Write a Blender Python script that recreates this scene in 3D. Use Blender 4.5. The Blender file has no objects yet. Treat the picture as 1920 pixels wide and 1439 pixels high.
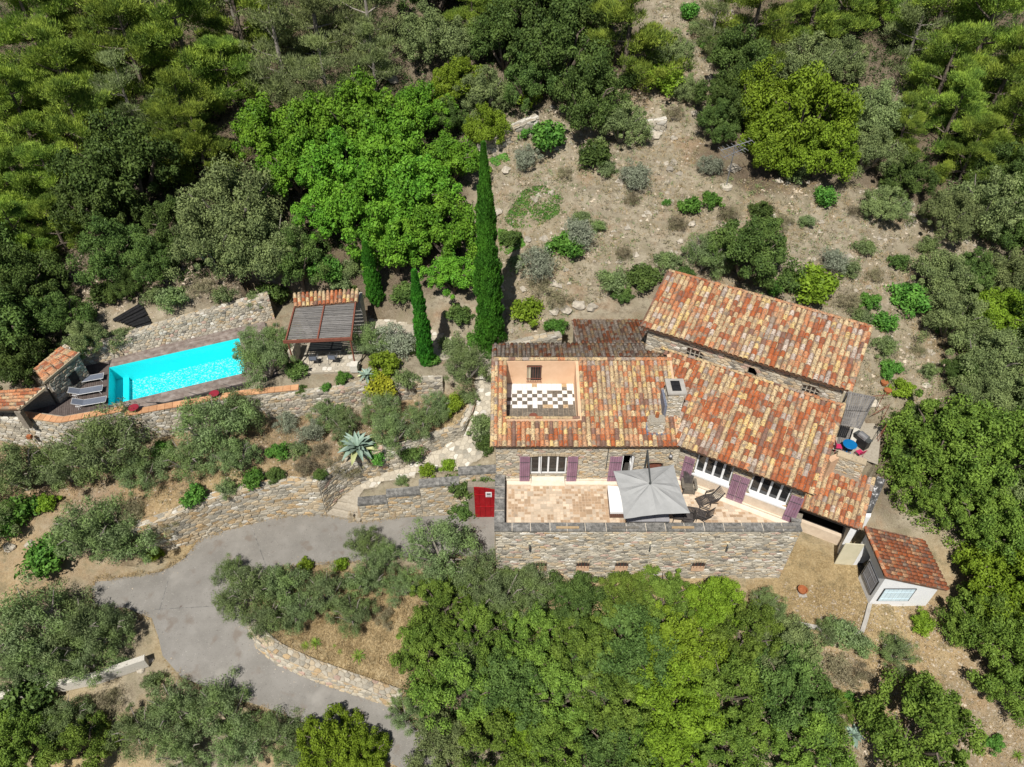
import bpy, bmesh, math, random
import numpy as np
from mathutils import Vector, Matrix
R = math.radians
rnd = random.Random(7)
nrg = np.random.default_rng(7)

# ------------------------------------------------------------------ camera, light, exposure
SC = bpy.context.scene
COL = SC.collection
PITCH, FPX, CAMH = R(43.0), 1334.0, 30.0
cam = bpy.data.objects.new('camera', bpy.data.cameras.new('camera'))
COL.objects.link(cam)
cam.data.lens = FPX / 1920 * 36.0
cam.data.sensor_width = 36.0
cam.data.clip_start, cam.data.clip_end = 0.5, 2000
cam.location = (0, 0, CAMH)
cam.rotation_euler = (R(90) - PITCH, 0, 0)
SC.camera = cam
SUN_AZ, SUN_EL = R(19), R(57)
W = bpy.data.worlds.new('World'); SC.world = W; W.use_nodes = True
sky = W.node_tree.nodes.new('ShaderNodeTexSky'); sky.sky_type = 'NISHITA'; sky.sun_disc = False
sky.sun_elevation = SUN_EL; sky.sun_rotation = math.pi + SUN_AZ
W.node_tree.links.new(sky.outputs[0], W.node_tree.nodes['Background'].inputs[0])
W.node_tree.nodes['Background'].inputs[1].default_value = 0.05
sd = Vector((-math.sin(SUN_AZ) * math.cos(SUN_EL), -math.cos(SUN_AZ) * math.cos(SUN_EL), math.sin(SUN_EL)))
sun = bpy.data.objects.new('sun', bpy.data.lights.new('sun', 'SUN')); COL.objects.link(sun)
sun.data.energy = 5.0; sun.data.angle = R(0.5); sun.data.color = (1.0, 0.95, 0.87)
sun.rotation_euler = sd.to_track_quat('Z', 'Y').to_euler()
sun.location = (0, 0, 60)
SC.view_settings.view_transform = 'Standard'; SC.view_settings.look = 'None'
SC.view_settings.exposure = 0.1; SC.view_settings.gamma = 1.0
SC.view_settings.use_curve_mapping = False
SC.cycles.max_bounces = 5
SC.cycles.diffuse_bounces = 2
SC.cycles.transparent_max_bounces = 12

FW = Vector((0, math.cos(PITCH), -math.sin(PITCH))); UP = Vector((0, math.sin(PITCH), math.cos(PITCH)))
CAM = Vector((0, 0, CAMH))
def ray(px, py):
    return FW + Vector((1, 0, 0)) * ((px - 960) / FPX) + UP * ((719.5 - py) / FPX)
def at(px, py, z=0.0):
    """the place in the world, at height z, that the photograph shows at this pixel"""
    d = ray(px, py); t = (z - CAMH) / d.z
    return CAM + d * t
def onplane(px, py, P, n):
    d = ray(px, py); t = (Vector(P) - CAM).dot(n) / d.dot(n)
    return CAM + d * t
def depth(p): return (Vector(p) - CAM).dot(FW)

# ------------------------------------------------------------------ materials
def mat(name, cols, scale=3.0, rough=0.85, bump=0.0, bscale=30.0, rand=0.0, detail=5.0, spec=0.25, metal=0.0, stretch=None, stops=None, spots=None):
    m = bpy.data.materials.new(name); m.use_nodes = True
    nt = m.node_tree; N = nt.nodes; L = nt.links
    b = N['Principled BSDF']; b.inputs['Roughness'].default_value = rough
    b.inputs['Specular IOR Level'].default_value = spec; b.inputs['Metallic'].default_value = metal
    geo = N.new('ShaderNodeNewGeometry'); vec = geo.outputs['Position']
    if stretch:
        mp = N.new('ShaderNodeMapping'); mp.inputs['Scale'].default_value = stretch[:3]
        if len(stretch) > 3: mp.inputs['Rotation'].default_value = (0, 0, stretch[3])
        L.new(vec, mp.inputs[0]); vec = mp.outputs[0]
    no = N.new('ShaderNodeTexNoise'); no.inputs['Scale'].default_value = scale; no.inputs['Detail'].default_value = detail
    no.inputs['Roughness'].default_value = 0.65
    L.new(vec, no.inputs['Vector'])
    r = N.new('ShaderNodeValToRGB'); e = r.color_ramp.elements
    n = len(cols)
    if stops is None: stops = [0.5] if n == 1 else [0.33 + 0.34 * i / (n - 1) for i in range(n)]
    e[0].position = stops[0]; e[0].color = (*cols[0], 1)
    if n > 1: e[1].position = stops[-1]; e[1].color = (*cols[-1], 1)
    else: e[1].position = 1; e[1].color = (*cols[0], 1)
    for i in range(1, n - 1):
        x = e.new(stops[i]); x.color = (*cols[i], 1)
    L.new(no.outputs[0], r.inputs[0]); c = r.outputs[0]
    if spots:   # dark or light blotches: (colour, scale, threshold)
        for sc_, thr, col_ in spots:
            n2 = N.new('ShaderNodeTexNoise'); n2.inputs['Scale'].default_value = sc_; n2.inputs['Detail'].default_value = 4
            L.new(geo.outputs['Position'], n2.inputs['Vector'])
            mr = N.new('ShaderNodeMapRange'); mr.inputs[1].default_value = thr; mr.inputs[2].default_value = thr + 0.09
            L.new(n2.outputs[0], mr.inputs[0])
            mx = N.new('ShaderNodeMix'); mx.data_type = 'RGBA'; L.new(mr.outputs[0], mx.inputs[0])
            L.new(c, mx.inputs[6]); mx.inputs[7].default_value = (*col_, 1); c = mx.outputs[2]
    if rand:
        oi = N.new('ShaderNodeObjectInfo'); ad = N.new('ShaderNodeMath'); ad.operation = 'ADD'
        L.new(oi.outputs['Random'], ad.inputs[0]); L.new(geo.outputs['Random Per Island'], ad.inputs[1])
        fr = N.new('ShaderNodeMath'); fr.operation = 'FRACT'; L.new(ad.outputs[0], fr.inputs[0])
        mr = N.new('ShaderNodeMapRange'); mr.inputs[3].default_value = 1 - rand; mr.inputs[4].default_value = 1 + rand
        L.new(fr.outputs[0], mr.inputs[0])
        hs = N.new('ShaderNodeHueSaturation'); L.new(c, hs.inputs['Color']); L.new(mr.outputs[0], hs.inputs['Value']); c = hs.outputs[0]
    L.new(c, b.inputs['Base Color'])
    if bump:
        n3 = N.new('ShaderNodeTexNoise'); n3.inputs['Scale'].default_value = bscale; n3.inputs['Detail'].default_value = 4
        L.new(vec, n3.inputs['Vector'])
        bp = N.new('ShaderNodeBump'); bp.inputs['Strength'].default_value = bump; bp.inputs['Distance'].default_value = 0.05
        L.new(n3.outputs[0], bp.inputs['Height']); L.new(bp.outputs[0], b.inputs['Normal'])
    return m

def leafmat(name, c1, c2, c3=None, trans=0.28, rough=0.55, vary=0.16, spec=0.2):
    """leaves: every leaf its own shade between c1 and c2, some trees tinted towards c3"""
    k = {'leaf_under': 1, 'leaf_cypress': 1.2, 'leaf_yellow': 1.0, 'leaf_pine': 1.15, 'leaf_dry': 1.0, 'leaf_bright': 1.2, 'leaf_lime': 1.0, 'leaf_holm': 1.14, 'leaf_green': 1.1, 'leaf_oak': 1.15, 'leaf_oak_grey': 1.0, 'leaf_olive': 1.12}.get(name, 1.15)
    c1, c2, c3 = (tuple(min(.8, x * k * q) for x in c) for c, q in ((c1, .8), (c2, 1.3), (c3 or c2, 1.3)))
    trans *= .45; spec *= .5
    m = bpy.data.materials.new(name); m.use_nodes = True
    nt = m.node_tree; N = nt.nodes; L = nt.links
    b = N['Principled BSDF']; b.inputs['Roughness'].default_value = rough; b.inputs['Specular IOR Level'].default_value = spec
    geo = N.new('ShaderNodeNewGeometry'); oi = N.new('ShaderNodeObjectInfo')
    mx = N.new('ShaderNodeMix'); mx.data_type = 'RGBA'
    L.new(geo.outputs['Random Per Island'], mx.inputs[0])
    mx.inputs[6].default_value = (*c1, 1); mx.inputs[7].default_value = (*c2, 1)
    no = N.new('ShaderNodeTexNoise'); no.inputs['Scale'].default_value = 0.9; no.inputs['Detail'].default_value = 3
    L.new(geo.outputs['Position'], no.inputs['Vector'])
    mr = N.new('ShaderNodeMapRange'); mr.inputs[1].default_value = 0.42; mr.inputs[2].default_value = 0.72
    mr.inputs[3].default_value = 0.0; mr.inputs[4].default_value = 0.75
    L.new(no.outputs[0], mr.inputs[0])
    m2 = N.new('ShaderNodeMix'); m2.data_type = 'RGBA'; L.new(mr.outputs[0], m2.inputs[0]); L.new(mx.outputs[2], m2.inputs[6])
    m2.inputs[7].default_value = (*(c3 or c2), 1)
    hs = N.new('ShaderNodeHueSaturation'); L.new(m2.outputs[2], hs.inputs['Color'])
    v = N.new('ShaderNodeMapRange'); v.inputs[3].default_value = 1 - vary; v.inputs[4].default_value = 1 + vary
    L.new(oi.outputs['Random'], v.inputs[0]); L.new(v.outputs[0], hs.inputs['Value'])
    h = N.new('ShaderNodeMapRange'); h.inputs[3].default_value = 0.49; h.inputs[4].default_value = 0.51
    L.new(oi.outputs['Random'], h.inputs[0]); L.new(h.outputs[0], hs.inputs['Hue'])
    L.new(hs.outputs[0], b.inputs['Base Color'])
    tr = N.new('ShaderNodeBsdfTranslucent'); L.new(hs.outputs[0], tr.inputs[0])
    ms = N.new('ShaderNodeMixShader'); ms.inputs[0].default_value = trans
    L.new(b.outputs[0], ms.inputs[1]); L.new(tr.outputs[0], ms.inputs[2])
    L.new(ms.outputs[0], N['Material Output'].inputs[0])
    return m

M = {}
def defm():
    tl = [(16, 0.60, (0.10, 0.085, 0.07))]
    def tile(n, a, b): M[n] = mat(n, [a, b], 9, 0.8, 0.25, 60, 0.13, spots=[(15, 0.535, (0.13, 0.10, 0.08)), (3, 0.57, (0.25, 0.19, 0.14))])
    tile('tile_red', (0.32, 0.085, 0.028), (0.46, 0.135, 0.045))
    tile('tile_rust', (0.26, 0.08, 0.035), (0.38, 0.125, 0.055))
    tile('tile_orange', (0.42, 0.16, 0.07), (0.54, 0.25, 0.12))
    tile('tile_pink', (0.42, 0.225, 0.12), (0.53, 0.31, 0.175))
    tile('tile_cream', (0.48, 0.35, 0.19), (0.60, 0.47, 0.28))
    tile('tile_sand', (0.38, 0.27, 0.15), (0.50, 0.37, 0.22))
    tile('tile_yellow', (0.54, 0.38, 0.15), (0.63, 0.47, 0.22))
    tile('tile_brown', (0.16, 0.085, 0.06), (0.27, 0.15, 0.11))
    tile('tile_grey', (0.30, 0.24, 0.20), (0.44, 0.37, 0.31))
    tile('tile_weathered', (0.42, 0.34, 0.28), (0.56, 0.47, 0.39))
    M['tile_bed'] = mat('tile_bed', [(0.12, 0.07, 0.045), (0.20, 0.12, 0.08)], 6, 0.9, 0.2, rand=0.15)
    M['mortar_pink'] = mat('mortar_pink', [(0.55, 0.36, 0.23), (0.66, 0.46, 0.31)], 5, 0.9, 0.3)
    def stone(n, a, b, sp=(0.22, 0.2, 0.17)): M[n] = mat(n, [a, b], 12, 0.92, 0.5, 40, 0.15, spots=[(7, 0.64, sp)])
    stone('stone_grey', (0.30, 0.275, 0.225), (0.40, 0.37, 0.305))
    stone('stone_pale', (0.42, 0.38, 0.30), (0.54, 0.49, 0.40))
    stone('stone_beige', (0.43, 0.35, 0.24), (0.53, 0.44, 0.31))
    stone('stone_ochre', (0.42, 0.30, 0.165), (0.50, 0.37, 0.22))
    stone('stone_dark', (0.15, 0.14, 0.12), (0.24, 0.22, 0.19))
    stone('stone_white', (0.55, 0.52, 0.46), (0.66, 0.63, 0.56))
    stone('stone_pink', (0.43, 0.30, 0.24), (0.5, 0.37, 0.3))
    M['mortar'] = mat('mortar', [(0.20, 0.175, 0.14), (0.31, 0.27, 0.22)], 8, 0.95, 0.5)
    M['mortar_pale'] = mat('mortar_pale', [(0.32, 0.28, 0.22), (0.42, 0.38, 0.31)], 8, 0.95, 0.5)
    M['coping'] = mat('coping', [(0.085, 0.085, 0.08), (0.17, 0.165, 0.155), (0.30, 0.29, 0.27)], 5, 0.9, 0.4, 40, 0.15, spots=[(38, 0.62, (0.42, 0.41, 0.38))])
    M['coping_clay'] = mat('coping_clay', [(0.50, 0.25, 0.125), (0.60, 0.35, 0.19)], 5, 0.8, 0.2, 40, 0.16)
    M['asphalt'] = mat('asphalt', [(0.20, 0.19, 0.172), (0.235, 0.223, 0.203), (0.275, 0.262, 0.24)], 0.7, 0.95, 0.35, 60, detail=9,
                       spots=[(20, 0.64, (0.40, 0.38, 0.34)), (1.1, 0.60, (0.20, 0.175, 0.15)), (15, 0.63, (0.14, 0.13, 0.12)), (0.45, 0.60, (0.29, 0.275, 0.25)), (2.6, 0.69, (0.14, 0.115, 0.10))])
    M['plaster_white'] = mat('plaster_white', [(0.78, 0.79, 0.81), (0.84, 0.85, 0.86)], 2, 0.85, 0.15, 30, spots=[(2.2, 0.66, (0.6, 0.6, 0.58))])
    M['plaster_peach'] = mat('plaster_peach', [(0.66, 0.43, 0.27), (0.74, 0.50, 0.33)], 1.6, 0.9, 0.1, spots=[(2.5, 0.66, (0.60, 0.37, 0.22))])
    M['plaster_grey'] = mat('plaster_grey', [(0.36, 0.34, 0.31), (0.46, 0.44, 0.40)], 3, 0.9, 0.2)
    M['plaster_beige'] = mat('plaster_beige', [(0.58, 0.47, 0.36), (0.68, 0.57, 0.45)], 3, 0.9, 0.2)
    M['limestone'] = mat('limestone', [(0.66, 0.58, 0.46), (0.76, 0.69, 0.58)], 3, 0.8, 0.1)
    M['white_paint'] = mat('white_paint', [(0.76, 0.77, 0.78), (0.82, 0.82, 0.82)], 3, 0.4)
    M['lilac_paint'] = mat('lilac_paint', [(0.26, 0.145, 0.20), (0.34, 0.20, 0.27)], 2.5, 0.7, 0.2, rand=0.10, spots=[(4, 0.66, (0.34, 0.12, 0.15))])
    M['grey_paint'] = mat('grey_paint', [(0.27, 0.27, 0.29), (0.34, 0.34, 0.36)], 3, 0.7, rand=0.08)
    M['blue_paint'] = mat('blue_paint', [(0.60, 0.74, 0.82), (0.66, 0.80, 0.87)], 3, 0.7, rand=0.05)
    M['cream_paint'] = mat('cream_paint', [(0.60, 0.56, 0.40), (0.68, 0.63, 0.47)], 3, 0.7)
    M['red_paint'] = mat('red_paint', [(0.27, 0.006, 0.010), (0.36, 0.010, 0.016)], 1.5, 0.5, 0.1, spots=[(6, 0.62, (0.30, 0.04, 0.04))])
    M['maroon_plastic'] = mat('maroon_plastic', [(0.24, 0.02, 0.035), (0.30, 0.03, 0.05)], 3, 0.5)
    M['pink_plastic'] = mat('pink_plastic', [(0.52, 0.03, 0.11), (0.60, 0.05, 0.15)], 3, 0.5)
    M['blue_plastic'] = mat('blue_plastic', [(0.005, 0.13, 0.36), (0.008, 0.17, 0.42)], 3, 0.35)
    M['black_metal'] = mat('black_metal', [(0.012, 0.012, 0.013), (0.03, 0.03, 0.032)], 8, 0.45)
    M['dark_metal'] = mat('dark_metal', [(0.05, 0.055, 0.055), (0.085, 0.09, 0.09)], 8, 0.5)
    M['grey_metal'] = mat('grey_metal', [(0.30, 0.30, 0.31), (0.42, 0.42, 0.43)], 8, 0.4, metal=0.6)
    M['rust_metal'] = mat('rust_metal', [(0.17, 0.06, 0.04), (0.25, 0.095, 0.065)], 8, 0.7)
    M['canvas_grey'] = mat('canvas_grey', [(0.33, 0.335, 0.33), (0.38, 0.385, 0.38)], 2, 0.85, 0.05)
    M['mesh_blue'] = mat('mesh_blue', [(0.13, 0.15, 0.19), (0.16, 0.18, 0.23)], 6, 0.8)
    M['cushion_white'] = mat('cushion_white', [(0.78, 0.78, 0.78), (0.84, 0.84, 0.83)], 3, 0.8)
    M['wood_grey'] = mat('wood_grey', [(0.125, 0.118, 0.112), (0.20, 0.19, 0.182), (0.30, 0.29, 0.28)], 5, 0.85, 0.4, 30, 0.16, stretch=(0.6, 9, 5))
    M['wood_deck'] = mat('wood_deck', [(0.17, 0.13, 0.115), (0.24, 0.20, 0.175), (0.33, 0.285, 0.26)], 3, 0.85, 0.3, 30, 0.14)
    M['wood_deck_dark'] = mat('wood_deck_dark', [(0.085, 0.066, 0.06), (0.14, 0.115, 0.105)], 4, 0.85, 0.3, 30, 0.14)
    M['wood_dark'] = mat('wood_dark', [(0.045, 0.04, 0.038), (0.09, 0.08, 0.076)], 5, 0.75, 0.2, rand=0.1)
    M['wood_taupe'] = mat('wood_taupe', [(0.13, 0.115, 0.095), (0.2, 0.18, 0.15)], 5, 0.75, 0.2, rand=0.1)
    M['wicker'] = mat('wicker', [(0.13, 0.065, 0.045), (0.2, 0.11, 0.08)], 30, 0.8)
    M['clay'] = mat('clay', [(0.28, 0.09, 0.035), (0.40, 0.15, 0.06)], 8, 0.8)
    M['dark_room'] = mat('dark_room', [(0.035, 0.032, 0.03), (0.06, 0.055, 0.05)], 2, 0.9)  # near-black colour standing in for shade inside rooms and openings
    M['bark'] = mat('bark', [(0.10, 0.08, 0.062), (0.22, 0.18, 0.145)], 8, 0.95, 0.6)
    M['bark_pale'] = mat('bark_pale', [(0.18, 0.16, 0.135), (0.34, 0.31, 0.27)], 8, 0.95, 0.6)
    M['rock'] = mat('rock', [(0.30, 0.27, 0.22), (0.50, 0.45, 0.37)], 5, 0.95, 0.6, 20, 0.25)
    M['pebble'] = mat('pebble', [(0.28, 0.23, 0.17), (0.52, 0.45, 0.35)], 3, 0.95, rand=0.3)
    M['straw'] = mat('straw', [(0.32, 0.23, 0.11), (0.50, 0.38, 0.21)], 1.2, 0.9, rand=0.25)
    M['tile_travertine'] = mat('tile_travertine', [(0.50, 0.40, 0.29), (0.64, 0.53, 0.41)], 1.1, 0.75, 0.1, rand=0.2, spots=[(1.1, 0.62, (0.33, 0.27, 0.21)), (0.8, 0.66, (0.72, 0.62, 0.5))])
    M['tile_ochre'] = mat('tile_ochre', [(0.36, 0.25, 0.16), (0.48, 0.34, 0.22)], 1.1, 0.75, 0.1, rand=0.15, spots=[(1.1, 0.62, (0.27, 0.22, 0.17))])
    M['tile_white'] = mat('tile_white', [(0.72, 0.71, 0.69), (0.80, 0.79, 0.77)], 3, 0.6, rand=0.05, spots=[(4, 0.66, (0.45, 0.42, 0.38))])
    M['tile_umber'] = mat('tile_umber', [(0.12, 0.105, 0.085), (0.22, 0.19, 0.15)], 9, 0.7, rand=0.2, spots=[(9, 0.62, (0.34, 0.30, 0.25))])
    M['tile_tan'] = mat('tile_tan', [(0.40, 0.28, 0.16), (0.50, 0.36, 0.21)], 9, 0.7, rand=0.1, spots=[(9, 0.6, (0.6, 0.5, 0.4))])
    M['grout'] = mat('grout', [(0.50, 0.38, 0.27), (0.60, 0.48, 0.36)], 4, 0.9)
    M['slate_flash'] = mat('slate_flash', [(0.13, 0.15, 0.20), (0.2, 0.22, 0.28)], 6, 0.5)
    M['pool_liner'] = mat('pool_liner', [(0.02, 0.78, 0.82), (0.03, 0.80, 0.84)], 3, 0.5)
    M['pool_step'] = mat('pool_step', [(0.02, 0.76, 0.86), (0.03, 0.78, 0.88)], 3, 0.5)
    m = mat('pool_floor', [(0.01, 0.62, 0.70), (0.05, 0.74, 0.80), (0.60, 0.92, 0.92)], 11, 0.5, detail=3, stops=[0.42, 0.54, 0.62]); M['pool_floor'] = m  # whitish speckle paints sun caustics into the floor colour
    # leaves
    M['leaf_pine'] = leafmat('leaf_pine', (0.065, 0.12, 0.026), (0.155, 0.235, 0.04), (0.33, 0.42, 0.06), 0.36, 0.6, 0.2)
    M['leaf_pine_grey'] = leafmat('leaf_pine_grey', (0.11, 0.14, 0.06), (0.19, 0.225, 0.10), (0.21, 0.26, 0.08), 0.3, 0.6, 0.16)
    M['leaf_oak'] = leafmat('leaf_oak', (0.035, 0.068, 0.018), (0.075, 0.12, 0.03), (0.11, 0.165, 0.04), 0.26, 0.5, 0.22)
    M['leaf_holm'] = leafmat('leaf_holm', (0.055, 0.105, 0.018), (0.12, 0.185, 0.032), (0.17, 0.25, 0.04), 0.3, 0.5, 0.22)
    M['leaf_oak_grey'] = leafmat('leaf_oak_grey', (0.10, 0.14, 0.055), (0.18, 0.23, 0.09), (0.24, 0.30, 0.11), 0.26, 0.55, 0.2)
    M['leaf_bright'] = leafmat('leaf_bright', (0.05, 0.135, 0.014), (0.10, 0.225, 0.022), (0.155, 0.29, 0.028), 0.36, 0.45, 0.16)
    M['leaf_lime'] = leafmat('leaf_lime', (0.10, 0.17, 0.016), (0.17, 0.26, 0.024), (0.21, 0.31, 0.03), 0.34, 0.5, 0.14)
    M['leaf_olive'] = leafmat('leaf_olive', (0.09, 0.135, 0.05), (0.185, 0.24, 0.11), (0.15, 0.22, 0.06), 0.26, 0.55, 0.16)
    M['leaf_silver'] = leafmat('leaf_silver', (0.15, 0.17, 0.12), (0.25, 0.275, 0.20), (0.20, 0.23, 0.15), 0.22, 0.6, 0.14)
    M['leaf_cypress'] = leafmat('leaf_cypress', (0.022, 0.10, 0.012), (0.06, 0.20, 0.024), (0.07, 0.22, 0.02), 0.2, 0.6, 0.08)
    M['leaf_green'] = leafmat('leaf_green', (0.04, 0.12, 0.02), (0.09, 0.21, 0.035), (0.12, 0.24, 0.04), 0.3, 0.5, 0.22)
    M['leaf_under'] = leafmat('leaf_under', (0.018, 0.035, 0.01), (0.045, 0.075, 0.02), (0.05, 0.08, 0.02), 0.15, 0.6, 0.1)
    M['leaf_yellow'] = leafmat('leaf_yellow', (0.20, 0.23, 0.018), (0.33, 0.35, 0.03), (0.36, 0.37, 0.04), 0.34, 0.5, 0.12)
    M['leaf_dry'] = leafmat('leaf_dry', (0.15, 0.13, 0.085), (0.27, 0.235, 0.15), (0.2, 0.2, 0.1), 0.2, 0.8, 0.2)
    M['leaf_agave'] = mat('leaf_agave', [(0.17, 0.25, 0.20), (0.28, 0.37, 0.30)], 2, 0.5, rand=0.15)
    M['leaf_agave_old'] = mat('leaf_agave_old', [(0.42, 0.46, 0.20), (0.52, 0.54, 0.28)], 2, 0.5, rand=0.15)
    M['leaf_yucca'] = mat('leaf_yucca', [(0.10, 0.19, 0.02), (0.26, 0.36, 0.05)], 3, 0.5, rand=0.3)
    M['bush_core'] = mat('bush_core', [(0.04, 0.038, 0.025), (0.07, 0.062, 0.04)], 5, 0.95)
    # glass and water
    g = bpy.data.materials.new('window_glass'); g.use_nodes = True
    b = g.node_tree.nodes['Principled BSDF']; b.inputs['Base Color'].default_value = (0.02, 0.022, 0.024, 1)
    b.inputs['Roughness'].default_value = 0.05; b.inputs['Specular IOR Level'].default_value = 0.7; M['glass'] = g
    w = bpy.data.materials.new('pool_water'); w.use_nodes = True; nt = w.node_tree; N = nt.nodes; L = nt.links
    N.remove(N['Principled BSDF'])
    tr = N.new('ShaderNodeBsdfTransparent'); tr.inputs[0].default_value = (0.80, 0.985, 1.0, 1)
    gl = N.new('ShaderNodeBsdfGlossy'); gl.inputs['Roughness'].default_value = 0.04
    fr = N.new('ShaderNodeFresnel'); fr.inputs[0].default_value = 1.33
    no = N.new('ShaderNodeTexNoise'); no.inputs['Scale'].default_value = 5
    geo = N.new('ShaderNodeNewGeometry'); L.new(geo.outputs['Position'], no.inputs['Vector'])
    bp = N.new('ShaderNodeBump'); bp.inputs['Strength'].default_value = 0.25; bp.inputs['Distance'].default_value = 0.04
    L.new(no.outputs[0], bp.inputs['Height'])
    for x in (gl, fr): L.new(bp.outputs[0], x.inputs['Normal'])
    ms = N.new('ShaderNodeMixShader'); L.new(fr.outputs[0], ms.inputs[0]); L.new(tr.outputs[0], ms.inputs[1]); L.new(gl.outputs[0], ms.inputs[2])
    L.new(ms.outputs[0], N['Material Output'].inputs[0]); M['water'] = w
    # ground: dry grass, red earth, limestone rubble and leaf litter
    g = bpy.data.materials.new('dry_ground'); g.use_nodes = True; nt = g.node_tree; N = nt.nodes; L = nt.links
    b = N['Principled BSDF']; b.inputs['Roughness'].default_value = 0.95; b.inputs['Specular IOR Level'].default_value = 0.1
    geo = N.new('ShaderNodeNewGeometry'); P = geo.outputs['Position']
    def noise(s, d=6, ro=0.65):
        n = N.new('ShaderNodeTexNoise'); n.inputs['Scale'].default_value = s; n.inputs['Detail'].default_value = d; n.inputs['Roughness'].default_value = ro
        L.new(P, n.inputs['Vector']); return n.outputs[0]
    def ramp(f, st):
        r = N.new('ShaderNodeValToRGB'); e = r.color_ramp.elements
        e[0].position, e[0].color = st[0][0], (*st[0][1], 1); e[1].position, e[1].color = st[-1][0], (*st[-1][1], 1)
        for p, c in st[1:-1]:
            x = e.new(p); x.color = (*c, 1)
        L.new(f, r.inputs[0]); return r.outputs[0]
    def mix(f, a, c):
        m = N.new('ShaderNodeMix'); m.data_type = 'RGBA'; L.new(f, m.inputs[0])
        for k, v in ((6, a), (7, c)):
            if isinstance(v, tuple): m.inputs[k].default_value = (*v, 1)
            else: L.new(v, m.inputs[k])
        return m.outputs[2]
    def rng_(f, a, c, lo=0, hi=1):
        m = N.new('ShaderNodeMapRange'); m.inputs[1].default_value = a; m.inputs[2].default_value = c
        m.inputs[3].default_value = lo; m.inputs[4].default_value = hi; L.new(f, m.inputs[0]); return m.outputs[0]
    base = ramp(noise(2.2, 9, 0.75), [(0.3, (0.12, 0.10, 0.07)), (0.43, (0.25, 0.215, 0.155)), (0.57, (0.38, 0.335, 0.25)), (0.70, (0.56, 0.51, 0.42))])
    soil = ramp(noise(3, 6), [(0.35, (0.22, 0.12, 0.065)), (0.65, (0.40, 0.24, 0.135))])
    at_ = N.new('ShaderNodeVertexColor'); at_.layer_name = 'cover'
    sp = N.new('ShaderNodeSeparateColor'); L.new(at_.outputs[0], sp.inputs[0])
    c = mix(rng_(noise(0.35, 4), 0.54, 0.68, 0, 0.5), base, soil)
    ad = N.new('ShaderNodeMath'); ad.operation = 'MULTIPLY'; L.new(sp.outputs[0], ad.inputs[0]); L.new(rng_(noise(0.9, 4), 0.35, 0.6, 0.4, 1), ad.inputs[1])
    c = mix(ad.outputs[0], c, soil)
    straw = ramp(noise(7, 8, 0.8), [(0.35, (0.30, 0.22, 0.11)), (0.5, (0.47, 0.36, 0.19)), (0.68, (0.60, 0.48, 0.29))])
    c = mix(sp.outputs[1], c, straw)
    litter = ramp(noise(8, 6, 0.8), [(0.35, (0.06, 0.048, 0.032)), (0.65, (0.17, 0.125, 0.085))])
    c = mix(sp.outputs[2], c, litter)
    c = mix(rng_(noise(1.1, 7, .78), 0.50, 0.62, 0, 0.7), c, (0.15, 0.13, 0.07))
    c = mix(rng_(noise(30, 3), 0.58, 0.70, 0, 0.7), c, (0.60, 0.53, 0.43))
    c = mix(rng_(noise(16, 4), 0.60, 0.70, 0, 0.6), c, (0.11, 0.085, 0.055))
    L.new(c, b.inputs['Base Color'])
    bp = N.new('ShaderNodeBump'); bp.inputs['Strength'].default_value = 0.8; bp.inputs['Distance'].default_value = 0.12
    L.new(noise(9, 8, 0.8), bp.inputs['Height']); L.new(bp.outputs[0], b.inputs['Normal'])
    M['ground'] = g
defm()

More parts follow.
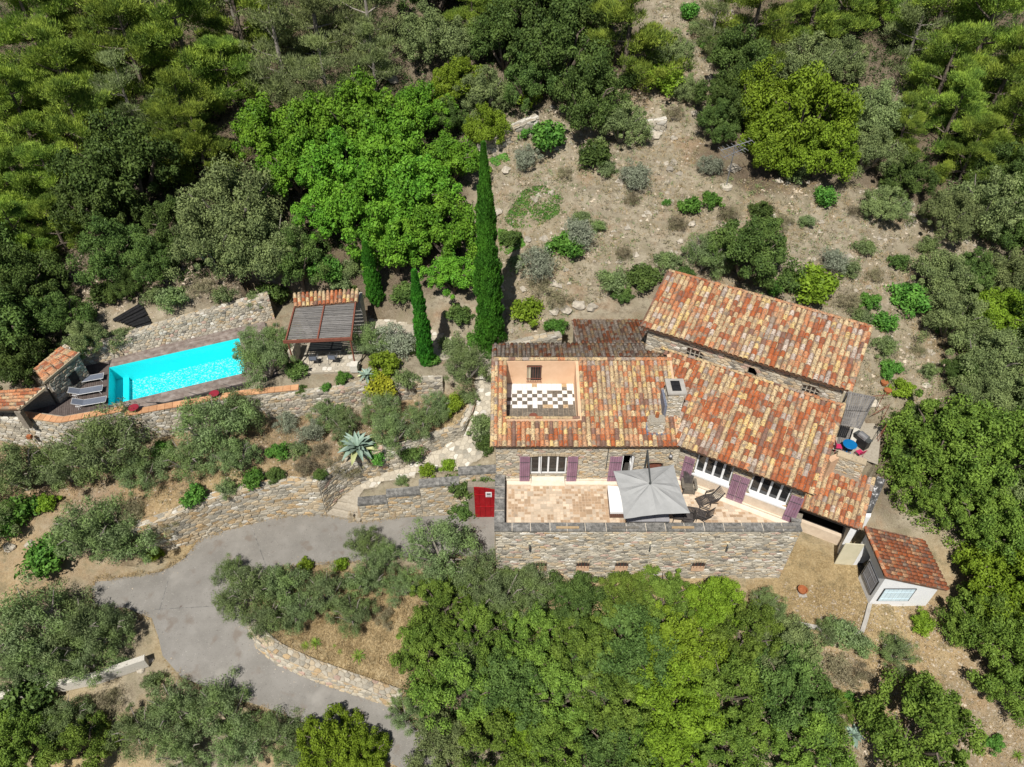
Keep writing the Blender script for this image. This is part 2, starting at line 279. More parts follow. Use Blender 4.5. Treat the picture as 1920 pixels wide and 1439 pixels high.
# ------------------------------------------------------------------ object helpers
def props(o, label=None, cat=None, group=None, kind=None):
    if label: o['label'] = label
    if cat: o['category'] = cat
    if group: o['group'] = group
    if kind: o['kind'] = kind
    return o
def thing(name, loc, label, cat, group=None, rz=0.0):
    o = bpy.data.objects.new(name, None); COL.objects.link(o)
    o.empty_display_size = 0.3
    o.location = loc; o.rotation_euler = (0, 0, rz)
    return props(o, label, cat, group, 'thing')
def world_of(o):
    m = Matrix.LocRotScale(o.location, o.rotation_euler, o.scale)
    while o.parent:
        o = o.parent; m = Matrix.LocRotScale(o.location, o.rotation_euler, o.scale) @ m
    return m
class MB:
    def __init__(s): s.v = []; s.f = []; s.m = []; s.ms = []
    def mi(s, m):
        m = M[m] if isinstance(m, str) else m
        if m not in s.ms: s.ms.append(m)
        return s.ms.index(m)
    def add(s, vs, fs, m):
        k = len(s.v); i = s.mi(m)
        s.v += [tuple(v) for v in vs]; s.f += [tuple(a + k for a in f) for f in fs]; s.m += [i] * len(fs)
        return s
    def box(s, c, d, m, Rm=None):
        c = Vector(c); h = [x / 2 for x in d]; vs = []
        for z in (-1, 1):
            for x, y in ((-1, -1), (1, -1), (1, 1), (-1, 1)):
                v = Vector((x * h[0], y * h[1], z * h[2])); vs.append(c + (Rm @ v if Rm else v))
        return s.add(vs, [(3, 2, 1, 0), (4, 5, 6, 7), (0, 1, 5, 4), (1, 2, 6, 5), (2, 3, 7, 6), (3, 0, 4, 7)], m)
    def prism(s, lo, hi, m):
        n = len(lo); return s.add(list(lo) + list(hi), [tuple(range(n))[::-1], tuple(range(n, 2 * n))] + [(i, (i + 1) % n, n + (i + 1) % n, n + i) for i in range(n)], m)
    def bar(s, p, q, w, h, m, up=(0, 0, 1)):
        p, q = Vector(p), Vector(q); d = (q - p); L = d.length; d.normalize(); u = Vector(up)
        if abs(d.dot(u)) > 0.98: u = Vector((0, 1, 0))
        x = d.cross(u).normalized(); z = x.cross(d)
        return s.box((p + q) / 2, (w, L, h), m, Matrix((x, d, z)).transposed())
    def tube(s, pts, rr, m, n=8, caps=True):
        pts = [Vector(p) for p in pts]; rr = rr if isinstance(rr, (list, tuple)) else [rr] * len(pts)
        vs = []; fs = []
        for i, p in enumerate(pts):
            d = (pts[min(i + 1, len(pts) - 1)] - pts[max(i - 1, 0)]).normalized()
            u = Vector((0, 0, 1)) if abs(d.z) < 0.9 else Vector((0, 1, 0))
            x = d.cross(u).normalized(); y = x.cross(d)
            vs += [p + (x * math.cos(a) + y * math.sin(a)) * rr[i] for a in (2 * math.pi * k / n for k in range(n))]
        for i in range(len(pts) - 1):
            fs += [(i * n + k, i * n + (k + 1) % n, (i + 1) * n + (k + 1) % n, (i + 1) * n + k) for k in range(n)]
        if caps: fs += [tuple(range(n))[::-1], tuple(range((len(pts) - 1) * n, len(pts) * n))]
        return s.add(vs, fs, m)
    def lathe(s, c, prof, m, n=16):
        c = Vector(c); vs = []; fs = []
        for r, z in prof: vs += [c + Vector((r * math.cos(2 * math.pi * k / n), r * math.sin(2 * math.pi * k / n), z)) for k in range(n)]
        for i in range(len(prof) - 1):
            fs += [(i * n + k, i * n + (k + 1) % n, (i + 1) * n + (k + 1) % n, (i + 1) * n + k) for k in range(n)]
        fs += [tuple(range(n))[::-1], tuple(range((len(prof) - 1) * n, len(prof) * n))]
        return s.add(vs, fs, m)
    def mesh(s, name, inv=None):
        me = bpy.data.meshes.new(name)
        vs = [inv @ Vector(v) for v in s.v] if inv else s.v
        me.from_pydata(vs, [], s.f)
        for m in s.ms: me.materials.append(m)
        me.polygons.foreach_set('material_index', s.m)
        return me
    def build(s, name, parent=None, world=True, **k):
        inv = world_of(parent).inverted() if (parent and world) else None
        o = bpy.data.objects.new(name, s.mesh(name, inv)); COL.objects.link(o)
        if parent: o.parent = parent
        return props(o, **k)
def copy_tree(o, parent=None):
    c = o.copy(); COL.objects.link(c); c.parent = parent
    for ch in list(o.children): copy_tree(ch, c)
    return c
def npmesh(name, V, nper, mats, midx=None, smooth=False):
    """V: (faces*nper, 3) loose polygons"""
    me = bpy.data.meshes.new(name); n = len(V); nf = n // nper
    me.vertices.add(n); me.vertices.foreach_set('co', np.asarray(V, dtype=np.float32).ravel())
    me.loops.add(n); me.loops.foreach_set('vertex_index', np.arange(n, dtype=np.int32))
    me.polygons.add(nf); me.polygons.foreach_set('loop_start', np.arange(0, n, nper, dtype=np.int32))
    me.polygons.foreach_set('loop_total', np.full(nf, nper, dtype=np.int32))
    for m in mats: me.materials.append(m)
    if midx is not None: me.polygons.foreach_set('material_index', np.asarray(midx, dtype=np.int32))
    me.update(calc_edges=True); return me
def inpoly(x, y, poly):
    x = np.asarray(x, dtype=float); y = np.asarray(y, dtype=float); r = np.zeros(x.shape, bool); n = len(poly)
    for i in range(n):
        x0, y0 = poly[i][0], poly[i][1]; x1, y1 = poly[(i + 1) % n][0], poly[(i + 1) % n][1]
        if y0 == y1: continue
        c = ((y0 > y) != (y1 > y)) & (x < (x1 - x0) * (y - y0) / (y1 - y0) + x0); r ^= c
    return r

# ------------------------------------------------------------------ the lie of the land
class RBF:
    def __init__(s, pts):
        P = np.array(pts, float); s.P = P[:, :2]; n = len(P)
        D = np.linalg.norm(s.P[:, None] - s.P[None], axis=2)
        A = np.zeros((n + 3, n + 3)); A[:n, :n] = -D; A[:n, n] = 1; A[:n, n + 1:] = s.P; A[n:, :n] = A[:n, n:].T
        s.w = np.linalg.solve(A, np.concatenate([P[:, 2], [0, 0, 0]]))
    def __call__(s, x, y):
        x = np.asarray(x, float); y = np.asarray(y, float); o = s.w[-3] + s.w[-2] * x + s.w[-1] * y
        for (a, b), w in zip(s.P, s.w): o = o - w * np.hypot(x - a, y - b)
        return o
ctrl = []
for X in (-62, -45, -30, -15): ctrl += [(X, Y, 2.2 + 0.40 * (Y - 37) + 0.6 * math.sin(X * .3 + Y)) for Y in (39, 47, 58, 75, 100)]
for X in (2, 15, 28, 45, 62): ctrl += [(X, Y, -10.8 + 0.40 * Y + 0.5 * math.sin(X * .4 + Y)) for Y in (38, 47, 58, 75, 100)]
ctrl += [(-12, 33, .6), (-8, 36.5, 1.6), (-3, 35.5, 1.3), (0, 36, 2.3), (-14, 36, 1.5), (18, 32.5, 3.0), (24, 33, 2.6), (34, 32, 2.2), (45, 30, 1.0),
         (-32, 35, 1.5), (-35, 30, 0), (-31, 27, -1.2), (-24, 26, -1.2), (-12, 28, -1.0), (-6, 27.5, -.8), (-30, 24, -2.6), (-29, 21, -3.6),
         (-17, 22, -4), (-10, 24, -3.9), (-22, 20, -4.1), (-9, 20, -3.8), (-7, 17.5, -4.2), (-25, 16.5, -5.2), (-18, 14.5, -6.0), (-10, 12.5, -7.2),
         (0, 18.5, -4.4), (0, 14, -6.5), (0, 10, -8.5), (10, 18.3, -4.1), (10, 14, -6), (10, 9, -8.5), (18, 17, -4.3), (20, 14, -5.5), (22, 10, -7.5),
         (28, 18, -4), (30, 24, -1.5), (28, 28, .6), (24, 26, -1.0), (21.5, 24, -2.6), (21.5, 27.5, .3), (20, 21.5, -3.7), (-30, 12, -7), (42, 15, -5), (42, 24, -1.5), (-42, 20, -4), (-42, 28, -.5),
         (55, 5, -9), (-55, 5, -10), (0, 3, -11), (19.5, 29, 1.6)]
base_h = RBF(ctrl)
def W2(l): return [at(*p) for p in l]

ROAD = W2([(940, 962, -3.6), (820, 968, -3.8), (720, 974, -3.9), (677, 980, -3.9), (615, 966, -3.9), (560, 965, -3.9), (480, 977, -3.9), (416, 997, -3.9), (372, 1014, -3.9), (345, 1048, -3.95), (300, 1073, -4),
           (235, 1082, -4), (180, 1088, -4.05), (170, 1110, -4.1), (174, 1138, -4.15), (235, 1140, -4.2), (285, 1160, -4.25), (297, 1195, -4.35), (305, 1230, -4.6), (340, 1270, -4.9), (420, 1303, -5.2),
           (520, 1335, -5.6), (640, 1385, -6.1), (760, 1445, -6.6), (840, 1445, -6.8), (790, 1370, -6.3), (735, 1316, -6), (650, 1290, -5.5), (580, 1265, -5.1), (520, 1237, -4.75), (487, 1210, -4.5),
           (473, 1182, -4.35), (455, 1140, -4.15), (455, 1100, -4.05), (520, 1066, -3.95), (620, 1058, -3.9), (740, 1056, -3.9), (830, 1058, -3.9), (945, 1060, -3.85)])
ROAD[-1].x = ROAD[0].x = -0.85
road_h = RBF([tuple(p) for p in ROAD] + [tuple(at(*p)) for p in ((560, 1010, -3.9), (380, 1100, -4.05), (400, 1200, -4.5), (560, 1300, -5.4))])
PATH = W2([(615, 966, -3.9), (677, 978, -3.9), (677, 950, -3.5), (680, 932, -3.0), (735, 916, -2.7), (790, 904, -2.3), (862, 886, -1.6), (905, 858, -1.1), (926, 840, -0.9), (926, 700, 0.0), (926, 672, 0.1), (900, 655, 0.2), (850, 632, 0.4),
           (800, 615, 0.5), (740, 600, 0.6), (690, 597, 0.6), (700, 625, 0.6), (745, 640, 0.6), (790, 655, 0.5), (815, 676, 0.4), (855, 680, 0.2), (885, 708, -0.05), (893, 752, -0.4), (885, 783, -0.7), (868, 820, -1.2), (825, 843, -1.7), (754, 877, -2.4), (731, 885, -2.6), (677, 908, -3.0), (640, 935, -3.5)])
path_h = RBF([tuple(p) for p in PATH])
POOL_Z = 0.75
GARDEN = W2([(276, 979, -1.5), (349, 958, -1.2), (406, 937, -1.0), (458, 922, -1.0), (500, 918, -1.0), (597, 905, -1.0), (640, 893, -1.0), (685, 880, -.9), (727, 843, -.6), (768, 828, -.6), (820, 812, -.6), (852, 800, -.5), (876, 786, -.4), (884, 760, -.2), (880, 735, 0), (820, 735, -.5),
             (790, 744, -.9), (700, 755, -1.0), (638, 768, -1.0), (506, 786, -1.1), (470, 790, -1.1), (330, 815, -1.2), (232, 826, -1.2), (112, 850, -1.3), (0, 832, -1.4), (-80, 832, -1.5), (-80, 930, -2.4), (100, 940, -2.2), (200, 960, -2.0)])
gard_h = RBF([tuple(p) for p in GARDEN])
UPPER = W2([(470, 748, .6), (553, 740, .6), (620, 733, .6), (688, 727, .6), (756, 717, .55), (812, 703, .5), (860, 712, 0.3), (880, 732, 0.0), (886, 714, 0), (850, 690, .3), (800, 660, .5), (740, 630, .6), (690, 580, .7), (560, 560, .7), (470, 560, .7), (450, 640, .7)])
up_h = RBF([tuple(p) for p in UPPER])
# the pool terrace
PO = at(203, 760, POOL_Z); PA = R(21.5)
pu = Vector((math.cos(PA), math.sin(PA), 0)); pv = Vector((-math.sin(PA), math.cos(PA), 0)); PLEN, PWID = 7.75, 3.55
def pool(a, b, z=POOL_Z): return Vector((PO.x, PO.y, z)) + pu * a + pv * b
DECK = W2([(20, 776, POOL_Z), (40, 778, POOL_Z), (112, 786, POOL_Z), (232, 763, POOL_Z)]) + [pool(9.8, -0.9), pool(9.8, 4.7), pool(-1, 4.6), pool(-4.6, 3.9)]
ISLE = [(-14.3, 19.5, -3.95), (-13.3, 18.2, -4.0), (-11.8, 16.95, -4.25), (-10.1, 16.35, -4.6), (-8.3, 15.85, -5.0), (-6, 15.35, -5.55), (-4.5, 14.2, -5.9), (-3, 15.5, -5.3), (-3, 19, -4.2), (-3, 21.75, -3.98), (-10, 21.75, -3.98), (-12.8, 21.55, -4.02), (-14.4, 20.5, -4.04)]
isle_h = RBF(ISLE)
# outlines of the buildings
BE = R(28); ub = Vector((math.cos(BE), -math.sin(BE), 0)); vb = Vector((math.sin(BE), math.cos(BE), 0))
EB = Vector((14.35, 21.1, 3.07))            # right eave corner of the wing's roof
CW = Vector((8.7, 24.84, 0))                  # where the wing's front wall meets the main block
EC = at(1591, 733, 5.95)               # right eave corner of the upper house
def wb(s, d=0.0, z=0.0): return CW + ub * s - vb * d + Vector((0, 0, z))
AX0, AX1, AY0, AY1 = -0.85, 8.7, 24.56, 31.2
EDGE_R = 14.45
TERR = [(AX0, 20.95), (EDGE_R, 20.95), (15.2, 22.3)]
YARD = [(AX0 - 1, 21.1), (EDGE_R - .3, 21.1), (15.8, 24.4), (19.4, 22.2), (19.9, 18.6), (18.6, 17.3), (15, 17.6), (AX0 - 1, 18.6)]
PATIO = [EB + vb * 6.15 - ub * .3, EB + vb * 6.15 + ub * 2.9, EB + vb * 9.4 + ub * 2.7, EB + vb * 9.4 - ub * .3]
HOUSE = [(AX0 + .2, 21.15), (EDGE_R - .2, 21.15)] + [tuple((EB + ub * a + vb * b).xy) for a, b in ((-.2, .6), (-.2, 5.2))] + [(16.4, 26.0), (9, 29.8), (8.9, 35), (3, 35), (3, 31.0), (AX0 + .2, 31.0)]
UHOUSE = [tuple((EC + ub * a + vb * b).xy) for a, b in ((-.4, .6), (-.4, 3.7), (-10.3, 3.7), (-10.3, .6))]
ANNEX = [tuple((EB + ub * a + vb * b).xy) for a, b in ((-.25, 2.6), (3.3, 2.6), (3.3, 6.1), (-.25, 6.1))]
zones = [(ISLE, isle_h), (YARD, lambda x, y: -3.9 + 0 * x), (GARDEN, gard_h), (UPPER, up_h), ([p.xy for p in DECK], lambda x, y: POOL_Z - .09 + 0 * x),
         (PATH, lambda x, y: path_h(x, y) - .10), (ROAD, lambda x, y: road_h(x, y) - .10), ([p.xy for p in PATIO], lambda x, y: 0.5 + 0 * x),
         ([pool(-.45, -.4).xy, pool(PLEN + .4, -.4).xy, pool(PLEN + .4, PWID + .4).xy, pool(-.45, PWID + .4).xy], lambda x, y: -1.3 + 0 * x),
         (HOUSE, lambda x, y: -.6 + 0 * x), (UHOUSE, lambda x, y: 1 + 0 * x), (ANNEX, lambda x, y: -3.95 + 0 * x)]
GX0, GX1, GY0, GY1, GS = -60.0, 60.0, 6.0, 92.0, 0.25
gx = np.arange(GX0, GX1 + .01, GS); gy = np.arange(GY0, GY1 + .01, GS)
XX, YY = np.meshgrid(gx, gy)
def rough_noise(x, y):
    o = 0 * x
    for k, (f, a) in enumerate(((0.23, .28), (0.61, .14), (1.37, .07), (2.9, .035))):
        for j in range(3):
            t = 1.3 * k + 2.1 * j + .7; o = o + a * np.sin(f * (x * math.cos(t) + y * math.sin(t)) + 5.1 * k + 1.7 * j) / 1.7
    return o
HH = base_h(XX, YY); open_ = np.ones(XX.shape)
inz = np.zeros(XX.shape, bool)
for poly, f in zones: inz |= inpoly(XX, YY, [(p[0], p[1]) for p in poly])
HH = HH + rough_noise(XX, YY) * np.where(inz, 0, 1) * np.clip((YY - 30) / 12 + .35, .35, 1.2)
for k, (poly, f) in enumerate(zones):
    mk = inpoly(XX, YY, [(p[0], p[1]) for p in poly])
    HH[mk] = f(XX[mk], YY[mk])
def h(x, y):
    fx = min(max((x - GX0) / GS, 0), len(gx) - 1.001); fy = min(max((y - GY0) / GS, 0), len(gy) - 1.001)
    i, j = int(fx), int(fy); a, b = fx - i, fy - j
    return float((HH[j, i] * (1 - a) + HH[j, i + 1] * a) * (1 - b) + (HH[j + 1, i] * (1 - a) + HH[j + 1, i + 1] * a) * b)
def ground(px, py, up=0.0):
    d = ray(px, py); t = 20.0
    while t < 160:
        p = CAM + d * t
        if p.z <= h(p.x, p.y) + up: break
        t += 0.1
    p = CAM + d * t
    return Vector((p.x, p.y, h(p.x, p.y)))

NOUP = inpoly(XX, YY, [(p[0], p[1]) for p in PATH]) | inpoly(XX, YY, [(p[0], p[1]) for p in ROAD])
def cut(pts, thick=.4, front=.75):
    """keeps the ground below a wall's foot in front of it and below its top behind it"""
    for (x0, y0, f0, t0), (x1, y1, f1, t1) in zip(pts, pts[1:]):
        L = math.hypot(x1 - x0, y1 - y0); dx, dy = (x1 - x0) / L, (y1 - y0) / L
        s = (XX - x0) * dx + (YY - y0) * dy; d = (XX - x0) * dy - (YY - y0) * dx; k = np.clip(s / L, 0, 1)
        m = (s > -.75) & (s < L + .75) & (d > -.12) & (d < front); HH[m] = np.minimum(HH[m], (f0 + (f1 - f0) * k - .06)[m])
        m = (s > -.1) & (s < L + .1) & (d <= -.12) & (d > -thick - .3); HH[m] = np.minimum(HH[m], (t0 + (t1 - t0) * k - .06)[m])
        m = (s > -.05) & (s < L + .05) & (d <= -thick + .1) & (d > -thick - .5) & ~NOUP; HH[m] = np.maximum(HH[m], (t0 + (t1 - t0) * k - .35)[m])

# ------------------------------------------------------------------ terrain
def project(X, Y, Z):
    dz = CAMH - Z; d = Y * math.cos(PITCH) + dz * math.sin(PITCH); u = Y * math.sin(PITCH) - dz * math.cos(PITCH)
    return 960 + FPX * X / d, 719.5 - FPX * u / d
def make_terrain():
    ex = lambda lo, hi: ([lo - 340, lo - 160, lo - 70, lo - 25], [hi + 25, hi + 70, hi + 160, hi + 340])
    lx, rx_ = ex(GX0, GX1); ly, ry = ex(GY0, GY1)
    xs = np.concatenate([lx, gx, rx_]); ys = np.concatenate([ly, gy, ry])
    H = np.zeros((len(ys), len(xs))); ii = np.clip(np.arange(len(xs)) - 4, 0, len(gx) - 1); jj = np.clip(np.arange(len(ys)) - 4, 0, len(gy) - 1)
    H = HH[np.ix_(jj, ii)]
    X, Y = np.meshgrid(xs, ys)
    far = np.maximum(0, Y - GY1) * .12 + np.minimum(0, Y - GY0) * .25; H = H + far
    n, m = X.shape
    V = np.stack([X, Y, H], -1).reshape(-1, 3)
    idx = np.arange(n * m).reshape(n, m)
    F = np.stack([idx[:-1, :-1], idx[:-1, 1:], idx[1:, 1:], idx[1:, :-1]], -1).reshape(-1, 4)
    me = bpy.data.meshes.new('hillside'); me.vertices.add(len(V)); me.vertices.foreach_set('co', V.astype(np.float32).ravel())
    me.loops.add(F.size); me.loops.foreach_set('vertex_index', F.astype(np.int32).ravel())
    me.polygons.add(len(F)); me.polygons.foreach_set('loop_start', np.arange(0, F.size, 4, dtype=np.int32)); me.polygons.foreach_set('loop_total', np.full(len(F), 4, dtype=np.int32))
    me.materials.append(M['ground']); me.update(calc_edges=True)
    me.polygons.foreach_set('use_smooth', np.ones(len(F), bool))
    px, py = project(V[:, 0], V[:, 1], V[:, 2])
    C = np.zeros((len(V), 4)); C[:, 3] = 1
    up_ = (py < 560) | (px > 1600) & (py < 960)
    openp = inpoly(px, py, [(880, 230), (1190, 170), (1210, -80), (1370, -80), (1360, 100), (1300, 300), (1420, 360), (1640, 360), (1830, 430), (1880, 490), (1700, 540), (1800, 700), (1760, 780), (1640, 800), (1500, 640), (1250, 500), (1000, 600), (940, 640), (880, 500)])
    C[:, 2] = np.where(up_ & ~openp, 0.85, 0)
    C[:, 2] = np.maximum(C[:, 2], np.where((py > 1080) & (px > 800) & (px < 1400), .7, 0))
    garden = inpoly(px, py, [(-200, 800), (480, 770), (640, 740), (890, 700), (890, 800), (690, 900), (300, 980), (-200, 960)])
    C[:, 0] = np.where(garden, 0.75, 0)
    C[:, 0] = np.maximum(C[:, 0], np.where(inpoly(px, py, [(-300, 1000), (250, 1000), (240, 1130), (-300, 1150)]), .55, 0))
    C[:, 0] = np.maximum(C[:, 0], np.where((px > 1500) & (py > 1090), .45, 0))
    st = inpoly(V[:, 0], V[:, 1], YARD) | inpoly(px, py, [(470, 1060), (800, 1060), (800, 1300), (470, 1180)])
    C[:, 1] = np.where(st, .9, np.where(garden | (py > 1000), .35, 0.05))
    k = np.where(st)[0]; C[k, 0] = 0.1; C[k, 2] = 0
    G = C[:, :3].reshape(n, m, 3)
    nz = (rough_noise(X * 2.3, Y * 2.3) * 2.0)[..., None]
    for _ in range(10):
        Q = np.pad(G, ((1, 1), (1, 1), (0, 0)), mode='edge'); G = (Q[:-2, 1:-1] + Q[2:, 1:-1] + Q[1:-1, :-2] + Q[1:-1, 2:] + G * 2) / 6
    edge = 1 - np.abs(G * 2 - 1); G = np.clip(G + nz * np.clip(edge, 0, 1) * .8 * (G > .02), 0, 1)
    C[:, :3] = G.reshape(-1, 3)
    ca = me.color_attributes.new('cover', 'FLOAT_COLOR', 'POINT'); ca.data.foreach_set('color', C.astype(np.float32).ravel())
    o = bpy.data.objects.new('hillside', me); COL.objects.link(o); props(o, kind='structure', label='dry terraced hillside of straw, red earth and limestone rubble')
def drape(poly, hf, name, m, off=0.004, step=0.5):
    """a sheet that follows the ground inside an outline"""
    from mathutils.geometry import delaunay_2d_cdt
    vv, _, ff, *_ = delaunay_2d_cdt([Vector((p[0], p[1])) for p in poly], [], [list(range(len(poly)))], 1, 1e-5)
    bm = bmesh.new(); bv = [bm.verts.new((v.x, v.y, 0)) for v in vv]
    for f in ff: bm.faces.new([bv[i] for i in f])
    xs = [p[0] for p in poly]; ys = [p[1] for p in poly]
    for ax, lo, hi in ((0, min(xs), max(xs)), (1, min(ys), max(ys))):
        t = lo + step
        while t < hi:
            co = (t, 0, 0) if ax == 0 else (0, t, 0); no = (1, 0, 0) if ax == 0 else (0, 1, 0)
            bmesh.ops.bisect_plane(bm, geom=bm.verts[:] + bm.edges[:] + bm.faces[:], plane_co=co, plane_no=no)
            t += step
    X = np.array([v.co.x for v in bm.verts]); Y = np.array([v.co.y for v in bm.verts]); Z = hf(X, Y) + off
    for v, z in zip(bm.verts, Z): v.co.z = z
    bmesh.ops.recalc_face_normals(bm, faces=bm.faces[:])
    me = bpy.data.meshes.new(name); bm.to_mesh(me); bm.free(); me.materials.append(M[m])
    for p in me.polygons: p.use_smooth = True
    o = bpy.data.objects.new(name, me); COL.objects.link(o); return o
o = drape(ROAD, road_h, 'driveway', 'asphalt', 0.02); props(o, kind='structure', label='grey asphalt driveway curving round an olive bed')
# pale edge of worn mortar along the drive
o = drape(PATH, path_h, 'footpath', 'mortar_pale', 0.01); props(o, kind='structure', label='footpath of crazy paving climbing to the pool house')

# ------------------------------------------------------------------ stones
def clip(poly, a, b, c):
    out = []; n = len(poly)
    for i in range(n):
        p, q = poly[i], poly[(i + 1) % n]; dp = a * p[0] + b * p[1] - c; dq = a * q[0] + b * q[1] - c
        if dp <= 0: out.append(p)
        if dp * dq < 0:
            t = dp / (dp - dq); out.append((p[0] + (q[0] - p[0]) * t, p[1] + (q[1] - p[1]) * t))
    return out
def cells(s0, s1, t0, t1, w, hh, jit=0.36, seed=1, skip=None):
    """irregular stone outlines filling a rectangle (a jittered Voronoi net)"""
    r = random.Random(seed); nx = int((s1 - s0) / w) + 3; ny = int((t1 - t0) / hh) + 3
    P = {}
    for j in range(-1, ny):
        sh = r.random()
        for i in range(-1, nx): P[i, j] = (i + .5 * (j % 2) + r.uniform(-jit, jit) , j + r.uniform(-jit, jit) * .8)
    out = []
    for (i, j), p in P.items():
        if i < 0 or j < 0 or i >= nx - 1 or j >= ny - 1: continue
        cs, ct = s0 + p[0] * w, t0 + p[1] * hh
        if skip and skip(cs, ct): continue
        poly = [(p[0] - 1.2, p[1] - 1.1), (p[0] + 1.2, p[1] - 1.1), (p[0] + 1.2, p[1] + 1.1), (p[0] - 1.2, p[1] + 1.1)]
        nb = sorted((((q[0] - p[0]) ** 2 + (q[1] - p[1]) ** 2, q) for q in (P.get((i + a, j + b)) for a in (-2, -1, 0, 1, 2) for b in (-2, -1, 0, 1, 2) if a or b) if q))
        for d2, q in nb:
            if d2 > 6: break
            a, b = q[0] - p[0], q[1] - p[1]; poly = clip(poly, a, b, (q[0] ** 2 + q[1] ** 2 - p[0] ** 2 - p[1] ** 2) / 2)
            if len(poly) < 3: break
        if len(poly) < 3: continue
        poly = [(min(max(s0 + x * w, s0), s1), min(max(t0 + y * hh, t0), t1)) for x, y in poly]
        out.append(poly)
    return out
def area(p): return abs(sum(p[i][0] * p[(i + 1) % len(p)][1] - p[(i + 1) % len(p)][0] * p[i][1] for i in range(len(p)))) / 2
PAL = {'grey': ['stone_grey'] * 12 + ['stone_pale'] * 14 + ['stone_beige'] * 8 + ['stone_dark'] * 2 + ['stone_ochre'] + ['stone_pink'] * 2 + ['stone_white'] * 3,
       'warm': ['stone_beige'] * 7 + ['stone_pale'] * 8 + ['stone_grey'] * 5 + ['stone_ochre'] * 2 + ['stone_pink'],
       'ochre': ['stone_beige'] * 6 + ['stone_pale'] * 6 + ['stone_ochre'] * 3 + ['stone_grey'] * 4 + ['stone_white'],
       'pale': ['stone_pale'] * 6 + ['stone_white'] * 4 + ['stone_beige'] * 2 + ['stone_grey'] * 4,
       'path': ['stone_pale'] * 8 + ['stone_white'] * 2 + ['stone_grey'] * 2, 'dark': ['stone_dark'] * 4 + ['stone_grey'] * 3}
def stones(parent, fmap, polys, pal, cap=120, gap=0.012, proud=0.045, seed=3, name='stone', clampf=None, flat=False):
    """every outline becomes one stone standing proud of its mortar; fmap(s, t, d) -> point"""
    r = random.Random(seed); lst = []
    for p in polys:
        if clampf:
            p = clampf(p)
            if not p: continue
        q = []
        for v in p:
            if not q or math.hypot(v[0] - q[-1][0], v[1] - q[-1][1]) > 0.012: q.append(v)
        if len(q) > 2 and math.hypot(q[0][0] - q[-1][0], q[0][1] - q[-1][1]) <= 0.012: q.pop()
        a = area(q) if len(q) > 2 else 0
        if a < 0.0025: continue
        lst.append((a, q))
    lst.sort(key=lambda x: -x[0])
    inv = world_of(parent).inverted(); rest = MB()
    for k, (a, q) in enumerate(lst):
        cx = sum(v[0] for v in q) / len(q); cy = sum(v[1] for v in q) / len(q)
        d = proud * r.uniform(.45, 1.25); tx, ty = r.uniform(-.25, .25) * d, r.uniform(-.2, .3) * d
        r0, r1 = [], []
        for v in q:
            dx, dy = v[0] - cx, v[1] - cy; L = math.hypot(dx, dy) + 1e-6; g = min(gap, L * .3); b = min(gap + .022, L * .5)
            r0.append((cx + dx * (1 - g / L), cy + dy * (1 - g / L), -.01))
            nx, ny = dx / L, dy / L
            r1.append((cx + dx * (1 - b / L), cy + dy * (1 - b / L), d + nx * tx + ny * ty))
        n = len(q); vs = [fmap(*v) for v in r0 + r1]
        if flat: fs = [tuple(range(n, 2 * n))]
        else: vs.append(fmap(cx, cy, d * 1.18)); fs = [(n + i, n + (i + 1) % n, 2 * n) for i in range(n)]
        fs += [(i, (i + 1) % n, n + (i + 1) % n, n + i) for i in range(n)]
        m = r.choice(PAL[pal]) if isinstance(pal, str) else pal(fmap(cx, cy, 0), r)
        if k < cap:
            o = MB(); o.add(vs, fs, m); c = fmap(cx, cy, 0)
            me = o.mesh(name, Matrix.Translation(-Vector(c))); ob = bpy.data.objects.new(name, me); COL.objects.link(ob)
            ob.parent = parent; ob.location = inv @ Vector(c)
            if inv.to_euler().z: ob.rotation_euler = inv.to_euler()
        else: rest.add(vs, fs, m)
    if rest.v: rest.build(name, parent, kind='stuff')
def openclamp(ops):
    """keeps stones out of window and door openings (s0, s1, t0, t1)"""
    def f(p):
        cx = sum(v[0] for v in p) / len(p); cy = sum(v[1] for v in p) / len(p)
        for a, b, c, d in ops:
            if a < cx < b and c < cy < d: return None
        q = []
        for x, y in p:
            for a, b, c, d in ops:
                if a < x < b and c < y < d:
                    k = min((x - a, 0), (b - x, 1), (y - c, 2), (d - y, 3))[1]
                    if k == 0: x = a
                    elif k == 1: x = b
                    elif k == 2: y = c
                    else: y = d
            q.append((x, y))
        return q
    return f

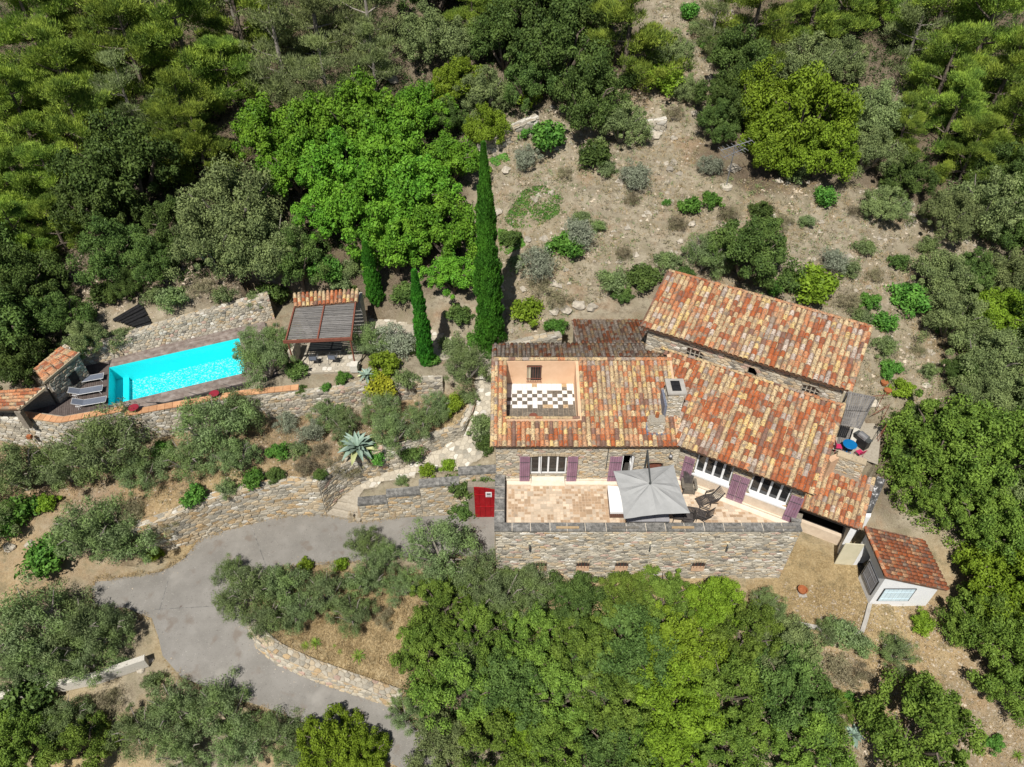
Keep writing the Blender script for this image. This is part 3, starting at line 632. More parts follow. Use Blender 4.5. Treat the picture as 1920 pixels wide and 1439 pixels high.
# ------------------------------------------------------------------ free-standing and retaining walls
class Line:
    """a plan polyline with heights of foot and top; s runs along it, stones face its right-hand side"""
    def __init__(s, pts):   # (x, y, foot, top)
        s.p = pts; s.c = [0]
        for a, b in zip(pts, pts[1:]): s.c.append(s.c[-1] + math.hypot(b[0] - a[0], b[1] - a[1]))
        s.L = s.c[-1]
    def seg(s, t):
        for i in range(len(s.c) - 1):
            if t <= s.c[i + 1] or i == len(s.c) - 2: return i, (t - s.c[i]) / max(1e-6, s.c[i + 1] - s.c[i])
    def lerp(s, t, k): i, f = s.seg(t); return s.p[i][k] * (1 - f) + s.p[i + 1][k] * f
    def nrm(s, i):
        a, b = s.p[i], s.p[i + 1]; d = math.hypot(b[0] - a[0], b[1] - a[1]); return ((b[1] - a[1]) / d, -(b[0] - a[0]) / d)
    def vn(s, i):
        if i == 0: return s.nrm(0)
        if i == len(s.p) - 1: return s.nrm(i - 1)
        a, b = s.nrm(i - 1), s.nrm(i); x, y = a[0] + b[0], a[1] + b[1]; l = math.hypot(x, y); x, y = x / l, y / l; k = 1 / max(.5, x * a[0] + y * a[1]); return (x * k, y * k)
    def at(s, t, z, d, batter=0.0):
        i, f = s.seg(t); n0, n1 = s.vn(i), s.vn(i + 1); nx, ny = n0[0] * (1 - f) + n1[0] * f, n0[1] * (1 - f) + n1[1] * f
        top = s.lerp(t, 3); d = d + batter * (top - z)
        return Vector((s.lerp(t, 0) + nx * d, s.lerp(t, 1) + ny * d, z))
def wall_line(name, pts, label, pal='grey', thick=0.4, w=0.34, hh=0.19, cap=120, seed=1, batter=0.0, mortar='mortar', coping=None, cw=0.42, csz=(0.42, 0.09), top_stones=True, cat='retaining wall', proud=.045, cut_=True):
    if cut_: cut(pts, thick)
    ln = Line(pts); foot = min(p[2] for p in pts); top = max(p[3] for p in pts)
    mid = pts[len(pts) // 2]; t = thing(name, (mid[0], mid[1], mid[2]), label, cat)
    b = MB(); n = len(pts); ring = []
    for i, (x, y, f, tp) in enumerate(pts):
        nx, ny = ln.vn(i); f -= .35; bo = batter * (tp - f)
        ring.append([(x - nx * thick, y - ny * thick, f), (x - nx * thick, y - ny * thick, tp), (x, y, tp), (x + nx * bo, y + ny * bo, f)])
    vs = [v for r_ in ring for v in r_]; fs = []
    for i in range(n - 1):
        for k in range(4): fs.append((i * 4 + k, (i + 1) * 4 + k, (i + 1) * 4 + (k + 1) % 4, i * 4 + (k + 1) % 4))
    fs += [(3, 2, 1, 0), tuple(range((n - 1) * 4, n * 4))]
    b.add(vs, fs, mortar).build('wall_core', t)
    def cl(p):
        q = []
        for s_, z in p:
            tp = ln.lerp(s_, 3) - .01; ft = ln.lerp(s_, 2) - .15; q.append((s_, min(max(z, ft), tp)))
        return q if (max(v[1] for v in q) - min(v[1] for v in q)) > .04 else None
    ps = cells(0, ln.L, foot - .15, top, w, hh, seed=seed)
    stones(t, lambda s_, z, d: ln.at(s_, z, d, batter), ps, pal, cap, seed=seed, clampf=cl, proud=proud)
    if top_stones and not coping:
        ps = cells(0, ln.L, -thick, 0, w, .24, seed=seed + 9)
        stones(t, lambda s_, q, d: ln.at(s_, ln.lerp(s_, 3) + d, q), ps, pal, 0, seed=seed + 2)
    if coping:
        s_ = 0; r = random.Random(seed)
        while s_ < ln.L - .05:
            e = min(ln.L, s_ + csz[0] * r.uniform(.92, 1.08)); g = .008
            P = [ln.at(s_ + g, 0, .05), ln.at(e - g, 0, .05), ln.at(e - g, 0, .05 - cw), ln.at(s_ + g, 0, .05 - cw)]
            z0, z1 = ln.lerp(s_ + g, 3), ln.lerp(e - g, 3); dz = r.uniform(0, .012)
            lo = [Vector((v.x, v.y, z + .004 + dz)) for v, z in zip(P, (z0, z1, z1, z0))]
            MB().prism(lo, [v + Vector((0, 0, csz[1])) for v in lo], coping).build('coping_stone', t); s_ = e
    return t, ln

def L4(l): return [(*at(px, py, f).xy, f, t) for px, py, f, t in l]
# pool terrace front wall: coping line given at its top height
pw = [(*at(px, py, z).xy, f, z) for px, py, z, f in ((-60, 771, 1.05, -1.5), (39, 782, 1.05, -1.4), (112, 793, 1.05, -1.3), (232, 771, 1.05, -1.25))]
t, _ = wall_line('pool_terrace_wall', pw[1:], 'tall pale rubble wall with clay coping below the three loungers, west part', 'pale', .5, .36, .2, 150, 5, mortar='mortar_pale', coping='coping_clay', cw=.44, csz=(.36, .06))
pw2 = [(*at(px, py, z).xy, f, z) for px, py, z, f in ((234, 781, .85, -1.25), (333, 763, .85, -1.2), (453, 742, .85, -1.1), (561, 731, .85, -1.1))]
wall_line('pool_terrace_wall', pw2, 'long pale rubble wall with clay coping along the south side of the pool', 'pale', .5, .36, .2, 150, 6, mortar='mortar_pale', coping='coping_clay', cw=.46, csz=(.44, .06))
wall_line('hut_foot_wall', [(pw[0][0], pw[0][1], -1.5, .75), (pw[1][0] - .02, pw[1][1], -1.4, .75)], 'pale rubble wall under the clay tiled hut at the left edge', 'pale', .5, .36, .2, 60, 7, mortar='mortar_pale')
# upper garden wall
wall_line('upper_garden_wall', L4([(506, 786, -1.1, .55), (560, 778, -1.05, .6), (640, 769, -1.0, .62), (690, 757, -1.0, .6), (790, 746, -.9, .52), (832, 736, -.5, .5)]), 'rubble wall between the pool house level and the olive bed', 'grey', .45, .34, .19, 140, 8, mortar='mortar_pale')
# olive bed wall along the drive, turning up beside the path
wall_line('drive_retaining_wall', L4([(270, 1040, -4.0, -1.7), (345, 1024, -3.95, -1.3), (372, 1014, -3.95, -1.15), (416, 997, -3.9, -1.0), (495, 976, -3.9, -1.0), (560, 965, -3.9, -1.0), (613, 964, -3.9, -1.0)]), 'warm rubble retaining wall curving along the north side of the drive', 'ochre', .45, .38, .2, 170, 9, mortar='mortar_pale')
wall_line('path_side_wall', L4([(613, 964, -3.9, -1.0), (642, 934, -3.6, -.95), (677, 908, -3.1, -.9), (731, 884, -2.6, -.6), (754, 877, -2.4, -.6), (825, 843, -1.8, -.55), (868, 820, -1.25, -.45), (885, 783, -.75, -.3), (893, 752, -.45, -.15)]), 'rough rubble wall on the uphill side of the paved path, under the big agave', 'grey', .4, .34, .18, 140, 10, mortar='mortar_pale')
# wall with stepped dark copings between drive and path
ow = L4([(677, 978, -3.9, -2.2), (745, 972, -3.9, -2.2), (827, 964, -3.9, -1.5), (960, 955, -3.9, 0)])
oy = [(p[0], p[1]) for p in ow]; cut([(p[0], p[1], -3.95, t_) for p, t_ in zip(ow, (-2.4, -2.2, -1.5, -.3))], .4, 1.0); oln = Line([(p[0], p[1], -3.95, 0) for p in ow])
t = thing('ramp_wall', (*oy[1], -3.9), 'ochre rubble wall with four stepped dark copings between path and drive', 'retaining wall')
xs = [at(671, 943, -2.2).x, at(726, 930, -1.95).x, at(787, 915, -1.4).x, at(861, 894, -.75).x, -0.86]; tops = [-2.25, -1.75, -1.15, -.35]
def s_of_x(x):
    for i in range(len(oy) - 1):
        if x <= oy[i + 1][0] or i == len(oy) - 2: return oln.c[i] + (x - oy[i][0]) / (oy[i + 1][0] - oy[i][0]) * (oln.c[i + 1] - oln.c[i])
for k in range(4):
    a, b = max(0, s_of_x(xs[k])), s_of_x(xs[k + 1]); A = [oln.at(a, 0, 0), oln.at(b - .004, 0, 0), oln.at(b - .004, 0, -.42), oln.at(a, 0, -.42)]
    MB().prism([(v.x, v.y, -4.2) for v in A], [(v.x, v.y, tops[k] - .16) for v in A], 'mortar_pale').build('wall_core', t)
    ps = cells(a, b, -4.0, tops[k] - .16, .36, .2, seed=20 + k); stones(t, lambda s_, z, d: oln.at(s_, z, d), ps, 'ochre', 40, seed=20 + k)
    n = max(1, round((b - a) / .95))
    for j in range(n):
        p, q = a + (b - a) * j / n - (.03 if j == 0 else -.004), a + (b - a) * (j + 1) / n - .004; A = [oln.at(p, 0, .06), oln.at(q, 0, .06), oln.at(q, 0, -.48), oln.at(p, 0, -.48)]
        z = tops[k] + .002 * j; MB().prism([(v.x, v.y, z - .155) for v in A], [(v.x, v.y, z) for v in A], 'coping').build('coping_stone', t)
# steps from the drive to the path
t = thing('stone_steps', at(650, 965, -3.9), 'pale crazy paved steps rising from the drive between two walls', 'steps')
SA, SB = at(613, 966, -3.9), at(675, 980, -3.9); SN = Vector((-(SB - SA).y, (SB - SA).x, 0)).normalized()
for k in range(5):
    a, b = SA + SN * (.42 * k), SB + SN * (.42 * k); a2, b2 = SA + SN * (.42 * k + .6), SB + SN * (.42 * k + .6)
    z = -3.9 + .16 * (k + 1); P = [a, b, b2, a2]
    MB().prism([(v.x, v.y, -4.1) for v in P], [(v.x, v.y, z - .03) for v in P], 'mortar_pale').build('step', t)
    ln_ = (b - a).length; du = (b - a).normalized()
    ps = cells(0, ln_, 0, .42 if k < 4 else .6, .34, .22, seed=40 + k)
    stones(t, lambda s_, q, d, a=a, du=du, z=z: a + du * s_ + SN * q + Vector((0, 0, z - .03 + d)), ps, 'pale', 12, seed=k, proud=.03, name='paving_stone', flat=True)
# island bed wall in the bend
wall_line('island_wall', L4([(752, 1326, -6.1, -5.5), (710, 1311, -5.9, -5.3), (650, 1290, -5.5, -4.95), (580, 1265, -5.1, -4.55), (520, 1237, -4.75, -4.2), (487, 1211, -4.5, -4.0), (473, 1182, -4.35, -3.9), (466, 1160, -4.2, -3.9)][::-1]), 'low sunlit limestone wall round the olive island in the bend of the drive', 'warm', .6, .3, .17, 170, 11, batter=.3, mortar='mortar_pale')
# wall behind the pool
bw = [pool(-1.6, 4.45), pool(1.5, 4.75), pool(4.5, 5.0), pool(7.5, 5.1), pool(10.2, 5.2)]
wall_line('pool_back_wall', [(p.x, p.y, POOL_Z, z) for p, z in zip(bw, (1.7, 1.85, 2.0, 2.15, 2.3))], 'broad battered rubble wall on the hill side of the pool', 'grey', .6, .27, .16, 170, 12, batter=.22, mortar='mortar_pale')
wall_line('deck_back_wall', [(p.x, p.y, POOL_Z, z) for p, z in ((pool(-3.7, 3.0), 1.8), (pool(-1.7, 4.4), 2.3))], 'short rubble wall between the loungers and the tiled hut', 'grey', .4, .3, .18, 50, 13, batter=.2)
# behind the main house, and the dry stone walls on the hillside
wall_line('rear_garden_wall', [(-.6, 31.9, 1.7, 3.0), (1.2, 32.5, 1.8, 3.1), (3.0, 33.0, 1.9, 3.1)], 'grey rubble wall behind the tiled rear roof beside the tall cypress', 'grey', .5, .4, .22, 50, 14)
g0 = [ground(*p) for p in ((896, 300), (930, 283), (985, 258), (1010, 246))]
wall_line('dry_stone_wall', [(p.x, p.y, p.z - .2, p.z + 1.0) for p in g0], 'tumbled dry stone wall on the hillside above the tall cypress', 'pale', .6, .48, .3, 80, 15, proud=.1, cut_=False)
g0 = [ground(*p) for p in ((1185, 255), (1215, 252), (1248, 246))]
wall_line('dry_stone_wall', [(p.x, p.y, p.z - .2, p.z + .8) for p in g0], 'broken dry stone wall on the hillside between bushes, north of the round olive', 'pale', .6, .48, .3, 40, 16, proud=.1, cut_=False)
g0 = [at(870, 622, .3), at(800, 596, .55), at(735, 590, .65), at(700, 588, .7)]
wall_line('path_back_wall', [(p.x, p.y, p.z - .3, p.z + .75) for p in g0][::-1], 'low rubble wall behind the path north of the small cypress', 'warm', .4, .34, .2, 60, 17, mortar='mortar_pale', cut_=False)
# white plastered wall at the lower left
g0 = [at(x, y, z) for x, y, z in ((-60, 1322, -5.3), (60, 1298, -5.0), (180, 1272, -4.9), (272, 1240, -4.7))]
t = thing('white_garden_wall', g0[2], 'low white plastered wall half hidden under the olives, lower left', 'garden wall')
ln = Line([(p.x, p.y, p.z, p.z + .8) for p in g0]); A = [ln.at(ln.c[i], 0, 0) for i in range(4)]; B = [ln.at(ln.c[i], 0, -.3) for i in range(4)]
o = MB()
for i in range(3):
    P = [A[i], A[i + 1], B[i + 1], B[i]]; Z = [g0[i].z, g0[i + 1].z, g0[i + 1].z, g0[i].z]
    o.prism([(v.x, v.y, z - .6) for v, z in zip(P, Z)], [(v.x, v.y, z + .12) for v, z in zip(P, Z)], 'stone_white')
o.build('wall_core', t)
# path paving
def pathstones():
    x0, x1 = min(p.x for p in PATH), max(p.x for p in PATH); y0, y1 = min(p.y for p in PATH), max(p.y for p in PATH)
    P2 = [(p.x, p.y) for p in PATH]
    path = bpy.data.objects['footpath']
    ps = cells(x0, x1, y0, y1, .33, .31, seed=33, skip=lambda a, b: not bool(inpoly([a], [b], P2)[0]))
    S0 = (SA + SB) / 2
    ps = [p for p in ps if (Vector((p[0][0], p[0][1], 0)) - Vector((S0.x, S0.y, 0))).dot(SN) > 1.7]
    hz = {}
    def f(s_, q, d): return Vector((s_, q, float(path_h(s_, q)) + .01 + d))
    stones(path, f, ps, 'path', 250, seed=3, proud=.015, gap=.014, name='paving_stone', flat=True)
pathstones()

make_terrain()

# ------------------------------------------------------------------ clay tiled roofs
def arc_tile(L=.43, r0=.108, r1=.088, seg=6, lip=.02, amax=88):
    vs, fs = [], []; A = [R(-amax + 2 * amax * k / seg) for k in range(seg + 1)]
    for y, r in ((0, r0), (L, r1), (0, r0 - lip)): vs += [(r * math.sin(a), y, r * math.cos(a) * .92 - .02) for a in A]
    n = seg + 1
    for k in range(seg): fs += [(k, k + 1, n + k + 1, n + k), (2 * n + k, 2 * n + k + 1, k + 1, k)]
    return vs, fs
TILE_V, TILE_F = arc_tile()
TM = ['tile_weathered', 'tile_red', 'tile_rust', 'tile_orange', 'tile_pink', 'tile_cream', 'tile_sand', 'tile_yellow', 'tile_brown', 'tile_grey']
TILE_ME = {}
def tile_me(m):
    if m not in TILE_ME:
        o = MB(); o.add(TILE_V, TILE_F, m); TILE_ME[m] = o.mesh('roof_tile')
        for p in TILE_ME[m].polygons: p.use_smooth = True
    return TILE_ME[m]
def nz2(x, y, s=0): return math.sin(x * 1.7 + s) * math.sin(y * 1.3 + 2 * s) + .6 * math.sin(x * 3.9 + y * 2.1 + s * 3) * math.sin(y * 4.3 - x + s) + .4 * math.sin(x * 7.7 + s) * math.sin(y * 8.1 + s)
def pal_mix(kind):
    def f(a, b, r):
        v = nz2(a, b, 1.3) + r.uniform(-.55, .55); g = nz2(a * .8, b * .9, 4.1) + r.uniform(-.4, .4)
        if kind == 'old':
            if v > .8: return r.choice(['tile_red', 'tile_rust', 'tile_red'])
            return r.choice(['tile_grey'] * 3 + ['tile_weathered'] * 7 + ['tile_brown'] + ['tile_sand'] * 4 + ['tile_pink'] * 3 + ['tile_rust'] * 2)
        if kind == 'yellow':
            if v > .95: return r.choice(['tile_red', 'tile_red', 'tile_orange', 'tile_rust'])
            if g > .8: return r.choice(['tile_brown', 'tile_grey', 'tile_sand'])
            return r.choice(['tile_cream', 'tile_yellow', 'tile_sand', 'tile_sand', 'tile_pink', 'tile_orange', 'tile_orange', 'tile_grey', 'tile_yellow', 'tile_cream'])
        if kind == 'front':
            if v > .55: return r.choice(['tile_red', 'tile_red', 'tile_orange', 'tile_rust'])
            return r.choice(['tile_cream', 'tile_yellow', 'tile_sand', 'tile_pink', 'tile_pink', 'tile_orange', 'tile_red', 'tile_cream', 'tile_brown'])
        if kind == 'red':
            if v > .5: return r.choice(['tile_red', 'tile_red', 'tile_rust', 'tile_orange'])
            if g > 1.0: return r.choice(['tile_brown', 'tile_grey'])
            return r.choice(['tile_cream', 'tile_cream', 'tile_pink', 'tile_sand', 'tile_sand', 'tile_rust', 'tile_weathered', 'tile_cream', 'tile_orange', 'tile_yellow', 'tile_grey', 'tile_red'])
        if kind == 'mixed':
            if v > .9: return r.choice(['tile_red', 'tile_rust', 'tile_red', 'tile_orange'])
            if g > .75: return r.choice(['tile_grey', 'tile_brown', 'tile_grey', 'tile_pink'])
            return r.choice(['tile_cream', 'tile_cream', 'tile_cream', 'tile_pink', 'tile_sand', 'tile_yellow', 'tile_sand', 'tile_weathered', 'tile_orange', 'tile_rust'])
        if kind == 'plain': return r.choice(['tile_rust', 'tile_rust', 'tile_orange', 'tile_pink', 'tile_red', 'tile_brown', 'tile_rust'])
        if kind == 'clay': return r.choice(['tile_pink', 'tile_orange', 'tile_pink', 'tile_orange', 'tile_rust', 'tile_sand'])
    return f
def bump_me(kind, a, b, r): return pal_mix(kind)(a, b, r)
def roof(parent, O, u, v, slope, poly, kind, cols=.232, rows=.35, name='roof', seed=1, thick=.12, deck=True, amin=None):
    """O: eave corner, u: along the eave, v: horizontally uphill. poly in (a along eave, b along the slope)"""
    r = random.Random(seed); u = Vector(u).normalized(); v = Vector(v).normalized(); c = 1 / math.hypot(1, slope)
    vs_ = (v + Vector((0, 0, slope))) * c; n = u.cross(vs_).normalized()
    O = Vector(O); Rm = Matrix((u, vs_, n)).transposed()
    P = [O + u * a + vs_ * b for a, b in poly]
    body = MB(); body.prism([p - n * thick for p in P], [p - n * .0 for p in P], 'tile_bed')
    a0, a1 = min(p[0] for p in poly), max(p[0] for p in poly); b0, b1 = min(p[1] for p in poly), max(p[1] for p in poly)
    specs = []; nc = max(1, round((a1 - a0) / cols)); dc = (a1 - a0) / nc; nr = max(1, round((b1 - b0) / rows)); dr = (b1 - b0) / nr
    A = [R(-70 + 35 * k) for k in range(5)]
    for i in range(nc + 1):
        jit = r.uniform(-.01, .01); last = None
        for j in range(nr):
            ac, bc = a0 + dc * (i + .5) + jit, b0 + dr * j
            if i < nc and inpoly([ac], [bc + dr * .5], poly)[0]:
                m = last if last and r.random() < .18 else bump_me(kind, O.x + ac + 3, bc + O.y, r); last = m
                specs.append((O + u * (ac + r.uniform(-.008, .008)) + vs_ * (bc - .03 + r.uniform(-.018, .018)) + n * (.045 + r.uniform(0, .008)),
                              Rm @ Matrix.Rotation(r.uniform(-.02, .02), 3, 'Z') @ Matrix.Rotation(R(-2.5), 3, 'X') @ Matrix.Diagonal((cols / .232, rows / .35, cols / .232)), m))
            ac = a0 + dc * i
            if inpoly([ac + (.01 if i == 0 else -.01 if i == nc else 0)], [bc + dr * .5], poly)[0]:   # the channel between two rows of covers
                m = r.choice(['tile_rust', 'tile_brown', 'tile_bed', 'tile_bed', 'tile_brown', 'tile_rust', 'tile_bed', 'tile_sand']) if kind != 'old' else r.choice(['tile_brown', 'tile_grey'])
                q = []
                for bb, lift in ((bc, .02), (bc + dr, .008)):
                    q += [O + u * (ac + .078 * math.sin(x)) + vs_ * bb + n * (.055 - .055 * math.cos(x) + lift) for x in A]
                body.add(q, [(k, k + 1, 5 + k + 1, 5 + k) for k in range(4)], m)
    ro = body.build(name, parent)
    return ro, specs
def ridge(specs, p, q, kind, r=None, up=None, scale=1.15):
    """a line of cover tiles laid end to end from p to q"""
    r = r or random.Random(5); p, q = Vector(p), Vector(q); d = (q - p); L = d.length; d.normalize()
    n = Vector(up) if up else Vector((0, 0, 1)); x = d.cross(n).normalized(); n = x.cross(d); Rm = Matrix((x, d, n)).transposed()
    k = max(1, round(L / .38))
    for i in range(k): specs.append((p + d * (L * i / k) + n * .03, Rm @ Matrix.Rotation(r.uniform(-.03, .03), 3, 'Z') @ Matrix.Scale(scale, 3), bump_me(kind, p.x + i * .4, p.y, r)))
def lay(roof_obj, specs, cap):
    specs = sorted(specs, key=lambda s: (s[0] - CAM).length)
    inv = world_of(roof_obj).inverted(); rest = MB()
    for k, (loc, Rm, m) in enumerate(specs):
        if k < cap:
            o = bpy.data.objects.new('roof_tile', tile_me(m)); COL.objects.link(o); o.parent = roof_obj
            Q = inv @ Matrix.Translation(loc) @ Rm.to_4x4(); o.location = Q.to_translation(); o.rotation_euler = Q.to_euler(); o.scale = Q.to_scale()
        else: rest.add([loc + Rm @ Vector(v) for v in TILE_V], TILE_F, m)
    if rest.v:
        o = rest.build('roof_tile', roof_obj, kind='stuff')
        for p in o.data.polygons: p.use_smooth = True

# ------------------------------------------------------------------ house walls
def wall_open(parent, P, u, n, L, z0, z1, th, ops, m, name='wall'):
    """a wall along u with real openings (s0, s1, z0, z1); n points outwards"""
    P = Vector(P); u = Vector(u); n = Vector(n); o = MB()
    def bx(a, b, c, d):
        if b - a < .005 or d - c < .005: return
        q = [P + u * a, P + u * b, P + u * b - n * th, P + u * a - n * th]
        o.prism([(v.x, v.y, c) for v in q], [(v.x, v.y, d) for v in q], m)
    s = 0
    for a, b, c, d in sorted(ops):
        bx(s, a, z0, z1); bx(a, b, z0, c); bx(a, b, d, z1); s = b
    bx(s, L, z0, z1); w = o.build(name, parent)
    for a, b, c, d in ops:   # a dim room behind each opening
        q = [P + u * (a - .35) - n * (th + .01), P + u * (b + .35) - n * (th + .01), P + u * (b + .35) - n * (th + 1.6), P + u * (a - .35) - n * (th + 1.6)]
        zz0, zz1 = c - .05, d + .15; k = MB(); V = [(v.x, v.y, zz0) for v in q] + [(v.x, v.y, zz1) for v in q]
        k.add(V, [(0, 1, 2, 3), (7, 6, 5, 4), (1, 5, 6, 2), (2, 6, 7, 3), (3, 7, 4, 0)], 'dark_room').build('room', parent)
    return w
def shutter(parent, base, u, n, w, z0, z1, m='lilac_paint', planks=5, lean=0.0, batten=True, name='shutter', label=None):
    """boards standing side by side with two iron straps; base is the lower corner at the hinge"""
    base = Vector(base); u = Vector(u); n = Vector(n)
    f = MB(); 
    for z in (z0 + (z1 - z0) * .2, z0 + (z1 - z0) * .78):
        a = base + u * .03 + n * .046; a.z = z; b = base + u * (w - .03) + n * .046; b.z = z; f.bar(a, b, .012, .03, 'dark_metal' if m == 'lilac_paint' else m)
    a = base + u * (w / 2) + n * .0425; f.bar((a.x, a.y, z0 + (z1 - z0) * .2), (a.x, a.y, z0 + (z1 - z0) * .78), .02, .012, m)
    s = f.build(name, parent, label=label)
    pw_ = w / planks
    for k in range(planks):
        a, b = base + u * (pw_ * k + .006), base + u * (pw_ * (k + 1) - .006); P = [a, b, b + n * .035, a + n * .035]
        top = z1 - (.05 * abs((k + .5) / planks - .5) if lean else 0)
        if lean: top = z1 - lean * ((k / planks) ** 2)
        MB().prism([(v.x, v.y, z0) for v in P], [(v.x, v.y, top) for v in P], m).build('plank', s)
    return s
def window(parent, P, u, n, s0, s1, z0, z1, leaves, inset=.12, fr='white_paint', t=.06, split=None, name='window', label=None, rail=None):
    """frame, mullions and panes; each leaf has its own pane"""
    P = Vector(P); u = Vector(u); n = Vector(n); o = MB()
    def b(a, c, e, f, d=inset, th=.06, m=fr, k=None):
        q = [P + u * a - n * d, P + u * c - n * d, P + u * c - n * (d - th), P + u * a - n * (d - th)]
        (k or o).prism([(v.x, v.y, e) for v in q], [(v.x, v.y, f) for v in q], m)
    b(s0, s0 + t, z0, z1); b(s1 - t, s1, z0, z1); b(s0 + t, s1 - t, z0, z0 + t * 1.3); b(s0 + t, s1 - t, z1 - t, z1)
    w_ = (s1 - s0) / leaves
    for k in range(1, leaves): b(s0 + w_ * k - t * .75, s0 + w_ * k + t * .75, z0 + t * 1.3, z1 - t, th=.066)
    if rail:
        for k in range(leaves): b(s0 + w_ * k + t, s0 + w_ * (k + 1) - t, rail, rail + .03, th=.05)
    f = o.build(name, parent, label=label)
    for k in range(leaves):
        g = MB(); b(s0 + w_ * k + t * .8, s0 + w_ * (k + 1) - t * .8, z0 + t * 1.35, z1 - t * 1.05, inset - .012, .012, 'glass', g); g.build('pane', f)
    return f

# ================================================================== the main house
H = thing('stone_house', (4, 25, 0), 'large stone farmhouse with sunken roof terrace, mottled clay tiles and walled front terrace', 'house')
Y = Vector((0, 1, 0)); X = Vector((1, 0, 0)); FN = Vector((0, -1, 0))
AF = Vector((AX0, AY0, 0))
opA = [(.97 - AX0, 2.88 - AX0, .42, 1.98), (5.78 - AX0, 6.42 - AX0, .02, 1.98), (7.15 - AX0, 7.98 - AX0, .02, 1.45)]
wall_open(H, AF, X, FN, CW.x - AX0, -.3, 2.78, .4, opA, 'mortar', 'front_wall')
fm = lambda s, z, d: AF + X * s + FN * d + Vector((0, 0, z))
stones(H, fm, cells(0, CW.x - AX0, .12, 2.76, .31, .135, seed=51), 'warm', 130, seed=51, clampf=openclamp([(a, b, c, d + .1) for a, b, c, d in opA]), proud=.04)
# arches over the openings
for a, b, c, d in (opA[0], opA[2]):
    k = 9; st = MB()
    for i in range(k):
        x0, x1 = a - .06 + (b - a + .12) * i / k + .008, a - .06 + (b - a + .12) * (i + 1) / k - .008
        y = lambda x: d + .02 - .55 * ((x - (a + b) / 2) / (b - a)) ** 2 * .5
        q = [(x0, y(x0) - .02), (x1, y(x1) - .02), (x1, y(x1) + .17), (x0, y(x0) + .17)]
        st.prism([fm(s_, z, -.3) for s_, z in q][::-1], [fm(s_, z, .05) for s_, z in q][::-1], 'stone_beige')
    st.build('arch', H)
# pale plastered foot of the wall and the step under the window
MB().box((( AX0 + CW.x) / 2 + .2, AY0 - .045, .06), (CW.x - AX0 - .5, .09, .12), 'limestone').build('plinth', H)
MB().prism([(1.0, AY0 - .42, .0), (2.85, AY0 - .42, 0), (2.85, AY0 - .05, 0), (1.0, AY0 - .05, 0)], [(1.06, AY0 - .30, .30), (2.80, AY0 - .30, .30), (2.80, AY0 - .05, .34), (1.06, AY0 - .05, .34)], 'limestone').build('window_step', H)
w = window(H, AF, X, FN, opA[0][0], opA[0][1], .42, 1.98, 4, inset=.16)
# the open middle leaf of the garden window
MB().prism([(1.52, AY0 - .02, .5), (1.56, AY0 - .02, .5), (1.56, AY0 + .35, .5), (1.52, AY0 + .35, .5)], [(1.52, AY0 - .02, 1.9), (1.56, AY0 - .02, 1.9), (1.56, AY0 + .35, 1.9), (1.52, AY0 + .35, 1.9)], 'white_paint').build('open_leaf', H)
shutter(H, (.94, AY0 - .10, 0), -X, FN, .54, .02, 2.0)
shutter(H, (2.91, AY0 - .10, 0), X, FN, .54, .02, 2.0)
shutter(H, (5.75, AY0 - .10, 0), -X, FN, .64, .02, 2.0)
# narrow door standing half open
d = MB(); d.box((5.83, AY0 + .1, 1.0), (.05, .06, 1.94), 'white_paint').box((6.39, AY0 + .1, 1.0), (.05, .06, 1.94), 'white_paint').box((6.11, AY0 + .1, 1.96), (.6, .055, .05), 'white_paint').build('door_frame', H)
d = MB(); d.box((6.33, AY0 + .30, .5), (.06, .40, .9), 'white_paint').box((6.33, AY0 + .48, 1.4), (.055, .05, .9), 'white_paint').box((6.33, AY0 + .12, 1.4), (.055, .05, .9), 'white_paint').box((6.33, AY0 + .3, 1.86), (.05, .3, .05), 'white_paint').build('door', H)
MB().box((7.56, AY0 + .22, .7), (.8, .05, 1.4), 'rust_metal').build('niche_door', H)
MB().tube([(4.98, AY0 - .04, 2.6), (4.98, AY0 - .05, .9)], .025, 'dark_metal', 6).build('downpipe', H)
d = MB(); d.tube([(8.2, AY0 + .02, 2.25), (8.2, AY0 - .2, 2.3)], .02, 'dark_metal', 6); d.lathe((8.2, AY0 - .26, 2.2), [(.03, .12), (.1, .06), (.11, -.02), (.05, -.1)], 'grey_metal', 10); d.build('wall_lamp', H)
# side and rear walls
MB().box((AX0 + .2, (AY0 + AY1) / 2 + .2, 1.1), (.38, AY1 - AY0 - .45, 3.4), 'mortar').build('side_wall', H)
MB().box((4.2, AY1 - .15, 1.4), (9.6, .3, 4.2), 'mortar').build('rear_wall', H)
MB().box((6.3, 33.2, .9), (4.9, 3.8, 3.6), 'mortar').build('rear_wall', H)
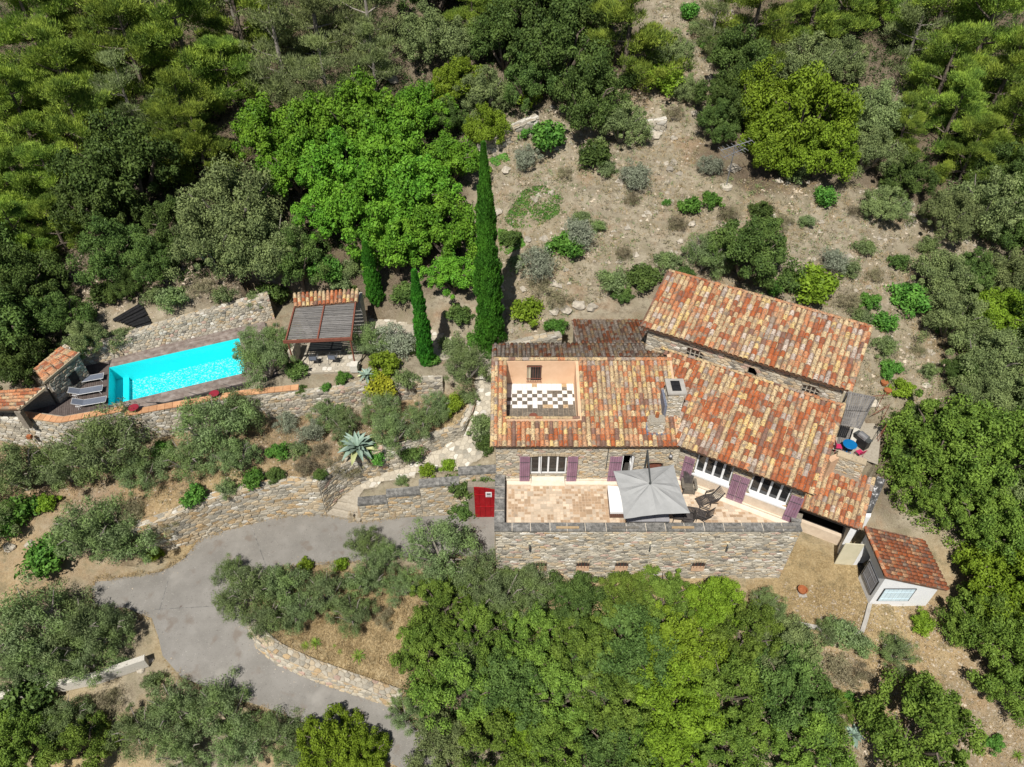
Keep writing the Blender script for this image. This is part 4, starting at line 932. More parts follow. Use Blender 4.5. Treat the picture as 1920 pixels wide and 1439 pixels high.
# --- front wing, set at an angle
WBL = 6.45
def st_b(px, py):
    p = onplane(px, py, CW, -vb); return (p - CW).dot(ub), p.z
gA0, gA1 = st_b(1302, 880)[0], st_b(1368, 905)[0]; gB0, gB1 = st_b(1404, 915)[0], st_b(1475, 945)[0]
opB = [(gA0, gA1, .84, 2.3), (gB0, gB1, .84, 2.3)]
wall_open(H, CW, ub, -vb, WBL, -.3, 2.78, .4, opB, 'mortar', 'front_wall')
fb = lambda s, z, d: wb(s, d, z)
stones(H, fb, cells(0, WBL, .1, 2.76, .31, .135, seed=52), 'warm', 60, seed=52, clampf=openclamp(opB), proud=.04)
for (a, b, c, d_) in opB:
    window(H, CW, ub, -vb, a, b, c, d_, 4, inset=.22, t=.075)
    q = MB(); P = [wb(a - .1, .10), wb(b + .1, .10), wb(b + .1, -.155), wb(a - .1, -.155)]
    q.prism([(v.x, v.y, c - .10) for v in P], [(v.x, v.y, c + .012) for v in P], 'white_paint').build('window_sill', H)
    P = [wb(a - .05, .075), wb(b + .05, .075), wb(b + .05, .01), wb(a - .05, .01)]
    MB().prism([(v.x, v.y, .10) for v in P], [(v.x, v.y, c - .102) for v in P], 'plaster_beige').build('wall_panel', H)
P = [wb(.2, .11), wb(WBL - .2, .11), wb(WBL - .2, .003), wb(.2, .003)]
MB().prism([(v.x, v.y, .0) for v in P], [(v.x, v.y, .099) for v in P], 'limestone').build('plinth', H)
sw = .55
for s0, s1, lean in ((gA0 - .06 - sw, gA0 - .06, 0), (gA1 + .06, (gA1 + gB0) / 2 - .01, 0), ((gA1 + gB0) / 2 + .01, gB0 - .06, 0), (gB1 + .05, gB1 + .05 + .6, 0)):
    shutter(H, wb(s0, .12), ub, -vb, s1 - s0, .03, 2.0)
d = MB(); d.tube([wb(.05, 0, 2.3), wb(.05, .25, 2.45)], .02, 'dark_metal', 6); d.build('lamp_arm', H)
q = [wb(WBL, 0), wb(WBL, 0) + vb * 8, wb(WBL - .4, 0) + vb * 8, wb(WBL - .4, 0)]
MB().prism([(v.x, v.y, -3.9) for v in q], [(v.x, v.y, 2.8) for v in q], 'mortar').build('side_wall', H)
# --- roofs
SL = .30; C_ = 1 / math.hypot(1, SL)
EA = Vector((AX0 - .12, 24.25, 3.0)); RL = 4.95 / C_            # eave corner of the main block, slope length to the ridge
rx0, rx1 = at(948, 740, 3.0).x - EA.x + .02, at(1078, 740, 3.0).x - EA.x + .06      # the sunken roof terrace
ry0 = 1.42 / C_
WA = 8.62 - EA.x
polyA = [(0, 0), (WA, 0), (WA, RL), (rx1, RL), (rx1, ry0), (rx0, ry0), (rx0, RL), (0, RL)]
ro1, sp1 = roof(H, EA, X, Y, SL, polyA, 'front', seed=61, cols=.24)
u_ = [s for s in sp1]
pr = random.Random(66); sp1 = [(l, m_, (bump_me('yellow', l.x, l.y, pr) if l.y > 25.7 else m)) for l, m_, m in u_]
RZ = EA.z + 4.95 * SL; RY = EA.y + 4.95
ridge(sp1, (EA.x, RY + .02, RZ + .08), (WA + EA.x, RY + .02, RZ + .08), 'yellow', scale=1.2)
ridge(sp1, (EA.x + rx0 - .02, EA.y + ry0 * C_ + .12, EA.z + ry0 * C_ * SL + .09), (EA.x + rx1 + .02, EA.y + ry0 * C_ + .12, EA.z + ry0 * C_ * SL + .09), 'yellow', scale=.9)
ridge(sp1, (EA.x - .04, EA.y - .03, EA.z + .0), (EA.x - .04, RY, RZ + .03), 'yellow', up=(-.5, 0, 1))
lay(ro1, sp1, 150)
ro2, sp2 = roof(H, (8.9, RY + 2.1, RZ - 2.1 * SL), -X, -Y, SL, [(0, 0), (9.95, 0), (9.95, 2.1 / C_), (0, 2.1 / C_)], 'old', seed=62)
lay(ro2, sp2, 0)
ro3, sp3 = roof(H, (8.75, RY + 5.9, RZ - 5.9 * SL), -X, -Y, SL, [(0, 0), (5.0, 0), (5.0, 3.75 / C_), (0, 3.75 / C_)], 'old', seed=63)
lay(ro3, sp3, 0)
DB = 5.1
vl = 8.46
def ab_b(x, b):   # where the valley line x = vl meets slope distance b
    p0 = EB + vb * (b * C_); return (vl - p0.x) / ub.x
polyB = [(ab_b(.0, 0), 0), (.0, 0), (0, DB / C_), (ab_b(0, DB / C_) , DB / C_)]
ro4, sp4 = roof(H, EB, ub, vb, SL, polyB, 'red', seed=64, cols=.262, rows=.39)
top = EB + vb * (DB - .05) + Vector((0, 0, DB * SL + .06))
ridge(sp4, top - ub * 9.6, top, 'yellow', scale=1.05)
ridge(sp4, EB + ub * .04 + Vector((0, 0, .02)), EB + ub * .04 + vb * DB + Vector((0, 0, DB * SL + .02)), 'mixed', up=(.4, -.2, 1))
lay(ro4, sp4, 150)
# mortar fillet in the valley
v0 = Vector((8.56, 24.4, 3.08)); v1 = Vector((8.56, RY + .3, RZ + .12))
MB().prism([v0 + X * -.16, v0 + X * .16, v1 + X * .10, v1 + X * -.10], [v0 + Vector((-.16, 0, .07)), v0 + Vector((.16, 0, .07)), v1 + Vector((.1, 0, .07)), v1 + Vector((-.1, 0, .07))], 'mortar_pink').build('valley_mortar', H)
# --- sunken terrace in the roof
cx0, cx1, cz, cy0, cy1 = EA.x + rx0 + .02, EA.x + rx1 - .06, 2.86, EA.y + ry0 * C_ + .1, RY - .12
MB().box(((cx0 + cx1) / 2, (cy0 + cy1) / 2, cz - .16), (cx1 - cx0 + .3, cy1 - cy0 + .3, .3), 'grout').build('roof_terrace_floor', H)
zt = RZ + .02
opc = [(at(988, 700, 3.5).x, at(1015, 700, 3.5).x)]
wx0, wx1 = opc[0]
t_ = MB()
for a, b, c, d_ in ((cx0, wx0, cz, zt), (wx1, cx1, cz, zt), (wx0, wx1, cz, 3.0), (wx0, wx1, zt - .27, zt)): t_.box(((a + b) / 2, cy1 + .1, (c + d_) / 2), (b - a, .18, d_ - c), 'plaster_peach')
t_.build('rear_parapet', H)
d_ = MB(); 
for k in range(6):
    x = wx0 + (wx1 - wx0) * (k + .5) / 6; d_.tube([(x, cy1 - .03, 3.02), (x, cy1 - .03, zt - .29)], .012, 'rust_metal', 5)
for z in (3.05, 3.3, zt - .31): d_.bar((wx0 - .03, cy1 - .04, z), (wx1 + .03, cy1 - .04, z), .02, .03, 'rust_metal')
d_.build('window_grille', H)
MB().box(((wx0 + wx1) / 2, cy1 + .17, 3.6), (wx1 - wx0, .02, 1.3), 'dark_room').build('dark_backing', H)  # dark sheet stands in for the unlit room behind the grille
MB().box((wx0 + .12, cy1 + .12, 3.5), (.2, .03, .95), 'cream_paint').build('window_leaf', H)
for x0_, x1_, nm in ((cx0 - .16, cx0, 'side_parapet'), (cx1, cx1 + .16, 'side_parapet')):
    q = [(x0_, cy0 - .1), (x1_, cy0 - .1), (x1_, cy1 + .2), (x0_, cy1 + .2)]
    MB().prism([(a, b, 2.6) for a, b in q], [(a, b, EA.z + (b - EA.y) * SL + .05) for a, b in q], 'plaster_peach').build(nm, H)
q = [(cx0, cy0 - .16), (cx1, cy0 - .16), (cx1, cy0), (cx0, cy0)]
MB().prism([(a, b, 2.6) for a, b in q], [(a, b, EA.z + (cy0 - EA.y) * SL + .03) for a, b in q], 'mortar_pink').build('front_parapet', H)
ct = .276; r = random.Random(9); nx = int((cx1 - cx0) / ct); ny = int((cy1 - cy0) / ct)
fl = bpy.data.objects['roof_terrace_floor']; inv = world_of(H).inverted(); cme = {}
for j in range(ny + 1):
    for i in range(nx + 1):
        x0_, x1_ = cx0 + .04 + i * ct, min(cx1 - .02, cx0 + .04 + (i + 1) * ct); yb = cy1 - j * ct; ya = max(cy0, yb - ct)
        if x1_ - x0_ < .06 or yb - ya < .06: continue
        row = j
        if row > 5 + r.random() * 1.6: m = r.choice(['tile_umber'] * 7 + ['tile_tan', 'tile_white'] * (1 if row < 7 else 0) + ['tile_umber'])
        elif row == 0: m = r.choice(['tile_white'] * 4 + ['tile_tan'])
        elif row == 1: m = r.choice(['tile_white'] * 8 + ['tile_tan', 'tile_umber'])
        else: m = 'tile_umber' if ((i + j) % 2 == 0 and r.random() < .8) or r.random() < .06 else 'tile_white'
        g = .006; key = (m, round(x1_ - x0_, 2), round(yb - ya, 2))
        if key not in cme:
            k = MB(); k.box((0, 0, 0), (x1_ - x0_ - g * 2, yb - ya - g * 2, .02), m); cme[key] = k.mesh('floor_tile')
        o = bpy.data.objects.new('floor_tile', cme[key]); COL.objects.link(o); o.parent = fl; o.location = inv @ Vector(((x0_ + x1_) / 2, (ya + yb) / 2, cz - .01 + .012))
MB().lathe(at(1000, 781, cz + .02), [(.22, 0), (.23, .04), (.2, .05), (.18, .02)], 'rust_metal', 14).build('drain_cover', H)
# --- chimneys
def chimney(x0, x1, y0, y1, z0, z1, flue, label=None):
    c = MB().prism([(x0, y0, z0), (x1, y0, z0), (x1, y1, z0), (x0, y1, z0)], [(x0 + .03, y0 + .03, z1), (x1 - .03, y0 + .03, z1), (x1 - .03, y1 - .03, z1), (x0 + .03, y1 - .03, z1)], 'mortar_pale').build('chimney', H, label=label)
    sd_ = [((x0, y0), X, -Y, x1 - x0), ((x0, y1), -Y, -X, y1 - y0), ((x1, y0), Y, X, y1 - y0)]
    for k, (p, u_, n_, L_) in enumerate(sd_):
        stones(c, lambda s, z, d, p=p, u_=u_, n_=n_: Vector((p[0], p[1], z)) + u_ * s + n_ * (d - .01), cells(0, L_, z0 + .1, z1, .26, .10, seed=70 + k), 'pale', 30 if k == 0 else 8, seed=70 + k, proud=.03)
    return c
c = chimney(7.93, 8.72, 25.85, 26.85, 3.2, 5.15, True, 'tall square stone chimney with grey slab')
MB().box((8.325, 26.35, 5.2), (.95, 1.12, .1), 'plaster_grey').build('cap_slab', c)
MB().box((8.325, 26.35, 5.27), (.46, .72, .04), 'black_metal').build('flue_cover', c)
MB().box((7.86, 26.35, 4.0), (.12, 1.2, .9), 'slate_flash').build('flashing', c)
c = chimney(6.98, 7.78, 24.95, 25.6, 3.1, 3.95, False, 'low stone chimney stump near the eave')
MB().box((7.38, 25.28, 3.97), (.66, .52, .05), 'stone_grey').build('cap_slab', c)
MB().tube([(7.4, 25.4, 4.0), (7.4, 25.4, 4.28)], [.1, .09], 'clay', 10).build('chimney_pot', c)
MB().box((7.38, 24.9, 3.24), (1.0, .12, .1), 'slate_flash').box((6.92, 25.3, 3.34), (.1, .8, .16), 'slate_flash').build('flashing', c)
# --- front terrace
q = [(AX0, 20.95), (EDGE_R, 20.95), (15.15, 22.2), (14.2, 21.7), (AX0 + .4, 21.45)]
q = [(AX0 + .01, 21.0), (EDGE_R - .02, 21.0), (15.05, 22.3), (CW.x, 24.7), (AX0 + .01, 24.7)]
MB().prism([(a, b, -4.1) for a, b in q], [(a, b, -.03) for a, b in q], 'mortar').build('terrace_base', H)
tp = [(-.33, 21.38), (14.1, 21.38), (14.6, 22.0), (8.74, 24.50), (-.33, 24.50)]
TF = [(-.33, 21.36), (14.05, 21.36), tuple(wb(WBL - .3, .12).xy), tuple(wb(.1, .12).xy), (8.6, AY0 - .1), (-.33, AY0 - .1)]
MB().prism([(a, b, -.029) for a, b in TF], [(a, b, -.012) for a, b in TF], 'grout').build('terrace_floor', H)
tf = bpy.data.objects['terrace_floor']; r = random.Random(12); o = MB(); T = .168
used = set(); nx = int(15.2 / T); ny = int(3.5 / T)
ins = lambda x, y: bool(inpoly([x], [y], [(-.2, 21.42), (14.0, 21.42), tuple(wb(WBL - .4, .5).xy), tuple(wb(.3, .42).xy), (8.4, AY0 - .36), (-.2, AY0 - .36)])[0])
for j in range(ny):
    for i in range(nx):
        if (i, j) in used: continue
        x, y = -.2 + i * T, 21.42 + j * T; wd = 1; ht = 1; k = r.random(); big = x > 9
        if k < (.55 if big else .16): wd = 2
        elif k < (.62 if big else .2): wd = 2; ht = 2
        if any((i + a, j + b) in used for a in range(wd) for b in range(ht)): wd = ht = 1
        if not ins(x + .08, y + .08) or not ins(x + T * wd - .08, y + T * ht - .06): continue
        for a in range(wd):
            for b in range(ht): used.add((i + a, j + b))
        v = nz2(x * .9, y * 1.4, 2) + r.uniform(-.9, .9)
        m = 'tile_ochre' if v > .25 else 'tile_travertine'
        o.box((x + T * wd / 2, y + T * ht / 2, -.012), (T * wd - .022, T * ht - .022, .02 + r.uniform(0, .003)), m)
o.build('floor_tile', tf, kind='stuff')
MB().box((2 + 2.1, AY0 - .22, -.006), (8.75, .24, .014), 'limestone').build('border_stone', tf)
P = [wb(.15, .42), wb(WBL - .3, .46), wb(WBL - .2, .13), wb(.15, .13)]
MB().prism([(v.x, v.y, -.011) for v in P], [(v.x, v.y, .0) for v in P], 'limestone').build('border_stone', tf)
# parapets with dark copings
def coping_run(p, q, w, z, step, parent, seed=1, m='coping', h_=.09):
    p, q = Vector(p), Vector(q); d = q - p; L = d.length; d.normalize(); n_ = Vector((-d.y, d.x, 0)); r_ = random.Random(seed); s = 0
    while s < L - .06:
        e = min(L, s + step * r_.uniform(.9, 1.1)); A = [p + d * (s + .014), p + d * (e - .014), p + d * (e - .014) + n_ * w, p + d * (s + .014) + n_ * w]
        zz = z + r_.uniform(0, .01)
        MB().prism([(v.x, v.y, zz - h_) for v in A], [(v.x, v.y, zz) for v in A], m).build('coping_stone', parent); s = e
    A = [p + d * .03 + n_ * .02, p + d * (L - .03) + n_ * .02, p + d * (L - .03) + n_ * (w - .02), p + d * .03 + n_ * (w - .02)]
    MB().prism([(v.x, v.y, z - h_ + .004) for v in A], [(v.x, v.y, z - .006) for v in A], 'limestone').build('joint_mortar', parent)
W1 = MB().prism([(AX0, 20.96, -4.1), (EDGE_R - .01, 20.96, -4.1), (EDGE_R - .01, 21.34, -4.1), (AX0, 21.34, -4.1)], [(AX0, 20.96, .39), (EDGE_R - .01, 20.96, .39), (EDGE_R - .01, 21.34, .39), (AX0, 21.34, .39)], 'mortar').build('terrace_wall', H)
ops = []
for px in (1012, 1092, 1165, 1309): ops.append((at(px - 11, 1058, -2.6).x - AX0, at(px + 13, 1058, -2.6).x - AX0, -3.15, -2.36))
stones(W1, lambda s, z, d: Vector((AX0 + s, 20.96 - d, z)), cells(0, EDGE_R - AX0 - .02, -4.0, .36, .36, .15, seed=81), 'grey', 170, seed=81, clampf=openclamp(ops), proud=.045)
for a, b, c_, d2 in ops:
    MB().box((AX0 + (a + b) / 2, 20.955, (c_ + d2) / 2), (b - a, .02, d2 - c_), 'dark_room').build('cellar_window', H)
    k = MB(); k.prism([(AX0 + a, 20.9, c_ - .02), (AX0 + b, 20.9, c_ - .02), (AX0 + b, 20.93, c_ + .40), (AX0 + a, 20.93, c_ + .40)], [(AX0 + a, 20.94, c_ - .02), (AX0 + b, 20.94, c_ - .02), (AX0 + b, 20.965, c_ + .40), (AX0 + a, 20.965, c_ + .40)], 'mortar_pink')
    k.build('window_ledge', H)
    k = MB()
    for i in range(4): x = AX0 + a + (b - a) * (i + .5) / 4; k.tube([(x, 20.90, c_ + .3), (x, 20.90, d2)], .012, 'rust_metal', 5)
    k.build('window_grille', H)
    k = MB()
    for i in range(5):
        x0_, x1_ = a + (b - a) * i / 5 + .01, a + (b - a) * (i + 1) / 5 - .01; e = .10 * (1 - (2 * (i + .5) / 5 - 1) ** 2)
        k.box((AX0 + (x0_ + x1_) / 2, 20.93, d2 + .02 + e), (x1_ - x0_, .09, .14), 'stone_beige')
    k.build('arch', H)
for px in (993, 1217, 1361):
    p = at(px, 1015, -.75); k = MB(); k.box((p.x, 20.9, -.62), (.12, .06, .12), 'cream_paint').build('lamp_plate', H)
    MB().tube([(p.x, 20.86, -.62), (p.x, 20.76, -.72), (p.x, 20.74, -1.05)], [.03, .05, .04], 'dark_metal', 8).build('wall_lamp', H)
coping_run((AX0 - .05, 20.90, 0), (EDGE_R + .03, 20.90, 0), .5, .48, .95, H, 3)
for px0, px1 in ((1043, 1086), (1149, 1198), (1260, 1302), (1359, 1397), (1453, 1493)):
    a, b = at(px0, 992, .5).x, at(px1, 992, .5).x; k = MB(); k.box(((a + b) / 2, 21.08, .515), (b - a, .12, .05), 'stone_ochre' if px0 in (1043, 1260) else 'stone_dark'); k.build('drip_stone', H)
MB().box((AX0 + .22, 23.0, -1.8), (.42, 3.3, 4.4), 'mortar').build('terrace_wall', H)
coping_run((AX0 + .47, 21.41, 0), (AX0 + .47, 24.5, 0), .52, .48, .8, H, 4)
pr_ = [Vector((EDGE_R - .02, 21.0, 0)), wb(WBL + .15, .12) + Vector((.1, 0, 0))]
d = (pr_[1] - pr_[0]).normalized(); n_ = Vector((-d.y, d.x, 0)); A = [pr_[0], pr_[1], pr_[1] + n_ * .38, pr_[0] + n_ * .38]
W2_ = MB().prism([(v.x, v.y, -4.1) for v in A], [(v.x, v.y, .39) for v in A], 'mortar').build('terrace_wall', H)
coping_run(pr_[0] - d * -.42 - n_ * .04, pr_[1] - n_ * .04, .48, .475, .8, H, 5)

# ================================================================== the upper house
U = thing('upper_house', EC - ub * 5 + vb * 2, 'long stone building above and behind the main house, one sloping tiled roof', 'house')
UW = EC - ub * 10.45 + vb * .38; UW.z = 0; UL = 10.3
def st_u(px, py):
    p = onplane(px, py, UW, -vb); return (p - UW).dot(ub), p.z
opU = []
for x0_, y0_, x1_, y1_ in ((1287, 648, 1320, 666), (1404, 684, 1420, 699), (1506, 714, 1539, 732)):
    a, b = st_u(x0_, y0_ + 6), st_u(x1_, y1_ - 2); opU.append((a[0], b[0], 4.55, 5.22))
wall_open(U, UW, ub, -vb, UL, 1.0, 5.62, .35, opU, 'mortar', 'front_wall')
stones(U, lambda s, z, d: UW + ub * s - vb * d + Vector((0, 0, z)), cells(0, UL, 4.2, 5.6, .36, .15, seed=91), 'grey', 100, seed=91, clampf=openclamp(opU))
for k, (a, b, c, d_) in enumerate(opU):
    if k != 1: window(U, UW, ub, -vb, a, b, c, d_, 4, inset=.12, fr='stone_grey', t=.04, rail=4.85)
    q = [UW + ub * (a - .1) - vb * .1, UW + ub * (b + .1) - vb * .1, UW + ub * (b + .1) + vb * .1, UW + ub * (a - .1) + vb * .1]
    MB().prism([(v.x, v.y, c - .08) for v in q], [(v.x, v.y, c + .01) for v in q], 'plaster_grey').build('window_sill', U)
for s_, t_ in ((0, 3.35), (UL, 3.35)):
    a = UW + ub * (s_ if s_ == 0 else s_ - .35); q = [a + vb * .355, a + ub * .35 + vb * .355, a + ub * .35 + vb * t_, a + vb * t_]
    MB().prism([(v.x, v.y, 0) for v in q], [(v.x, v.y, 5.55 + z) for v, z in zip(q, (.05, .05, t_ * SL, t_ * SL))], 'mortar').build('side_wall', U)
q = [UW + vb * 3.36, UW + ub * UL + vb * 3.36, UW + ub * UL + vb * 3.7, UW + vb * 3.7]
MB().prism([(v.x, v.y, 0) for v in q], [(v.x, v.y, 6.55) for v in q], 'mortar').build('rear_wall', U)
ru, su = roof(U, EC - ub * 10.75, ub, vb, SL, [(0, 0), (10.75, 0), (10.85, 4.2), (0, 4.2)], 'mixed', seed=92, cols=.262, rows=.39)
tpc = 4.15 * C_
ridge(su, EC - ub * 10.75 + vb * tpc + Vector((0, 0, tpc * SL + .06)), EC + ub * .1 + vb * tpc + Vector((0, 0, tpc * SL + .06)), 'clay', scale=.95)
ridge(su, EC + ub * .06, EC + ub * .1 + vb * tpc + Vector((0, 0, tpc * SL)), 'mixed', up=(.4, -.2, 1))
lay(ru, su, 280)

# ================================================================== garage annex below the wing
AO = at(1610, 992, -1.25) ; AO.z = -1.3
AN = thing('garage', AO + vb * 2 - ub, 'tiled garage with open dark front beside the dry lawn, right of the terrace', 'garage')
AWd, ADp = 3.2, 3.15
ra, sa = roof(AN, AO - ub * AWd, ub, vb, SL, [(.05, 0), (AWd, 0), (AWd, ADp), (.05, ADp)], 'red', seed=94, cols=.262, rows=.39)
pr = random.Random(67); sa = [(l, m_, (r2 if (r2 := pr.choice(['tile_rust', 'tile_orange', 'tile_pink', 'tile_sand', m, m, m])) else m)) for l, m_, m in sa]
ridge(sa, AO + ub * .05, AO + ub * .05 + vb * ADp * C_ + Vector((0, 0, ADp * C_ * SL)), 'mixed', up=(.4, -.2, 1))
lay(ra, sa, 110)
for s0, s1, nm in ((-.32, -.02, 'side_wall'),):
    a = AO + ub * s0 + vb * .15; b = AO + ub * s1 + vb * .15
    q = [a, b, b + vb * 2.9, a + vb * 2.9]
    MB().prism([(v.x, v.y, -4.0) for v in q], [(v.x, v.y, -1.5 + z) for v, z in zip(q, (.06, .06, .87, .87))], 'plaster_white').build(nm, AN)
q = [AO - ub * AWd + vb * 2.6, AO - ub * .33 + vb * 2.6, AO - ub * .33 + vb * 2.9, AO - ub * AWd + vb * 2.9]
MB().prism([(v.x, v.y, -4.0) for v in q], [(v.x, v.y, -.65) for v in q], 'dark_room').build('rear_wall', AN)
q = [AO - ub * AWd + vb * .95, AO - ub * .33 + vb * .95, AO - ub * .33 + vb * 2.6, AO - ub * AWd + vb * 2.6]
MB().prism([(v.x, v.y, -4.0) for v in q], [(v.x, v.y, -3.84) for v in q], 'dark_room').build('threshold', AN)  # floor and rear wall coloured dark to imitate the garage's inner shade
g_ = [AO - ub * (AWd + .2) + vb * .72, AO - ub * .34 + vb * .72, AO - ub * .34 + vb * .94, AO - ub * (AWd + .2) + vb * .94]
MB().prism([(v.x, v.y, -4.0) for v in g_], [(v.x, v.y, -3.18) for v in g_], 'plaster_beige').build('low_front_wall', AN)
q = [AO - ub * AWd + vb * .22, AO - ub * .33 + vb * .22, AO - ub * .33 + vb * .42, AO - ub * AWd + vb * .42]
MB().prism([(v.x, v.y, -1.72) for v in q], [(v.x, v.y, -1.46) for v in q], 'wood_dark').build('lintel', AN)
# gable ledge with black weather stains, to the right of the garage
t = thing('stained_wall', at(1640, 930, -1.2), 'white wall top with black weather streaks right of the tiled garage', 'wall')
A = [at(1622, 962, -1.6), at(1634, 962, -1.6), at(1661, 900, -.6), at(1645, 893, -.6)]
M['stain'] = mat('stain', [(0.05, 0.05, 0.05), (0.12, 0.12, 0.12), (0.55, 0.55, 0.55)], 3.5, 0.9, 0.3, stops=[.45, .56, .62])
MB().prism([(v.x, v.y, -4.4) for v in A], [tuple(v) for v in A], 'stain').build('wall_core', t)
A2 = [at(1622, 970, -1.8), at(1632, 970, -1.8), at(1634, 961.5, -1.62), at(1622, 961.5, -1.62)]
MB().prism([(v.x, v.y, -4.4) for v in A2], [tuple(v) for v in A2], 'plaster_white').build('wall_end', t)
# parapet over the garage, and the rear patio
t = thing('patio_wall', EB + vb * 3.4 + ub * 1.5, 'short stone parapet with flat coping between blue table and garage roof', 'wall')
pa, pb = at(1572, 853, .95), at(1624, 871, .95); d = (pb - pa).normalized(); n_ = Vector((-d.y, d.x, 0)); L_ = (pb - pa).length
A = [pa, pb, pb + n_ * .32, pa + n_ * .32]
MB().prism([(v.x, v.y, -1.2) for v in A], [(v.x, v.y, .86) for v in A], 'mortar_pale').build('wall_core', t)
pa0 = Vector((pa.x, pa.y, 0)); stones(t, lambda s, z, dd: pa0 + d * s - n_ * dd + Vector((0, 0, z)), cells(0, L_, -.2, .84, .32, .13, seed=95), 'warm', 20, seed=95)
for k in range(2):
    a, b = pa + d * (L_ * k / 2 - (.05 if k == 0 else -.006)) - n_ * .06, pa + d * (L_ * (k + 1) / 2) - n_ * .06; A = [a, b, b + n_ * .45, a + n_ * .45]
    MB().prism([(v.x, v.y, .87) for v in A], [(v.x, v.y, .95) for v in A], 'stone_beige').build('coping_stone', t)
MB().prism([(p.x, p.y, -1.5) for p in W2([(1550, 862, .6), (1572, 853, .6), (1574, 862, .6), (1556, 872, .6)])], [(p.x, p.y, .8) for p in W2([(1550, 862, .6), (1572, 853, .6), (1574, 862, .6), (1556, 872, .6)])], 'mortar_pink').build('pier', t)

# ================================================================== white shed
SX0, SX1, SY0, SY1, SZ = 18.7, 21.75, 19.4, 22.05, -3.9
S = thing('garden_shed', ((SX0 + SX1) / 2, (SY0 + SY1) / 2, SZ), 'white plastered shed with rust red tiled roof and open cream door', 'shed')
hl, hr = -1.22, -2.25
front = [(SX0, SY0, SZ - .4), (SX1, SY0, SZ - .4), (SX1, SY0, hr), (SX0, SY0, hl)]
o = MB(); o.prism([(x, SY0, z) for x, y, z in front], [(x, SY0 + .2, z) for x, y, z in front], 'plaster_white').build('front_wall', S)
o = MB(); o.prism([(x, SY1 - .2, z) for x, y, z in front], [(x, SY1, z) for x, y, z in front], 'plaster_white').build('rear_wall', S)
MB().box((SX1 - .1, (SY0 + SY1) / 2, (SZ + hr) / 2 - .2), (.2, SY1 - SY0 - .42, hr - SZ + .3), 'plaster_white').build('side_wall', S)
dy0, dy1 = 20.95, 21.75     # door in the left wall
o = MB()
for a, b, c, d_ in ((SY0 + .202, dy0, SZ - .3, hl - .05), (dy1, SY1 - .202, SZ - .3, hl - .05), (dy0, dy1, SZ + 1.95, hl - .05)): o.box((SX0 + .1, (a + b) / 2, (c + d_) / 2), (.2, b - a, d_ - c), 'plaster_white')
o.build('side_wall', S)
MB().box((SX0 + 1.2, 21.2, SZ + .02), (2, 1.4, .04), 'dark_room').build('floor', S)
hinge = Vector((SX0 - .02, dy0 + .75, SZ + .03)); dd = Vector((-.96, -.28, 0)).normalized(); nn = Vector((-dd.y, dd.x, 0))
hinge = Vector((SX0 - .03, dy1 + .02, SZ + .03)); dd = (at(1580, 1058, SZ) - hinge); dd.z = 0; dd.normalize(); nn = Vector((-dd.y, dd.x, 0)); q = [hinge, hinge + dd * .98, hinge + dd * .98 + nn * .05, hinge + nn * .05]
o = MB().prism([tuple(v) for v in q], [(v.x, v.y, SZ + 1.95) for v in q], 'cream_paint').build('door', S)
MB().bar(hinge + dd * .1 - nn * .02 + Vector((0, 0, .3)), hinge + dd * .9 - nn * .02 + Vector((0, 0, 1.6)), .03, .09, 'cream_paint').build('door_brace', o)
# boarded windows
shutter(S, (SX0 - .03, SY0 + .25, 0), Y, -X, 1.15, SZ + .62, SZ + 1.75, 'grey_paint', 6, name='window_shutter')
k = MB(); zc = (SZ + .62 + SZ + 1.75) / 2
for a, b, c, d_ in ((SY0 + .18, SY0 + .24, SZ + .56, SZ + 1.81), (SY0 + 1.41, SY0 + 1.47, SZ + .56, SZ + 1.81), (SY0 + .24, SY0 + 1.41, SZ + .56, SZ + .61), (SY0 + .24, SY0 + 1.41, SZ + 1.76, SZ + 1.81)): k.box((SX0 - .03, (a + b) / 2, (c + d_) / 2), (.04, b - a, d_ - c), 'black_metal')
k.build('window_frame', S)
shutter(S, (SX0 + .32, SY0 - .03, 0), X, FN, 1.55, SZ + .42, SZ + 1.5, 'blue_paint', 7, name='window_shutter')
k = MB()
for a, b, c, d_ in ((.27, .31, .38, 1.54), (1.88, 1.92, .38, 1.54), (.31, 1.88, .38, .415), (.31, 1.88, 1.505, 1.54)): k.box((SX0 + (a + b) / 2, SY0 - .03, SZ + (c + d_) / 2), (b - a, .04, d_ - c), 'black_metal')
k.build('window_frame', S)
sl = (hl - hr) / (SX1 - SX0); fe = Vector((SX1 + .35, SY0 - .15, hr - .35 * sl + .10))
rs, ss = roof(S, fe, Vector((0, 1, 0)), Vector((-1, 0, 0)), sl, [(0, 0), (SY1 - SY0 + .3, 0), (SY1 - SY0 + .3, (SX1 - SX0 + .5) * math.hypot(1, sl)), (0, (SX1 - SX0 + .5) * math.hypot(1, sl))], 'plain', seed=97)
ridge(ss, (SX0 - .12, SY0 - .12, hl + .18), (SX0 - .12, SY1 + .12, hl + .18), 'plain', scale=.95)
lay(rs, ss, 120)

